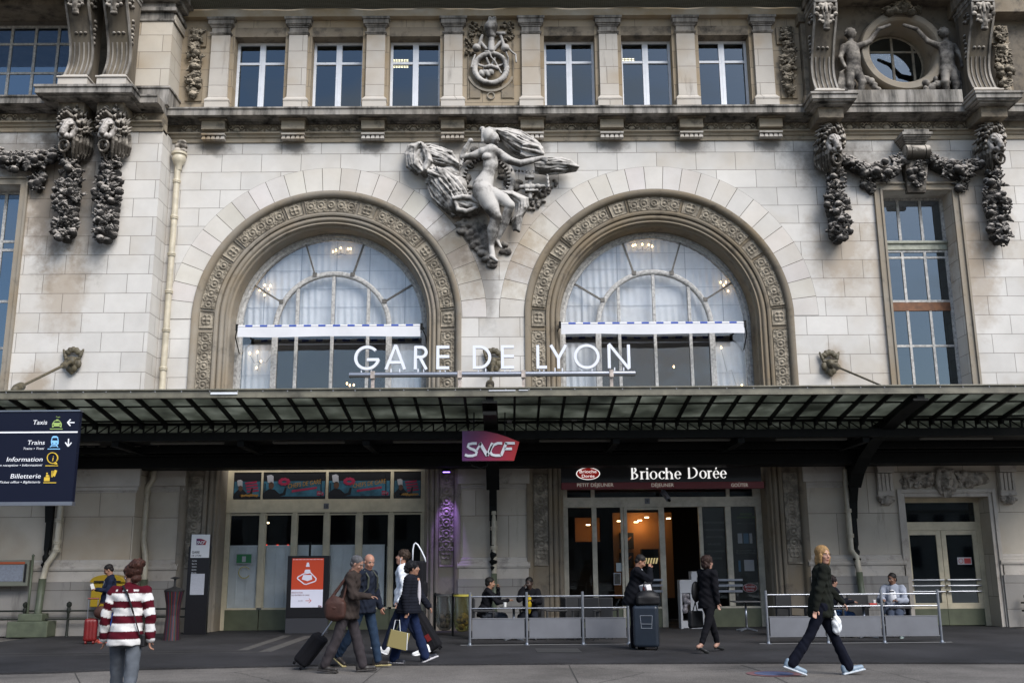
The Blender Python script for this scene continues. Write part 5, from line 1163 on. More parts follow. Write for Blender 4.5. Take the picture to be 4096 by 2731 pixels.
# backlit posters over the doors
m_sky = mat('poster_sky', (.035, .13, .19), .5, noise=.7, nscale=3); m_pk = mat('poster_dark', (.006, .006, .008), .5); m_ywt = mat('poster_amber', (.38, .19, .03), .5); m_prd = mat('poster_crimson', (.30, .02, .06), .5); m_sk = mat('poster_skin', (.10, .05, .03), .5); m_pw = mat('poster_white', (.38, .38, .40), .5)
def text(s, name, m, parent, x, y, z, h, w_=None, shear=0, ext=.004, align='LEFT', rotz=0, roty=0, label=None, bold=0, spacing=1.0, sx=1.0, off=0):
    cu = bpy.data.curves.new(name, 'FONT'); cu.body = s; cu.size = 1; cu.extrude = 0; cu.shear = shear; cu.space_character = spacing; cu.offset = bold; cu.resolution_u = 3
    t = bpy.data.objects.new(name, cu); COL.objects.link(t); bpy.context.view_layer.update(); dg = bpy.context.evaluated_depsgraph_get()
    me = bpy.data.meshes.new_from_object(t.evaluated_get(dg)); bpy.data.objects.remove(t); bpy.data.curves.remove(cu)
    n = len(me.vertices); co = np.zeros(n * 3); me.vertices.foreach_get('co', co); co = co.reshape(-1, 3)
    cap = .71; sc = h / cap; wd = co[:, 0].max() - co[:, 0].min(); sxx = sc * sx if w_ is None else w_ / wd
    X = (co[:, 0] - co[:, 0].min()) * sxx; Z = co[:, 1] * sc
    if align == 'RIGHT': X -= X.max()
    if align == 'CENTER': X -= X.max() / 2
    a = R_(roty); X, Z = X * math.cos(a) - Z * math.sin(a), X * math.sin(a) + Z * math.cos(a)
    out = np.stack([X, np.full(n, -ext), Z], 1)
    polys = [tuple(p.vertices) for p in me.polygons]; edges = {}
    for p in polys:
        for i in range(len(p)): e = (p[i], p[(i + 1) % len(p)]); edges[e] = 1
    V = [tuple(q) for q in out] + [(q[0], 0, q[2]) for q in out]; F = list(polys)
    for (i, j) in edges:
        if (j, i) not in edges: F.append((i, j, j + n, i + n))
    nm = bpy.data.meshes.new(name); nm.from_pydata(V, [], F); nm.materials.append(m); bpy.data.meshes.remove(me)
    o = bpy.data.objects.new(name, nm); COL.objects.link(o); o.location = (x, y, z); o.rotation_euler.z = rotz
    return tag(o, label, parent=parent)
TS = None
def poster(i, big):
    a, b_ = pe[2 * i], pe[2 * i + 1]; z0, z1 = ZP0, ZP1; h = z1 - z0; w_ = b_ - a; y = FY + .02
    o = MB().box(a, b_, y, y + .03, z0, z1).build('poster_box', m_pk, None); o['label'] = ['square backlit food poster at the left end of the row over the doors', 'long backlit chef poster, left of the two long ones', 'long backlit chef poster, right of the two long ones', 'square backlit food poster at the right end of the row over the doors'][i]; o['category'] = 'poster'; o['group'] = 'posters over the closed shop doors'
    MB().box(a + .02, b_ - .02, y - .004, y, z0 + .06, z0 + h * .68).build('sky_panel', m_sky, o)
    hx = a + w_ * (.13 if big else .26); s = 1 if big else .8
    mb = MB(); mb.prism([(hx - .26 * s, z0 + .05), (hx - .20 * s, z0 + .16), (hx - .06 * s, z0 + .27), (hx + .10 * s, z0 + .25), (hx + .24 * s, z0 + .13), (hx + .33 * s, z0 + .16), (hx + .38 * s, z0 + .30), (hx + .43 * s, z0 + .29), (hx + .40 * s, z0 + .10), (hx + .2 * s, z0 + .05)][::-1], y - .012, y - .004); mb.build('chef_jacket', m_pk, o)
    MB().prism([(hx + .075 * s * math.cos(t), z0 + .36 * s + .10 * s * math.sin(t)) for t in np.linspace(0, 6, 14)], y - .016, y - .004).build('chef_face', m_sk, o)
    MB().prism([(hx - .10 * s, z0 + .44 * s), (hx + .06 * s, z0 + .42 * s), (hx + .05 * s, z0 + .62 * s), (hx - .02 * s, z0 + .66 * s), (hx - .13 * s, z0 + .63 * s)][::-1], y - .016, y - .004).build('chef_hat', m_pw, o)
    if big:
        mb = MB()
        for q in range(9): t = q * .7; mb.prism([(a + w_ * .335 + .12 * math.cos(t) + .05 * math.cos(u), z0 + h * .66 + .07 * math.sin(t) + .045 * math.sin(u)) for u in np.linspace(0, 5.5, 8)], y - .012 - q * .0007, y - .004)
        mb.build('food_pile', m_prd, o)
        text('CHEFS DE GARE', 'headline', m_ywt, o, a + w_ * .40, y - .006, z0 + h * .40, .12, w_ * .54, .2, .004, roty=8)
        MB().add([(a + w_ * .46, y - .007, z0 + h * .24), (a + w_ * .86, y - .007, z0 + h * .38), (a + w_ * .86, y - .007, z0 + h * .46), (a + w_ * .46, y - .007, z0 + h * .33)], [(0, 1, 2, 3)]).build('ribbon', m_prd, o)
        MB().prism([(b_ - .24, z0 + .08), (b_ - .06, z0 + .08), (b_ - .05, z0 + .15), (b_ - .14, z0 + .2), (b_ - .24, z0 + .2)][::-1], y - .01, y - .004).build('logo_patch', m_prd, o)
        text('SNCF', 'logo_letters', m_pw, o, b_ - .225, y - .011, z0 + .115, .05, .15, .3)
        MB().box(b_ - .14, b_ - .115, y - .011, y - .004, z0 + .06, z1 - .03).box(a + .05, a + .07, y - .011, y - .004, z0 + .05, z0 + h * .6).build('platform_post', m_pk, o)
    else:
        mb = MB()
        for q in range(4): xx = a + w_ * .42 + .02 * q; zc = z0 + h * (.62 - .11 * q); mb.add([(xx, y - .008, zc - .035), (xx + w_ * .42, y - .008, zc - .0), (xx + w_ * .42, y - .008, zc + .05), (xx, y - .008, zc + .015)], [(0, 1, 2, 3)])
        mb.build('slogan_ribbon', m_prd, o)
        mb = MB(); rr = random.Random(i)
        for q in range(16): xx = a + .04 + (w_ - .1) * q / 16; mb.prism([(xx + .04 * math.cos(u), z0 + .07 + rr.uniform(0, .04) + .03 * math.sin(u)) for u in np.linspace(0, 5.5, 7)], y - .01 - q * .0005, y - .004)
        mb.build('bread_pile', m_ywt, o)
for i in range(4): poster(i, i in (1, 2))
gm = mat('grey_plate', (.12, .12, .13), .5); 
def number(s, px, py, lab):
    x, z = W(px, py, FY - .03); o = MB().box(x - .07, x + .07, FY - .035, FY - .021, z - .075, z + .075).build('number_plate', gm, None); tag(o, lab, 'number plate'); text(s, 'numeral', m_pk, o, x, FY - .036, z - .04, .08, None, align='CENTER')
number('10', 1305, 2023, 'small grey plate reading 10 above the closed doors'); number('9', 2589, 2003, 'small grey plate reading 9 above the bakery doors')
# reflections of lights in the square, imitated by glowing boxes inside the closed bay
mb = MB(); 
for (px, py, w_, h_) in ((1068, 2090, .11, .035), (1140, 2046, .10, .05)): x, z = W(px, py, FY + .9); mb.box(x - w_ / 2, x + w_ / 2, FY + .9, FY + .92, z - h_ / 2, z + h_ / 2)
mb.build('warm_reflection', M['lampw'], sf)
mb = MB()
for (px, py, w_, h_) in ((1060, 2180, .12, .05), (1110, 2180, .06, .04), (1152, 2180, .05, .04)): x, z = W(px, py, FY + .9); mb.box(x - w_ / 2, x + w_ / 2, FY + .9, FY + .92, z - h_ / 2, z + h_ / 2)
mb.build('red_reflection', mat('red_glow', (.6, .02, .01), emit=(1, .05, .02), es=1.1), sf)
# stickers on the first door
x, z = W(1036 - 55 + 0, 2234, FY); x0, z0 = W(942, 2254, FY); x1, z1 = W(1008, 2212, FY)
g_ = mat('green_notice', (.02, .16, .05), .5); o = MB().box(x0, x1, FY + .028, FY + .032, z0, z1).build('door_notice', m_pw, None); tag(o, 'green notice with a white heart badge on the closed shop glass', 'notice')
MB().box(x0 + .015, x1 - .015, FY + .024, FY + .027, z0 + .02, z1 - .02).build('notice_face', g_, o); MB().box((x0 + x1) / 2 - .05, (x0 + x1) / 2 + .05, FY + .020, FY + .023, z0 + .05, z0 + .2).build('badge', m_pw, o)
cx_, cz_ = W(976, 2288, FY); mb = MB(); P = [lambda r, t=R_(a): (cx_ + r * math.cos(t), cz_ + r * math.sin(t)) for a in range(30, 331, 10)]; sweep(mb, P, [(.165, FY + .028), (.165, FY + .024), (.14, FY + .024), (.14, FY + .028)]); tag(mb.build('yellow_arc_sticker', mat('yellow_sticker', (.42, .36, .10), .5), None), 'broken yellow ring sticker on the closed shop glass', 'sticker')
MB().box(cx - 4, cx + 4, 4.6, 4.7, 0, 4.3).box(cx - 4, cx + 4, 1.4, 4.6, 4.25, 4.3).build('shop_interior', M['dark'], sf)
# right bay: the bakery
cx = CX[1]; bz = lambda q: zof(q, 2640); bx = lambda q, py=2200: xof(q, py)
ZU1, ZU0, ZR1 = bz(1957), bz(1987), bz(2027); m_c2 = M['creamd']
mb = MB().box(cx - hw, cx + hw, FY, FY + .12, ZU1 + .3, 4.62).box(cx - hw, cx + hw, FY - .02, FY + .12, ZR1, ZU0).box(cx - hw, cx - hw + .14, FY - .015, FY + .12, 0, ZR1 - .002).box(cx + hw - .16, cx + hw, FY - .015, FY + .12, 0, ZR1 - .002)
for a, b_ in ((2242, 2268), (2363, 2378), (2904, 2918), (3010, 3063)): mb.box(bx(a, 1970), bx(b_, 1970), FY - .01, FY + .1, ZU0, ZU1 + .3)
sb = mb.build('shopfront', m_c2, B, bevel=.006, label='cream painted bakery front with its door open')
MB().box(cx - hw, cx + hw, FY + .05, FY + .06, ZU0, ZU1 + .3).build('pane', M['gl_dark'], sb)
ZB1 = bz(2425)
for a, b_, z0 in ((2370, 2389, ZB1), (2486, 2496, 0), (2498, 2512, ZB1), (2640, 2662, 0), (2800, 2815, 0), (2908, 2931, ZB1)): MB().box(bx(a), bx(b_), FY - .02, FY + .09, z0, ZR1 - .002).build('mullion', m_c2, sb, bevel=.005)
mb = MB().box(cx - hw + .14, bx(2486), FY, FY + .09, ZB1 - .05, ZB1 - .001).box(bx(2512), bx(2640), FY, FY + .09, ZB1 - .05, ZB1 - .001).box(bx(2815), cx + hw - .16, FY, FY + .09, ZB1 - .05, ZB1 - .001).box(bx(2512), bx(2640), FY, FY + .09, ZR1 - .07, ZR1 - .004); mb.build('door_rail', m_c2, sb)
for a, b_ in ((cx - hw + .14, bx(2486)), (bx(2496), bx(2640)), (bx(2815), cx + hw - .16), (bx(2640) + .0, bx(2664))): MB().box(a, b_, FY + .01, FY + .085, 0, ZB1 - .052).build('kick_panel', M['green'] if a < bx(2600) else M['green'], sb)
for a, b_ in ((cx - hw + .14, bx(2486)), (bx(2498), bx(2640)), (bx(2815), cx + hw - .16)): MB().box(a, b_, FY + .04, FY + .045, ZB1, ZR1 - .004).build('pane', M['gl_shop'], sb)
for (a, b_) in ((2560, 2652), (2868, 2970)):
    mb = MB()
    for py in (2318, 2340, 2363):
        z = zof(py, (a + b_) / 2, FY - .06); xa, xb_ = xof(a, py, FY - .06), xof(b_, py, FY - .06); mb.box(xa, xb_, FY - .08, FY - .04, z - .028, z + .028); mb.box(xa, xa + .03, FY - .05, FY, z - .02, z + .02).box(xb_ - .03, xb_, FY - .05, FY, z - .02, z + .02)
    mb.build('push_bar', M['steel'], sb)
# dark menu panels behind the right-hand glass
mp = mat('menu_board', (.010, .013, .012), .35); o = MB().box(bx(2815), bx(2905), FY + .07, FY + .09, ZB1 + .2, ZR1 - .01).box(bx(2932), bx(3030), FY + .07, FY + .09, ZB1 + .0, ZR1 - .01).build('menu_board', mp, None); tag(o, 'black menu panels with pale lettering inside the bakery glass', 'menu board')
m_mt = mat('menu_lettering', (.14, .15, .14), .6); m_mg = mat('menu_green_lettering', (.10, .20, .03), .6)
for s, py in (('PATISSERIES', 2093), ('VIENNOISERIES', 2122), ('SANDWICHS', 2150), ('SALADES', 2179), ('PLATS CHAUDS', 2207), ('BOISSONS', 2236)):
    x, z = W(2858, py, FY + .06); text(s, 'menu_line', m_mt, o, x, FY + .068, z, .055, min(.56, .05 * len(s)), align='CENTER')
for s, py, m_, w_ in (('RESTEZ', 2059, m_mg, .32), ('CONNECTE', 2072, m_mg, .5), ('WIFI GRATUIT', 2096, m_mt, .5), ('RECHARGEMENT DE', 2204, m_mt, .52), ('TELEPHONE PORTABLE', 2214, m_mt, .56)):
    x, z = W(2985, py, FY + .06); text(s, 'menu_line', m_, o, x, FY + .068, z, .05, w_, align='CENTER')
m_scr = mat('picture_blue', (.06, .14, .22), .4); 
for (a, b_, c, d, mm) in ((2950, 2970, 2132, 2172, m_pw), (2973, 2995, 2132, 2172, m_scr), (2997, 3010, 2132, 2172, m_pw), (2976, 3018, 2238, 2282, m_pw), (2953, 2964, 2240, 2284, m_scr)):
    x0, z1 = W(a, c, FY + .065); x1, z0 = W(b_, d, FY + .065); MB().box(x0, x1, FY + .06, FY + .068, z0, z1).build('menu_picture', mm, o)
def oval(parent, x, y, z, rx, rz, m1, m2, name='badge', rot=0):
    mb = MB().prism([(x + rx * math.cos(t), z + rz * math.sin(t)) for t in np.linspace(0, 2 * PI, 33)[:-1]], y, y + .02); a = mb.build(name + '_rim', m1, parent); MB().prism([(x + rx * .93 * math.cos(t), z + rz * .90 * math.sin(t)) for t in np.linspace(0, 2 * PI, 33)[:-1]], y - .006, y - .0005).build(name, m2, parent); return a
m_red = mat('bakery_red', (.16, .004, .006), .4); m_wl = mat('lit_white_letter', (.8, .8, .82), .4, emit=(1, .98, .95), es=.42); m_wt = mat('pale_letter', (.55, .50, .46), .5, emit=(1, .85, .7), es=.10); m_blk = mat('sign_black', (.008, .007, .008), .35)
x, z = W(3000, 2350, FY + .05); oval(o, x, FY + .05, z, .20, .12, m_pw, m_red); text('Brioche', 'badge_word', m_pw, o, x, FY + .043, z + .01, .06, .26, align='CENTER'); text('Dorée', 'badge_word', m_pw, o, x, FY + .043, z - .075, .06, .2, align='CENTER')
# bakery interior: dim room with an orange wall, pictures and spots
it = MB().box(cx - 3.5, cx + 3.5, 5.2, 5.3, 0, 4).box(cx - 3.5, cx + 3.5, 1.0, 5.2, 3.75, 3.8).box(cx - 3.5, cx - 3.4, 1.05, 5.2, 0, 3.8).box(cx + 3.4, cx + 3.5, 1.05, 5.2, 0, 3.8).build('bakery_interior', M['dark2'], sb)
m_or = mat('orange_wall', (.24, .10, .03), .8); x0, z1 = W(2450, 2050, 3.6); x1, z0 = W(2700, 2390, 3.6); MB().box(x0, x1, 3.6, 3.65, z0, z1).build('orange_wall', m_or, sb); x0, z1 = W(2300, 2070, 3.9); x1, z0 = W(2400, 2165, 3.9); MB().box(x0, x1, 3.9, 3.95, z0, z1).build('orange_wall', m_or, sb)
for (a, b_, c, d) in ((2477, 2536, 2130, 2194), (2477, 2536, 2210, 2270)):
    x0, z1 = W(a, c, 3.5); x1, z0 = W(b_, d, 3.5); p_ = MB().box(x0, x1, 3.5, 3.55, z0, z1).build('picture_frame', M['dark'], sb); MB().prism([((x0 + x1) / 2 + .13 * math.cos(t) + .08 * math.sin(t), (z0 + z1) / 2 + .1 * math.sin(t) + .08 * math.cos(t)) for t in np.linspace(0, 5.9, 12)], 3.485, 3.498).build('picture_motif', mat('bread_picture', (.30, .10, .02), .6), p_)
x0, z1 = W(2568, 2195, 2.8); x1, z0 = W(2640, 2345, 2.8); p_ = MB().box(x0, x1, 2.8, 3.2, 0, z1).build('display_fridge', M['dark'], sb)
mb = MB()
for q in range(5): xa = W(2577 + q * 11, 2244, 2.78)[0]; z_a = W(2580, 2253, 2.78)[1]; mb.prism([(xa, z_a), (xa + .045, z_a), (xa + .09, z_a + .16), (xa + .045, z_a + .16)], 2.775, 2.795)
mb.build('lit_packets', mat('lit_packet', (.4, .35, .2), emit=(1, .8, .4), es=.25), sb)
mb = MB()
for (px, py) in ((2353, 2098), (2477, 2083), (2588, 2068), (2560, 2080), (2545, 2087), (2675, 2072)): x, z = W(px, py, 3.2); mb.box(x - .055, x + .055, 3.2, 3.3, z - .012, z + .012)
mb.build('spot_lamp', M['lampw'], sb)
for (px, py, e) in ((2353, 2115, 9), (2560, 2110, 14)):
    ld = bpy.data.lights.new('spot_glow', 'POINT'); ld.energy = e * .42; ld.color = (1, .6, .25); ld.shadow_soft_size = .05; lo_ = bpy.data.objects.new('spot_glow', ld); COL.objects.link(lo_); x, z = W(px, py - 20, 3.3); lo_.location = (x, 3.25, z - .05)
# small notices on the bakery glass
for (a, b_, c, d, mm, lb) in ((2465, 2488, 2250, 2284, mat('pale_notice', (.32, .36, .36), .5), 'small pale notice on the bakery glass'), (2455, 2485, 2290, 2338, m_pw, 'framed bread photo on the bakery glass')):
    x0, z1 = W(a, c, FY); x1, z0 = W(b_, d, FY); o2 = MB().box(x0, x1, FY + .02, FY + .035, z0, z1).build('glass_notice', mm, None); tag(o2, lb, 'notice'); 
    if d > 2300: MB().box(x0 + .015, x1 - .015, FY + .012, FY + .019, z0 + .02, z1 - .02).build('notice_photo', mat('dark_photo', (.05, .045, .035), .5, noise=.9, nscale=12), o2)
# fascia sign
SY = .30; x0, z1 = W(2243, 1820, SY); x1, z0 = W(3046, 1925, SY); zr = W(2600, 1955, SY)[1]; xr1 = W(3054, 1940, SY)[0]
sg = empty('shop_sign', 'black fascia sign with white lettering and a red lower band over the bakery', 'shop sign')
MB().box(x0, x1, SY, SY + .2, z0, z1 + .05).build('fascia', m_blk, sg); MB().box(x0, xr1, SY - .06, SY + .2, zr, z0 - .002).build('red_band', m_red, sg, bevel=.006)
# flared serif lettering: Inter outlines thinned sideways, with serifs set on the stems
def sp(px, py): return W(px, py, SY)
xa, za = sp(2048 + 1092 / 2.296, 1366 + 1262 / 2.296); xb_, _ = sp(2048 + 1558 / 2.296, 1366 + 1262 / 2.296); xc_, _ = sp(2048 + 1615 / 2.296, 1916); xd, _ = sp(2048 + 1975 / 2.296, 1916)
GL = {'B': (.62, 'v.1,0,1;a.14,.76,.26,.24,-90,90;a.14,.265,.36,.265,-90,90'), 'r': (.38, 'v.12,0,.64;a.27,.47,.13,.17,45,150'), 'i': (.26, 'v.13,0,.64;d.13,.85'), 'o': (.60, 'a.3,.32,.26,.33,0,360'), 'c': (.48, 'a.28,.32,.24,.33,45,315;d.42,.53'), 'h': (.62, 'v.12,0,1.05;a.3,.44,.17,.2,0,150;v.47,0,.46'), 'e': (.52, 'a.27,.32,.23,.33,0,318;l.06,.345,.5,.345'), 'D': (.80, 'v.1,0,1;a.14,.5,.58,.5,-90,90')}
GL['é'] = (.52, GL['e'][1] + ';k.22,.76,.38,.98')
def serif(word, xa, xb, z0, h, m, parent, y):
    tot = sum(GL[c][0] for c in word); sx = (xb - xa) / tot; cx0 = xa; mb = MB(); T_ = .115
    for c in word:
        for tk in GL[c][1].split(';'):
            k = tk[0]; a = [float(q) for q in tk[1:].split(',')]; X = lambda f: cx0 + f * sx; Z = lambda f: z0 + f * h
            if k == 'v':
                mb.box(X(a[0] - T_ / 2), X(a[0] + T_ / 2), y, y + .03, Z(a[1]), Z(a[2])); mb.box(X(a[0] - .12), X(a[0] + .12), y + .001, y + .03, Z(a[1]), Z(a[1] + .035)); mb.box(X(a[0] - .12), X(a[0] + T_ / 2), y + .001, y + .03, Z(a[2] - .035), Z(a[2]))
            elif k == 'a':
                n = max(8, int(abs(a[5] - a[4]) / 9)); V = []
                for i in range(n + 1):
                    t = R_(a[4] + (a[5] - a[4]) * i / n); w_ = .04 + (T_ - .04) * abs(math.cos(t)) ** 1.5; V.append(((X(a[0] + a[2] * math.cos(t)), Z(a[1] + a[3] * math.sin(t))), (X(a[0] + (a[2] - w_) * math.cos(t)), Z(a[1] + (a[3] - w_ * .9) * math.sin(t)))))
                for i in range(n): mb.prism([V[i][1], V[i + 1][1], V[i + 1][0], V[i][0]], y + .002, y + .03)
            elif k == 'd': mb.prism([(X(a[0]) + .028 * math.cos(t), Z(a[1]) + .028 * math.sin(t)) for t in np.linspace(0, 5.6, 10)], y + .002, y + .03)
            elif k == 'l': mb.box(X(a[0]), X(a[2]), y + .003, y + .03, Z(a[1] - .02), Z(a[1] + .02))
            else: mb.prism([(X(a[0]), Z(a[1])), (X(a[0] + .08), Z(a[1])), (X(a[2]), Z(a[3])), (X(a[2] - .09), Z(a[3]))][::-1], y + .003, y + .03)
        cx0 += GL[c][0] * sx
    mb.build('lettering', m, parent)
serif('Brioche', xa, xb_, za, .325, m_wl, sg, SY - .03); serif('Dorée', xc_, xd, za + .01, .325, m_wl, sg, SY - .03)
for s, px0, px1 in (('PETIT DÉJEUNER', 598, 932), ('DÉJEUNER', 1282, 1486), ('GOÛTER', 2014, 2168)):
    a, z_ = W(2048 + px0 / 2.296, 1366 + 1332 / 2.296, SY - .06); b_, _ = W(2048 + px1 / 2.296, 1940, SY - .06); text(s, 'lettering', m_wt, sg, a, SY - .063, z_, .095, b_ - a, 0, .004)
ox, oz = W(2048 + 698 / 2.296, 1366 + 1212 / 2.296, SY); oval(sg, ox, SY - .03, oz, .325, .165, m_wl, mat('badge_red', (.22, .008, .008), .4, emit=(.8, .02, .01), es=.09)); text('Brioche', 'badge_word', m_wl, sg, ox, SY - .04, oz + .015, .09, .46, align='CENTER'); text('Dorée', 'badge_word', m_wl, sg, ox, SY - .04, oz - .105, .085, .34, align='CENTER')
# security camera on the bakery transom
x, z = W(2660, 1995, .5); o = empty('security_camera', 'grey box camera hanging over the bakery doors', 'camera', loc=(0, 0, 0)); MB().bar((x - .06, SY + .15, z + .20), (x + .03, SY - .25, z - .05), .11, .11).build('camera_body', M['galv'], o, bevel=.01); MB().tube([(x + .03, SY - .25, z - .05), (x + .04, SY - .30, z - .075)], .04, 10).build('lens', M['iron'], o); MB().bar((x - .06, SY + .3, z + .25), (x - .06, SY + .1, z + .2), .04).build('bracket', M['galv'], o)
# side door on the right with its pediment
DY = .55; dxx = lambda px, py=2200: W(px, py, DY)[0]; dz_ = lambda py, px=3800: W(px, py, DY)[1]
x0, x1 = GDx; mb = MB(); zt = GDz - .04; zlt = dz_(2086); zl1, zl0 = dz_(2120), dz_(2410); xm = (x0 + x1) / 2; xi0, xi1 = x0 + .14, x1 - .14
mb.box(x0, xi0, DY, DY + .1, 0, zt + .1).box(xi1, x1, DY, DY + .1, 0, zt + .1).box(xi0, xi1, DY, DY + .1, zt - .08, zt + .1).box(xi0, xi1, DY, DY + .1, zl1, zlt)
dr = mb.build('door', M['cream'], B, bevel=.008, label='cream double door with dark glass and steel push bars')
for a, b_ in ((xi0, xm - .005), (xm + .005, xi1)):
    l = MB().box(a, a + .13, DY + .01, DY + .08, zl0, zl1 - .003).box(b_ - .13, b_, DY + .01, DY + .08, zl0, zl1 - .003).box(a + .13, b_ - .13, DY + .01, DY + .08, zl1 - .12, zl1 - .003).box(a, b_, DY + .01, DY + .08, zl0 - .15, zl0 - .001).build('door_leaf', M['cream'], dr, bevel=.006)
    MB().box(a, b_, DY + .012, DY + .078, .02, zl0 - .152).build('kick_panel', M['green'], dr); MB().box(a + .1, b_ - .1, DY + .04, DY + .046, zl0, zl1 - .05).build('pane', M['gl_dark'], dr)
    mb = MB()
    for py in (2318, 2341, 2364): z = dz_(py); mb.tube([(a + .02, DY - .07, z), (b_ - .06, DY - .07, z)], .024, 8); mb.box(a + .02, a + .05, DY - .06, DY + .01, z - .02, z + .02).box(b_ - .09, b_ - .06, DY - .06, DY + .01, z - .02, z + .02)
    mb.build('push_bar', M['steel'], dr)
MB().box(xi0, xi1, DY + .04, DY + .046, zlt, zt - .08).build('pane', M['gl_dark'], dr); MB().box(x0 - .3, x1 + .3, DY + .3, DY + .4, 0, 4).build('door_back', M['dark'], dr)
x, z = W(3860, 2242, DY); o = MB().box(x - .19, x + .19, DY + .025, DY + .037, z - .095, z + .095).build('door_sign', m_pw, None); tag(o, 'white and red notice on the right leaf of the side door', 'notice'); MB().box(x - .01, x + .17, DY + .02, DY + .024, z - .07, z + .07).build('red_field', mat('notice_red', (.35, .02, .02), .5), o)
mb = MB(); sweep(mb, [lambda r, t=2 * PI * q / 20: (x - .10 + r * math.cos(t), z + r * math.sin(t)) for q in range(21)], [(.065, DY + .024), (.065, DY + .02), (.05, DY + .02), (.05, DY + .024)]); mb.build('prohibition_ring', mat('ring_red', (.3, .05, .05), .5), o)
mb = MB(); e = .20
for a, b_, d in ((0, .10, .03), (.102, .20, .07)): mb.box(x0 - b_, x0 - a, -d, 0, 0, GDz + b_).box(x1 + a, x1 + b_, -d, 0, 0, GDz + b_).box(x0 - a, x1 + a, -d, 0, GDz + a, GDz + b_)
mb.build('door_surround', M['gmould'], B, bevel=.008)
mb = MB()
for z0, z1, e in ((4.24, 4.30, .22), (4.302, 4.36, .30), (4.362, 4.50, .36), (4.502, 4.56, .40)): mb.box(x0 - .65 - e * .6, x1 + .65 + e * .6, -e, 0, z0, z1)
mb.build('door_hood', M['gmould'], B, bevel=.012)
for x in (x0 - .52, x1 + .52):
    mb = MB().box(x - .22, x + .22, -.24, 0, 4.0, 4.238).box(x - .24, x + .24, -.27, 0, 4.14, 4.236)
    for q in range(4): mb.box(x - .20 + q * .105, x - .20 + q * .105 + .075, -.16, 0, 3.52, 3.98)
    mb.box(x - .21, x + .21, -.12, 0, 3.45, 3.99).box(x - .22, x + .22, -.15, 0, 3.38, 3.46); c_ = mb.build('hood_console', M['gmould'], B, bevel=.006)
    fruit([(x - .15, -.06, 3.3), (x + .15, -.06, 3.28)], [.1, .1], .07, 61, 1.5).mesh('console_leaf', .018, M['gcarve'], c_)
fruit([(x0 + .0, -.02, 3.78), (xm - .35, -.04, 3.80)], [.17, .2], .06, 62, 1.3).mesh('door_garland', .018, M['gcarve'], B); fruit([(xm + .35, -.04, 3.80), (x1, -.02, 3.78)], [.2, .17], .06, 63, 1.3).mesh('door_garland', .018, M['gcarve'], B)
v = SDF(); v.ell((xm, -.10, 3.78), (.17, .16, .26), .03).ell((xm, -.25, 3.74), (.04, .06, .08), .02).ell((xm, -.16, 3.60), (.10, .10, .07), .02)
for s in (-1, 1): v.ell((xm + s * .065, -.235, 3.82), (.035, .03, .02), .008, sub=True); v.chain([(xm + s * .16, -.08, 3.95), (xm + s * .24, -.1, 3.7), (xm + s * .16, -.1, 3.45)], [.08, .08, .04], .02)
for q in range(5): v.chain([(xm - .12 + q * .06, -.15, 3.58), (xm - .08 + q * .04, -.12, 3.34)], [.04, .02], .01)
for q in range(7): v.ell((xm - .18 + q * .06, -.12, 4.05 + .04 * math.sin(q)), .06, .01)
v.mesh('carved_mask', .014, M['gcarve'], B)
# ------------------------------------------------------------------ canopy
CN = empty('glass_canopy', 'long iron and dirty glass canopy over the pavement along the whole station front', 'canopy')
FYC = -5.2; x0c, x1c = -15.5, 15.5
mb = MB().box(x0c, x1c, FYC - .05, FYC + .02, 5.30, 5.44).box(x0c, x1c, FYC - .09, FYC + .10, 5.442, 5.475).box(x0c, x1c, FYC - .07, FYC + .06, 5.275, 5.298); mb.build('gutter', M['fascia'], CN, bevel=.006)
mb = MB(); rr = random.Random(2); x = x0c
while x < x1c:
    mb.lathe((x, FYC - .055, 5.425), [(.001, -.012), (.014, -.008), (.014, .0), (.001, .001)], 8, 'y'); x += rr.uniform(.48, .62)
mb.build('rivet', mat('rivet_galv', (.6, .6, .62), .4), CN)
# slightly sloping glass: down from the front edge to a valley near the wall
zg = lambda y: 5.34 - .155 * (y - FYC) if y < -.9 else 5.34 - .155 * (-.9 - FYC)
sp_ = .5565; n0 = int((x0c - CC) / sp_); n1 = int((x1c - CC) / sp_)
def dirty_glass(f=1):
    m = bpy.data.materials.new('dirty_roof_glass'); m.use_nodes = True; t = m.node_tree; N = t.nodes; L = t.links; b = N['Principled BSDF']; b.inputs['Base Color'].default_value = (.16, .175, .15, 1); b.inputs['Roughness'].default_value = .3
    tl = N.new('ShaderNodeBsdfTranslucent'); tc = N.new('ShaderNodeTexCoord'); n = N.new('ShaderNodeTexNoise'); n.inputs['Scale'].default_value = 1.4; n.inputs['Detail'].default_value = 8; L.new(tc.outputs['Object'], n.inputs['Vector'])
    c = rp(N, L, n.outputs['Fac'], [(.30, (.012 * f, .014 * f, .010 * f)), (.52, (.06 * f, .068 * f, .052 * f)), (.75, (.17 * f, .185 * f, .15 * f))]); L.new(c, tl.inputs[0]); mx = N.new('ShaderNodeMixShader'); mx.inputs[0].default_value = .62; L.new(b.outputs[0], mx.inputs[1]); L.new(tl.outputs[0], mx.inputs[2]); L.new(mx.outputs[0], N['Material Output'].inputs[0]); return m
M['rg'] = dirty_glass(); M['rg2'] = dirty_glass(.4); m2 = MB(); mb = MB(); mr_ = MB()
for i in range(n0, n1):
    a = CC + i * sp_ + .02; b_ = a + sp_ - .04
    for (ya, yb) in ((FYC + .05, -4.42), (-4.40, -3.32)): 
        tz = rr.uniform(-.006, .006); mb.add([(a, ya, zg(ya) + .02), (b_, ya, zg(ya) + .02 + tz), (b_, yb, zg(yb) + .02 + tz), (a, yb, zg(yb) + .02)], [(0, 1, 2, 3)])
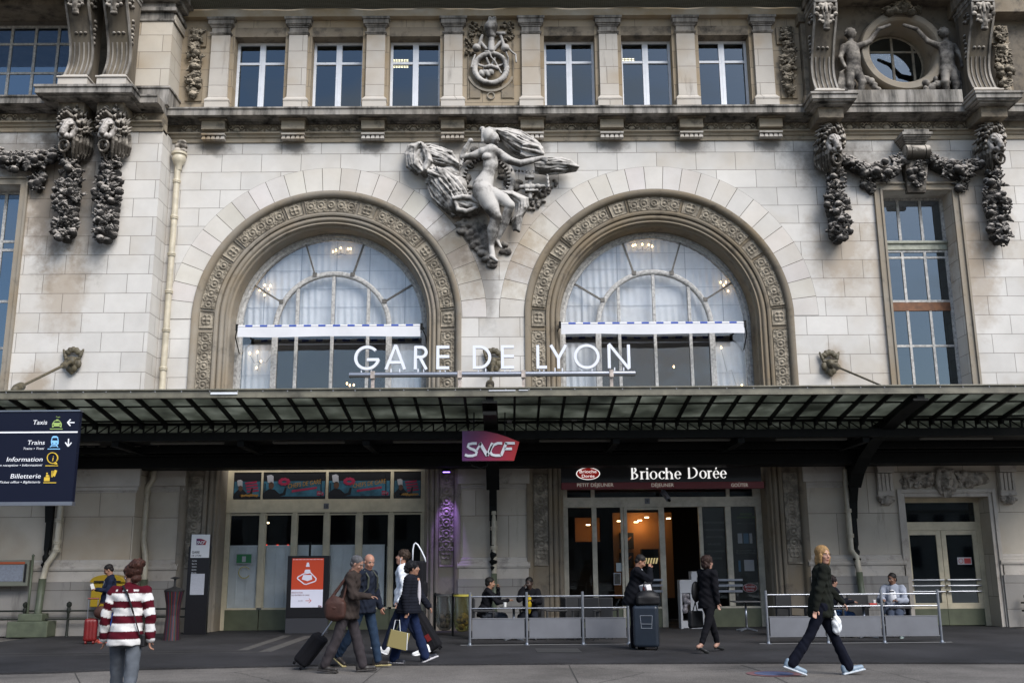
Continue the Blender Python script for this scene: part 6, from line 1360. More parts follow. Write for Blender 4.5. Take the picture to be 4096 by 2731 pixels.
m2.add([(x0c, -3.28, 5.06), (x1c, -3.28, 5.06), (x1c, -.05, 5.0), (x0c, -.05, 5.0)], [(0, 1, 2, 3)])
mb.build('roof_glass', M['rg'], CN); m2.build('rear_roof_glass', M['rg2'], CN)
for (a, b_, c, d) in ((843, 950, 1569, 1577), (1955, 2062, 1560, 1563), (2075, 2112, 1559, 1562)):
    x0_, z1_ = W(a, c, FYC - .06); x1_, z0_ = W(b_, d, FYC - .06); MB().box(x0_, x1_, FYC - .075, FYC - .052, z0_, z1_).build('gutter_strip', M['white'], CN)
for i in range(n0, n1 + 1):
    x = CC + i * sp_
    if abs(i) <= 22: MB().bar((x, FYC + .02, zg(FYC) - .03), (x, -3.1, zg(-3.1) - .03), .05, .10).box(x - .03, x + .03, -3.3, -3.1, zg(-3.1) - .14, zg(-3.1) - .02).build('rafter', M['iron'], CN)
mb = MB().box(x0c, x1c, -4.43, -4.39, zg(-4.4) - .01, zg(-4.4) + .03).box(x0c, x1c, -3.34, -3.30, zg(-3.3) - .02, zg(-3.3) + .04); mb.build('glazing_bar', M['irong'], CN)
def truss(y, z0, z1, pitch, ph, m):
    mb = MB().box(x0c, x1c, y - .05, y + .05, z1 - .055, z1).box(x0c, x1c, y - .05, y + .05, z0, z0 + .055); h = z1 - z0 - .1; x = x0c + ph; i = 0
    while x < x1c:
        if not (abs(x - CC) < .35): mb.bar((x, y, z0 + .05), (x, y, z1 - .05), .035, .03); mb.bar((x, y + .012, z0 + .05), (x + (pitch if x < CC else -pitch), y + .012, z1 - .05), .035, .02)
        x += pitch; i += 1
    return mb.build('lattice_girder', m, CN)
truss(-3.1, 4.74, 5.03, .278, .1, M['iron']); truss(-1.5, 4.60, 4.88, .30, .2, M['iron'])
MB().box(x0c, x1c, -1.30, -.02, 5.01, 5.05).box(x0c, x1c, -2.98, -1.64, 4.66, 4.69).build('soffit_and_shade_board', M['iron'], CN); mb = MB().box(x0c, x1c, -3.2, -3.0, 4.60, 4.736).box(x0c, x1c, -1.62, -1.38, 4.50, 4.60); mb.build('girder_flange', M['iron'], CN)  # opaque boards added to darken the underside and block light from the roof glass
mb = MB().box(x0c, x1c, -1.05, -.25, 4.16, 4.45).box(x0c, x1c, -1.15, -.15, 4.452, 4.50); mb.box(x0c, x1c, -.2, .0, 4.5, 4.85); mb.build('wall_gutter', M['iron'], CN, bevel=.02)
for i in range(-3, 4):
    if i == 0: continue
    x = CC + i * 3.0; MB().box(x - .08, x + .08, -3.1, -.4, 4.47, 4.60).build('cross_beam', M['iron'], CN)
# unlit tube lamps under the first girder
for (a, b_) in ((608, 900), (1094, 1381), (1574, 1858), (2156, 2442), (2630, 2918), (3098, 3383), (3675, 3965), (60, 405)):
    y = -2.6; xa, z = W(a, 1718, y); xb_, _ = W(b_, 1712, y); MB().box(xa, xb_, y - .06, y + .06, 4.58, 4.64).build('tube_lamp', M['tubeoff'], CN, bevel=.02)
# brackets: deep curved iron webs from the wall to the front edge
def bracket(x, y0, zfoot=2.1, w_=.17):
    P = []; Qo = []
    lower = [(y0 - .06, zfoot), (y0 - .08, 2.8), (y0 - .16, 3.2), (y0 - .34, 3.6), (y0 - .7, 3.95), (y0 - 1.3, 4.3), (y0 - 2.2, 4.62), (-4.2 if y0 > -.5 else -4.3, 5.02), (FYC + .02, 5.16)]
    upper = [(FYC + .02, 5.30), (-3.1, 5.03), (-1.5, 4.9), (y0, 4.9), (y0, zfoot)]
    prof = lower + upper; n = len(prof)
    mb = MB(); 
    c = (y0 - .02, 4.88)
    V = [(x - w_ / 2, y, z) for y, z in prof] + [(x + w_ / 2, y, z) for y, z in prof]
    F = [(i, (i + 1) % n, n + (i + 1) % n, n + i) for i in range(n)] + [tuple(range(n)), tuple(range(2 * n - 1, n - 1, -1))]; mb.add(V, F)
    for i in range(len(lower) - 1):
        (ya, za), (yb, zb) = lower[i], lower[i + 1]; mb.bar((x, ya, za), (x, yb, zb), .34 if i > 2 else .20 if i > 0 else .12, .05, up=(1, 0, 0) if False else (0, 0, 1))
    for i in range(0, 14):
        t = i / 13; j = min(len(lower) - 2, int(t * (len(lower) - 1))); f = t * (len(lower) - 1) - j; y = lower[j][0] * (1 - f) + lower[j + 1][0] * f; z = lower[j][1] * (1 - f) + lower[j + 1][1] * f
        mb.lathe((x - .07, y - .02, z - .03), [(.001, -.03), (.04, -.02), (.04, .02), (.001, .03)], 8, 'x') if False else None
    o = mb.build('bracket', M['iron'], CN)
    mb = MB().lathe((x, y0 - .08, zfoot - .55), [(.001, -.12), (.03, -.10), (.05, -.04), (.075, .05), (.05, .10), (.09, .16), (.11, .20), (.06, .26), (.085, .34), (.09, .40), (.05, .46), (.06, .54), (.07, .62)], 14); mb.build('pendant', M['iron'], o, smooth=True, smooth_angle=40)
    return o
bracket(CC, -.12); bracket(9.15, -.12); bracket(-11.72, -.95)
mb = MB().box(CC - .15, CC + .15, FYC + .02, -3.1, zg(-4) - .28, zg(-4) - .20); mb.box(CC - .15, CC + .15, -3.3, -2.8, 4.55, 5.05); mb.build('centre_beam', M['iron'], CN)
# wall rosettes and tie rods
m_ro = mat('rosette_iron', (.085, .07, .04), .6, noise=.6, nscale=9, bump=.004)
for (px, py, y0, tx, lb) in ((293, 1440, -.85, -10.95, 'weathered iron rosette and tie rod on the left pier'), (1973, 1442, -.05, CC, 'weathered iron rosette half hidden behind the station name'), (3318, 1450, -.05, 8.30, 'weathered iron rosette and thin tie rod right of the arches')):
    X, Z = W(px, py, y0); v = SDF()
    for q in range(5): a = R_(30 + 30 * q); v.ell((X + .16 * math.cos(a), y0 - .05, Z + .12 + .16 * math.sin(a)), (.07, .05, .085), .012, rot=rotm('y', 90 - math.degrees(a)))
    for q in range(4): a = R_(200 + 47 * q); v.ell((X + .17 * math.cos(a), y0 - .05, Z - .06 + .17 * math.sin(a)), (.09, .06, .12), .012)
    v.cap((X - .18, y0 - .05, Z + .03), (X + .18, y0 - .05, Z + .03), .045, .045, .01); v.ell((X, y0 - .1, Z - .05), (.11, .1, .13), .02); v.ell((X, y0 - .03, Z - .30), (.08, .05, .10), .02); v.chain([(X - .26, y0 - .04, Z + .27), (X - .20, y0 - .05, Z + .10)], [.03, .05], .01).chain([(X + .26, y0 - .04, Z + .27), (X + .20, y0 - .05, Z + .10)], [.03, .05], .01)
    o = empty('tie_rod', lb, 'tie rod', 'iron rosettes and tie rods holding the canopy'); v.mesh('rosette', .015, m_ro, o)
    e = (tx, FYC + .1, 5.50); s = (X, y0 - .12, Z - .07); f = lambda t: tuple(s[i] + (e[i] - s[i]) * t for i in range(3))
    tk = .028 if px < 3000 else .022
    mb = MB().tube([f(0), f(.10), f(.12), f(.16), f(.18), f(1)], [.045, .045, .08, .08, tk * 1.3, tk], 10); mb.build('rod', m_ro, o, smooth=True, smooth_angle=40)
    if px < 3000: MB().tube([f(.86), f(.88), f(.95), f(1)], [.03, .10, .10, .05], 12).build('rod_end', m_ro, o, smooth=True)
# ------------------------------------------------------------------ downpipes
def pipe(pts, r, lab, collars=(), foot=None, hopper=False):
    o = empty('downpipe', lab, 'downpipe'); MB().tube(pts, r, 14).build('pipe', M['pipe'], o, smooth=True, smooth_angle=50)
    for (x, y, z) in collars: MB().lathe((x, y, z), [(r + .001, -.05), (r + .025, -.045), (r + .03, -.01), (r + .012, 0), (r + .03, .01), (r + .025, .05), (r + .001, .055)], 14).build('collar', M['pipe'], o, smooth=True, smooth_angle=40)
    if foot: MB().tube(foot, r * 1.18, 14).build('pipe_foot', M['pipeg'], o, smooth=True)
    if hopper:
        x, y, z = hopper; MB().lathe((x, y, z), [(.09, -.45), (.10, -.30), (.16, -.22), (.20, -.1), (.17, 0), (.22, .02), (.22, .08), (.10, .10)], 16).build('hopper', M['pipe'], o, smooth=True, smooth_angle=50)
    return o
hx = -9.40; cz = [W(667, 683 + q / 2.296, -.15)[1] for q in (100, 430, 770, 1112, 1465)] + [W(620, 1366 + 250 / 2.296, -.15)[1]]
pipe([(hx, -.14, 13.05), (hx, -.14, 4.7)], .085, 'long cream downpipe in the corner beside the left pier above the canopy', [(hx, -.14, z) for z in cz], None, (hx + .02, -.14, 13.18))
v = SDF(); 
for q in range(9): v.ell((hx + .05 + .1 * math.cos(q * .8), -.18, 13.42 + .14 * math.sin(q * 1.3)), (.10, .09, .09), .02)
v.mesh('carved_spout_head', .018, M['lion'], B)
pipe([(-9.46, -.16, 4.2), (-9.46, -.16, 3.95), (-9.60, -.16, 3.72), (-9.60, -.16, 2.35), (-9.48, -.25, 1.95), (-9.46, -.28, 1.35)], .08, 'cream downpipe below the canopy between the left pier and the closed shop', [(-9.60, -.16, 3.6)], [(-9.46, -.28, 1.36), (-9.46, -.28, .1)])
pipe([(-11.48, PY - .2, 4.0), (-11.48, PY - .2, 2.1), (-11.66, PY - .27, 1.75), (-11.72, PY - .3, 1.38)], .075, 'cream downpipe with green iron foot behind the hanging direction sign', [(-11.48, PY - .2, 2.85), (-11.48, PY - .2, 2.3), (-11.48, PY - .2, 2.1)], [(-11.72, PY - .3, 1.4), (-11.75, PY - .32, .5), (-11.75, PY - .32, .0)])
pipe([(CC + .02, -.2, 4.1), (CC + .02, -.2, 1.42)], .065, 'slim cream downpipe on the middle pier behind the bracket', [(CC + .02, -.2, z) for z in (3.0, 2.6, 2.1)], [(CC + .02, -.22, 1.45), (CC + .02, -.22, .05)])
xR = 9.02; pipe([(xR, -.2, 4.1), (xR, -.2, 2.0), (xR + .12, -.24, 1.8), (xR + .14, -.26, 1.4)], .07, 'cream downpipe under the right canopy bracket', [(xR, -.2, 3.0), (xR, -.2, 2.35)], [(xR + .14, -.26, 1.42), (xR + .2, -.26, .05)])
# ------------------------------------------------------------------ station name
NM = empty('station_name_sign', 'white capital letters GARE DE LYON standing on a steel rail above the canopy', 'sign')
NY = -5.15; m_nl = mat('name_letter_white', (.66, .68, .73), .35)
xa, za = W(1397, 1508, NY); xb_, zb_ = W(2540, 1492, NY); zr = (za + zb_) / 2 + .02
MB().tube([(xa, NY, zr), (xb_, NY, zr)], .062, 16).build('rail', M['steel'], NM, smooth=True, smooth_angle=50)
for px in (1491, 1839, 2094, 2446):
    x, _ = W(px, 1530, NY); MB().box(x - .045, x + .045, NY - .08, NY + .08, zr - .09, zr + .075).box(x - .035, x + .035, NY - .03, NY + .03, 5.47, zr - .092).box(x - .16, x + .16, NY - .06, NY + .12, 5.472, 5.485).build('post', mat('post_white_rust', (.42, .36, .32), .55, noise=.6, nscale=8) if px == 1491 else bpy.data.materials['post_white_rust'], NM)
def letter(ch, px0, px1):
    x0, _ = W(px0, 1435, NY); x1, _ = W(px1, 1435, NY); z0 = zr + .115; z1 = z0 + .535; w_ = x1 - x0; s = .064; mb = MB(); y0, y1 = NY - .04, NY + .04; zm = (z0 + z1) / 2
    X = lambda f: x0 + w_ * f; Z = lambda f: z0 + (z1 - z0) * f
    def arc(cx, cz, rx, rz, a0, a1, n=28):
        P = [lambda r, t=R_(a0 + (a1 - a0) * i / n): (cx + (rx - s / 2 + r) * math.cos(t), cz + (rz - s / 2 + r) * math.sin(t)) for i in range(n + 1)]
        V = []; F = []
        for p in P:
            for r, y in ((s / 2, y1), (s / 2, y0), (-s / 2, y0), (-s / 2, y1)): a, b_ = p(r); V.append((a, y, b_))
        for i in range(n):
            for k in range(4): F.append((i * 4 + k, i * 4 + (k + 1) % 4, (i + 1) * 4 + (k + 1) % 4, (i + 1) * 4 + k))
        F += [(0, 1, 2, 3), (n * 4 + 3, n * 4 + 2, n * 4 + 1, n * 4)]; mb.add(V, F)
    def ln(a, b_, w=s): mb.bar((a[0], NY, a[1]), (b_[0], NY, b_[1]), y1 - y0, w, up=(0, 0, 1)) if abs(a[0] - b_[0]) < 1e-6 and False else _ln(a, b_, w)
    def _ln(a, b_, w):
        d = Vector((b_[0] - a[0], 0, b_[1] - a[1])).normalized(); nrm = Vector((-d.z, 0, d.x)) * w / 2; A = Vector((a[0], 0, a[1])); B_ = Vector((b_[0], 0, b_[1]))
        mb.prism([(q.x, q.z) for q in (A - nrm, B_ - nrm, B_ + nrm, A + nrm)], y0 + .001 * len(mb.f) / 60, y1)
    h = s / 2
    if ch == 'G': rx = w_ * .52; cx = x0 + rx; rz = (z1 - z0) / 2 + .01; arc(cx, zm, rx, rz, 42, 352); ln((cx - .0, zm - .04), (x1, zm - .04)); 
    if ch == 'A': ln((X(0) + h, z0), (X(.5), z1 + .02)); ln((X(1) - h, z0), (X(.5), z1 + .02)); ln((X(.24), Z(.30)), (X(.76), Z(.30)))
    if ch == 'R': ln((X(0) + h, z0), (X(0) + h, z1)); r = (z1 - z0) * .27; ln((X(0) + s, z1 - h), (X(.5), z1 - h)); ln((X(0) + s, z1 - 2 * r + h), (X(.5), z1 - 2 * r + h)); arc(X(.5), z1 - r, r, r, -90, 90); ln((X(.42), z1 - 2 * r + h), (X(1) - h, z0))
    if ch == 'E': ln((X(0) + h, z0), (X(0) + h, z1)); [ln((X(0) + s, z), (X(1), z)) for z in (z0 + h, zm + .02, z1 - h)]
    if ch == 'D': ln((X(0) + h, z0), (X(0) + h, z1)); r = (z1 - z0) / 2; k = x1 - r; ln((X(0) + s, z1 - h), (k, z1 - h)); ln((X(0) + s, z0 + h), (k, z0 + h)); arc(k, zm, r, r, -90, 90)
    if ch == 'L': ln((X(0) + h, z0), (X(0) + h, z1)); ln((X(0) + s, z0 + h), (X(1), z0 + h))
    if ch == 'Y': ln((X(0) + h, z1), (X(.5), Z(.44))); ln((X(1) - h, z1), (X(.5), Z(.44))); ln((X(.5), z0), (X(.5), Z(.46)))
    if ch == 'O': arc((x0 + x1) / 2, zm, w_ / 2, (z1 - z0) / 2 + .015, 0, 360, 48)
    if ch == 'N': ln((X(0) + h, z0), (X(0) + h, z1)); ln((X(1) - h, z0), (X(1) - h, z1)); ln((X(0) + h, z1 + .02), (X(1) - h, z0 - .02), s * .95)
    mb.box(X(.3) - .012, X(.3) + .012, NY - .012, NY + .012, zr + .055, z0 + .02).box(X(.7) - .012, X(.7) + .012, NY - .012, NY + .012, zr + .055, z0 + .02)
    mb.build('letter', m_nl, NM)
for ch, a, b_ in (('G', 903, 1130), ('A', 1183, 1382), ('R', 1452, 1580), ('E', 1657, 1775), ('D', 1992, 2160)): letter(ch, 1024 + a / 2.296, 1024 + b_ / 2.296)
letter('E', 1024 + 2250 / 2.296, 2048 + 18 / 2.296)
for ch, a, b_ in (('L', 224, 320), ('Y', 344, 510), ('O', 568, 804), ('N', 878, 1085)): letter(ch, 2048 + a / 2.296, 2048 + b_ / 2.296)
# ------------------------------------------------------------------ railway company sign
def grad(name, c0, c1, ang=0, axis=0, sc=1.0, off=0, mid=None):
    m = bpy.data.materials.new(name); m.use_nodes = True; N = m.node_tree.nodes; L = m.node_tree.links; b = N['Principled BSDF']; b.inputs['Roughness'].default_value = .35
    tc = N.new('ShaderNodeTexCoord'); sp_x = N.new('ShaderNodeSeparateXYZ'); L.new(tc.outputs['Generated'], sp_x.inputs[0]); c = rp(N, L, sp_x.outputs[0], [(0, c0), (.5, mid or c0), (1, c1)]); L.new(c, b.inputs['Base Color']); return m
m_sn = grad('purple_to_red', (.075, .012, .09), (.36, .012, .006), mid=(.20, .012, .05)); m_snl = mat('silver_letter', (.62, .64, .67), .4)
def logo(parent, x, y, z, w_, h, th=.08, face=None):
    pts = [(0, 0), (.905, 0), (1, .62), (.80, .78), (.62, .9), (.42, .985), (.25, 1), (0, 1)]; MB().prism([(x + w_ * a, z + h * b_) for a, b_ in pts], y, y + th).build('logo_board', m_sn, parent)
    yl = y - .006; st = .098 * w_; mb = MB()
    def stroke(P, w=st):
        P = [(x + w_ * a, z + h * b_) for a, b_ in P]; n = len(P); L_ = []; R2 = []
        for i in range(n):
            a = P[max(0, i - 1)]; b_ = P[min(n - 1, i + 1)]; d = math.hypot(b_[0] - a[0], b_[1] - a[1]) or 1; nx_, nz = -(b_[1] - a[1]) / d * w / 2, (b_[0] - a[0]) / d * w / 2; L_.append((P[i][0] + nx_, P[i][1] + nz)); R2.append((P[i][0] - nx_, P[i][1] - nz))
        for i in range(n - 1): mb.prism([R2[i], R2[i + 1], L_[i + 1], L_[i]], yl - .02, yl)
    w2 = .045 * w_
    stroke([(.255, .575), (.18, .575), (.115, .55), (.10, .47), (.14, .41), (.21, .36), (.255, .29), (.24, .20), (.18, .165), (.10, .165), (.05, .20)], w2)
    stroke([(.255, .35), (.33, .59)], w2 * .8); stroke([(.31, .59), (.44, .17)], w2 * 1.3); stroke([(.44, .17), (.53, .59)], w2 * 1.1)
    stroke([(.70, .575), (.62, .575), (.55, .52), (.51, .42), (.49, .30), (.52, .20), (.58, .17), (.68, .17)], w2); stroke([(.68, .165), (.77, .59)], w2 * 1.1); stroke([(.75, .575), (.92, .575)], w2); stroke([(.74, .39), (.87, .39)], w2)
    mb.build('logo_letters', m_snl, parent)
x0, z1 = W(1849, 1723, -4.2); x1, z0 = W(2078, 1841, -4.2); o = empty('company_sign', 'purple to red board reading SNCF hanging under the middle of the canopy', 'sign'); logo(o, x0, -4.2, z0, x1 - x0, z1 - z0, .14)
mb = MB()
for f in (.2, .75): mb.bar((x0 + (x1 - x0) * f, -4.13, z1 - .1), (x0 + (x1 - x0) * f, -4.0, 5.1), .03)
mb.build('hanger', M['iron'], o)
MB().tube([(x0 + .15, -4.1, z0), (x0 + .25, -4.1, z0 - .12), (x0 + .40, -4.1, z0 - .16), (x0 + .55, -4.1, z0 - .12), (x0 + .62, -4.1, z0)], .008, 6).build('cable', M['iron'], o)
# junction boxes on the girder
for (px, py, lb) in ((2297, 1672, 'left of two small pale boxes on the canopy girder'), (2345, 1672, 'right of two small pale boxes on the canopy girder'), (1891, 1677, 'small grey box on the girder left of the centre beam'), (2038, 1680, 'small grey box on the girder right of the centre beam')):
    x, z = W(px, py, -3.25); MB().box(x - .06, x + .06, -3.28, -3.18, z - .06, z + .06).build('junction_box', mat('box_pale', (.30, .30, .28), .5) if px == 2297 else bpy.data.materials['box_pale'], None, bevel=.006); tag(bpy.context.scene.collection.objects[-1] if False else list(bpy.data.objects)[-1], None)
    bo = [q for q in bpy.data.objects if q.name.startswith('junction_box') and 'label' not in q][0]; tag(bo, lb, 'junction box', 'boxes on the canopy girder')
x, z = W(1786, 1835, -.35)[0], 4.08; o = empty('violet_lamp', 'small violet floodlight above the carved strip left of the middle pier', 'lamp'); MB().box(x - .11, x + .11, -.42, -.25, z, z + .05).box(x - .02, x + .02, -.30, .1, z + .02, z + .09).build('lamp_body', M['iron'], o); MB().box(x - .09, x + .09, -.40, -.28, z - .012, z - .001).build('lamp_lens', mat('violet_light', (.5, .3, 1), emit=(.35, .18, 1), es=3), o)
ld = bpy.data.lights.new('violet_beam', 'SPOT'); ld.energy = 110; ld.color = (.42, .22, 1); ld.spot_size = R_(38); ld.spot_blend = .6; ld.shadow_soft_size = .05; lo_ = bpy.data.objects.new('violet_beam', ld); COL.objects.link(lo_); lo_.location = (x, -.32, z - .05); lo_.rotation_euler = Vector((0, -.22, 1)).to_track_quat('Z', 'Y').to_euler()
# ------------------------------------------------------------------ hanging direction board, left foreground
DS = empty('direction_sign', 'dark blue board with arrows for taxis, trains, information and tickets', 'sign'); DYY = -11.9
m_nv = mat('navy_board', (.003, .005, .017), .5, spec=.25); xr, zt = W(320, 1645, DYY); _, zb = W(283, 2005, DYY); xl = xr - 2.35
MB().box(xl, xr, DYY, DYY + .09, zb, zt).build('board', m_nv, DS); MB().box(xl, xr + .01, DYY - .012, DYY + .10, zt + .001, zt + .022).box(xl, xr + .01, DYY - .012, DYY + .10, zb - .055, zb - .001).build('rail', M['steel'], DS)
MB().box(xl - .12, xl - .001, DYY - .03, DYY + .12, 0, zt + .2).build('post', M['steel'], DS)
def D(px, py): return W(px * 340 / 1159, 1600 + py * 460 / 1568, DYY)
wt = mat('sign_white', (.78, .79, .82), .5); gt = mat('sign_green', (.30, .42, .12), .5); bt = mat('sign_blue', (.22, .50, .80), .5); yt = mat('sign_yellow', (.62, .42, .04), .5); yw = DYY - .003
_, za = D(500, 440); xe, _ = D(1060, 440); MB().box(xl, xe, yw - .003, yw, za - .008, za + .014).build('divider', wt, DS)
for s, px, py, h, sh, w_ in (('Taxis', 642, 330, .068, .12, 190), ('Trains', 610, 605, .068, .12, 232), ('Trains • Treni', 603, 672, .034, .3, 283), ('Information', 580, 833, .068, .12, 487), ('Station reception • Informazioni', 576, 898, .034, .3, 700), ('Billetterie', 555, 1062, .068, .12, 408), ('Ticket office • Biglietteria', 547, 1128, .034, .3, 547)):
    x, z = D(px, py); text(s, 'lettering', wt, DS, x, yw, z, h, w_ * 340 / 1159 / 265.4 , sh, .002, align='RIGHT')
x, z = D(822, 238); text('Taxis', 'lettering', gt, DS, x, yw, z, .022, .065, 0, .002, align='RIGHT')
mb = {}
def bar2(a, b_, w, m, nm='pictogram'):
    (xa, za), (xb_, zb_) = D(*a), D(*b_); d = math.hypot(xb_ - xa, zb_ - za); nx_, nz = -(zb_ - za) / d * w / 2, (xb_ - xa) / d * w / 2
    mb.setdefault(m.name, (MB(), m))[0].prism([(xa - nx_, za - nz), (xb_ - nx_, zb_ - nz), (xb_ + nx_, zb_ + nz), (xa + nx_, za + nz)], yw - .003 - .0001 * len(mb[m.name][0].f if m.name in mb else []), yw)
def poly2(pts, m, dy=0): mb.setdefault(m.name, (MB(), m))[0].prism([D(*p) for p in pts][::-1], yw - .003 - dy, yw)
for a, b_ in (((925, 305), (1018, 305)), ((922, 305), (965, 262)), ((922, 305), (962, 350))): bar2(a, b_, .017, wt)
for a, b_ in (((938, 525), (932, 625)), ((932, 630), (893, 575)), ((932, 630), (978, 578))): bar2(a, b_, .017, wt)
for py, px0, px1, m in ((393, 682, 855, gt), (665, 650, 820, bt), (893, 620, 793, yt), (1124, 593, 767, yt)): bar2((px0, py), (px1, py), .012, m)
poly2([(712, 370), (712, 325), (722, 305), (745, 278), (768, 272), (768, 262), (798, 262), (798, 272), (815, 276), (835, 305), (845, 325), (840, 370), (820, 370), (820, 358), (732, 358), (732, 370)], gt); poly2([(735, 305), (755, 285), (810, 285), (826, 305)], m_nv, .002)
for cx_ in (728, 822): poly2([(cx_ + 9 * math.cos(t), 338 + 9 * math.sin(t)) for t in np.linspace(0, 5.5, 8)], m_nv, .002)
poly2([(712, 500), (730, 488), (770, 488), (792, 500), (802, 560), (798, 600), (780, 612), (718, 612), (700, 600), (696, 560)], bt); poly2([(712, 548), (720, 515), (782, 513), (790, 548)], m_nv, .002); bar2((712, 612), (684, 640), .012, bt); bar2((772, 612), (792, 640), .012, bt); bar2((700, 628), (780, 626), .01, bt)
for cx_ in (722, 768): poly2([(cx_ + 8 * math.cos(t), 590 + 8 * math.sin(t)) for t in np.linspace(0, 5.5, 8)], m_nv, .002)
cpt = (720, 788); 
for i in range(26): a = R_(-62 - 335 * i / 26); b_ = R_(-62 - 335 * (i + 1) / 26); bar2((cpt[0] + 72 * math.cos(a), cpt[1] - 72 * math.sin(a)), (cpt[0] + 72 * math.cos(b_), cpt[1] - 72 * math.sin(b_)), .012, yt)
bar2((760, 842), (782, 872), .012, yt); bar2((782, 872), (735, 860), .012, yt); x, z = D(722, 830); text('i', 'pictogram', yt, DS, x, yw, z, .085, .02, .1, .003, align='CENTER')
poly2([(605, 1050), (680, 1047), (678, 1102), (600, 1102)], yt); poly2([(625, 1045), (632, 1015), (655, 1012), (665, 1025), (685, 1028), (665, 1038), (660, 1045)], yt); poly2([(643 + 12 * math.cos(t), 997 + 12 * math.sin(t)) for t in np.linspace(0, 5.5, 8)], yt); poly2([(700, 1045), (705, 960), (712, 960), (708, 1048)], yt); poly2([(712, 1048), (722, 962), (732, 960), (722, 1048)], yt); poly2([(722, 1030), (748, 948), (782, 958), (750, 1042)], yt)
for k_, (b_, m) in mb.items(): b_.build('pictogram', m, DS)
# ------------------------------------------------------------------ street furniture
def barrier(xs, y, lab):
    o = empty('terrace_barrier', lab, 'barrier', 'steel barriers round the cafe terrace'); zt = 1.09
    for x in xs: MB().tube([(x, y, 0), (x, y, zt)], .028, 12).lathe((x, y, 0), [(.07, 0), (.07, .015), (.035, .02), (.03, .05)], 16).build('post', M['steel'], o, smooth=True, smooth_angle=40)
    for a, b_ in zip(xs[:-1], xs[1:]):
        for z in (1.0, .755): MB().tube([(a + .028, y - .005, z), (b_ - .028, y - .005, z)], .014, 8).build('rail', M['steel'], o, smooth=True, smooth_angle=50)
        MB().box(a + .05, b_ - .05, y - .012, y + .012, .155, .535).box(a + .03, b_ - .03, y - .018, y + .018, .537, .555).box(a + .03, b_ - .03, y - .018, y + .018, .135, .153).build('panel', M['galv'], o, bevel=.003)
    MB().box(xs[0] - .2, xs[-1] + .2, y - .03, y + .03, .004, .016).build('floor_strip', mat('floor_strip_grey', (.12, .12, .12), .5), o)
barrier([W(q, 2450, -4.95)[0] for q in (1880, 2107, 2331, 2512)], -4.95, 'steel barrier with grey panels before the middle pier and bakery')
barrier([W(q, 2450, -5.1)[0] for q in (3067, 3305, 3529, 3757)], -5.1, 'steel barrier with grey panels behind the blonde woman')
m_wk = mat('black_wicker', (.010, .010, .011), .6, bump=.004, bscale=90); m_tt = mat('dark_table_top', (.03, .03, .032), .3)
def chair():
    o = empty('terrace_chair', 'x', 'chair', 'black terrace armchairs')
    MB().box(-.24, .24, -.24, .24, .40, .46).build('seat', m_wk, o, bevel=.02); MB().box(-.25, .25, .21, .26, .42, .92).build('backrest', m_wk, o, bevel=.02)
    for s in (-1, 1): MB().box(s * .25 - .03, s * .25 + .03, -.24, .26, .62, .66).box(s * .25 - .025, s * .25 + .025, -.23, -.18, .40, .62).build('armrest', m_wk, o, bevel=.01)
    for sx in (-1, 1):
        for sy in (-1, 1): MB().bar((sx * .21, sy * .2, 0), (sx * .21, sy * .2, .41), .035).build('leg', m_wk, o)
    return o
def table():
    o = empty('terrace_table', 'x', 'table', 'small terrace tables'); MB().box(-.32, .32, -.32, .32, .70, .73).build('tabletop', m_tt, o, bevel=.008); MB().tube([(0, 0, .03), (0, 0, .70)], .028, 12).build('column', M['steel'], o, smooth=True)
    mb = MB()
    for q in range(4): a = PI / 4 + q * PI / 2; mb.bar((0, 0, .07), (.30 * math.cos(a), .30 * math.sin(a), .02), .045, .03)
    mb.build('foot', M['steel'], o); return o
def dup(root, loc, rz, label):
    r = root.copy(); COL.objects.link(r); r.location = loc; r.rotation_euler.z = R_(rz); r['label'] = label
    for ch in list(root.children):
        c = ch.copy(); COL.objects.link(c); c.parent = r
    return r
ch0 = chair(); tb0 = table(); first = [1, 1]
def put(root, i, loc, rz, label):
    if first[i]: first[i] = 0; root.location = loc; root.rotation_euler.z = R_(rz); root['label'] = label; return root
    return dup(root, loc, rz, label)
xw = lambda px, y: W(px, 2450, y)[0]
for (px, y, rz, lb) in ((1935, -3.2, 95, 'black armchair under the bearded man with his hand on his chin'), (2130, -2.9, -10, 'black armchair under the seated man in the yellow shirt'), (2215, -3.3, -80, 'empty black armchair right of the man in the yellow shirt'),
                        (2285, -2.4, 180, 'empty black armchair in front of the first bakery pane'), (2345, -3.6, -20, 'empty black armchair behind the third barrier post'), (2420, -3.2, 160, 'empty black armchair left of the man eating beside his suitcase'),
                        (3320, -3.4, 95, 'black armchair under the dark haired woman behind the blonde walker'), (3585, -3.2, -90, 'black armchair under the seated man in the white printed shirt'), (3165, -2.8, 30, 'empty black armchair by the carved jamb right of the bakery'), (3420, -2.6, 180, 'empty black armchair between the seated woman and the man in white')):
    put(ch0, 0, (xw(px, y), y, 0), rz, lb)
for (px, y, lb) in ((2055, -3.5, 'small table between the bearded man and the man in yellow'), (2385, -3.0, 'small dark table before the bakery window behind the barrier'), (2984, -.9, 'small table with steel foot outside the menu panels'), (3455, -3.6, 'small table holding a paper cup between the two people seated at the right')):
    put(tb0, 1, (xw(px, y), y, 0), 0, lb)
for (px, y, m_, lb) in ((3500, -3.6, 'cup_white', 'white paper cup on the right hand terrace table'), (2020, -3.6, 'cup_clear', 'small clear glass on the table of the bearded man')):
    x = xw(px, y); tag(MB().lathe((x, y, .732), [(.03, 0), (.038, .10), (.034, .10), (.028, .01)], 14).build('cup', mat(m_, (.6, .6, .58), .4), None, smooth=True, smooth_angle=40), lb, 'cup')
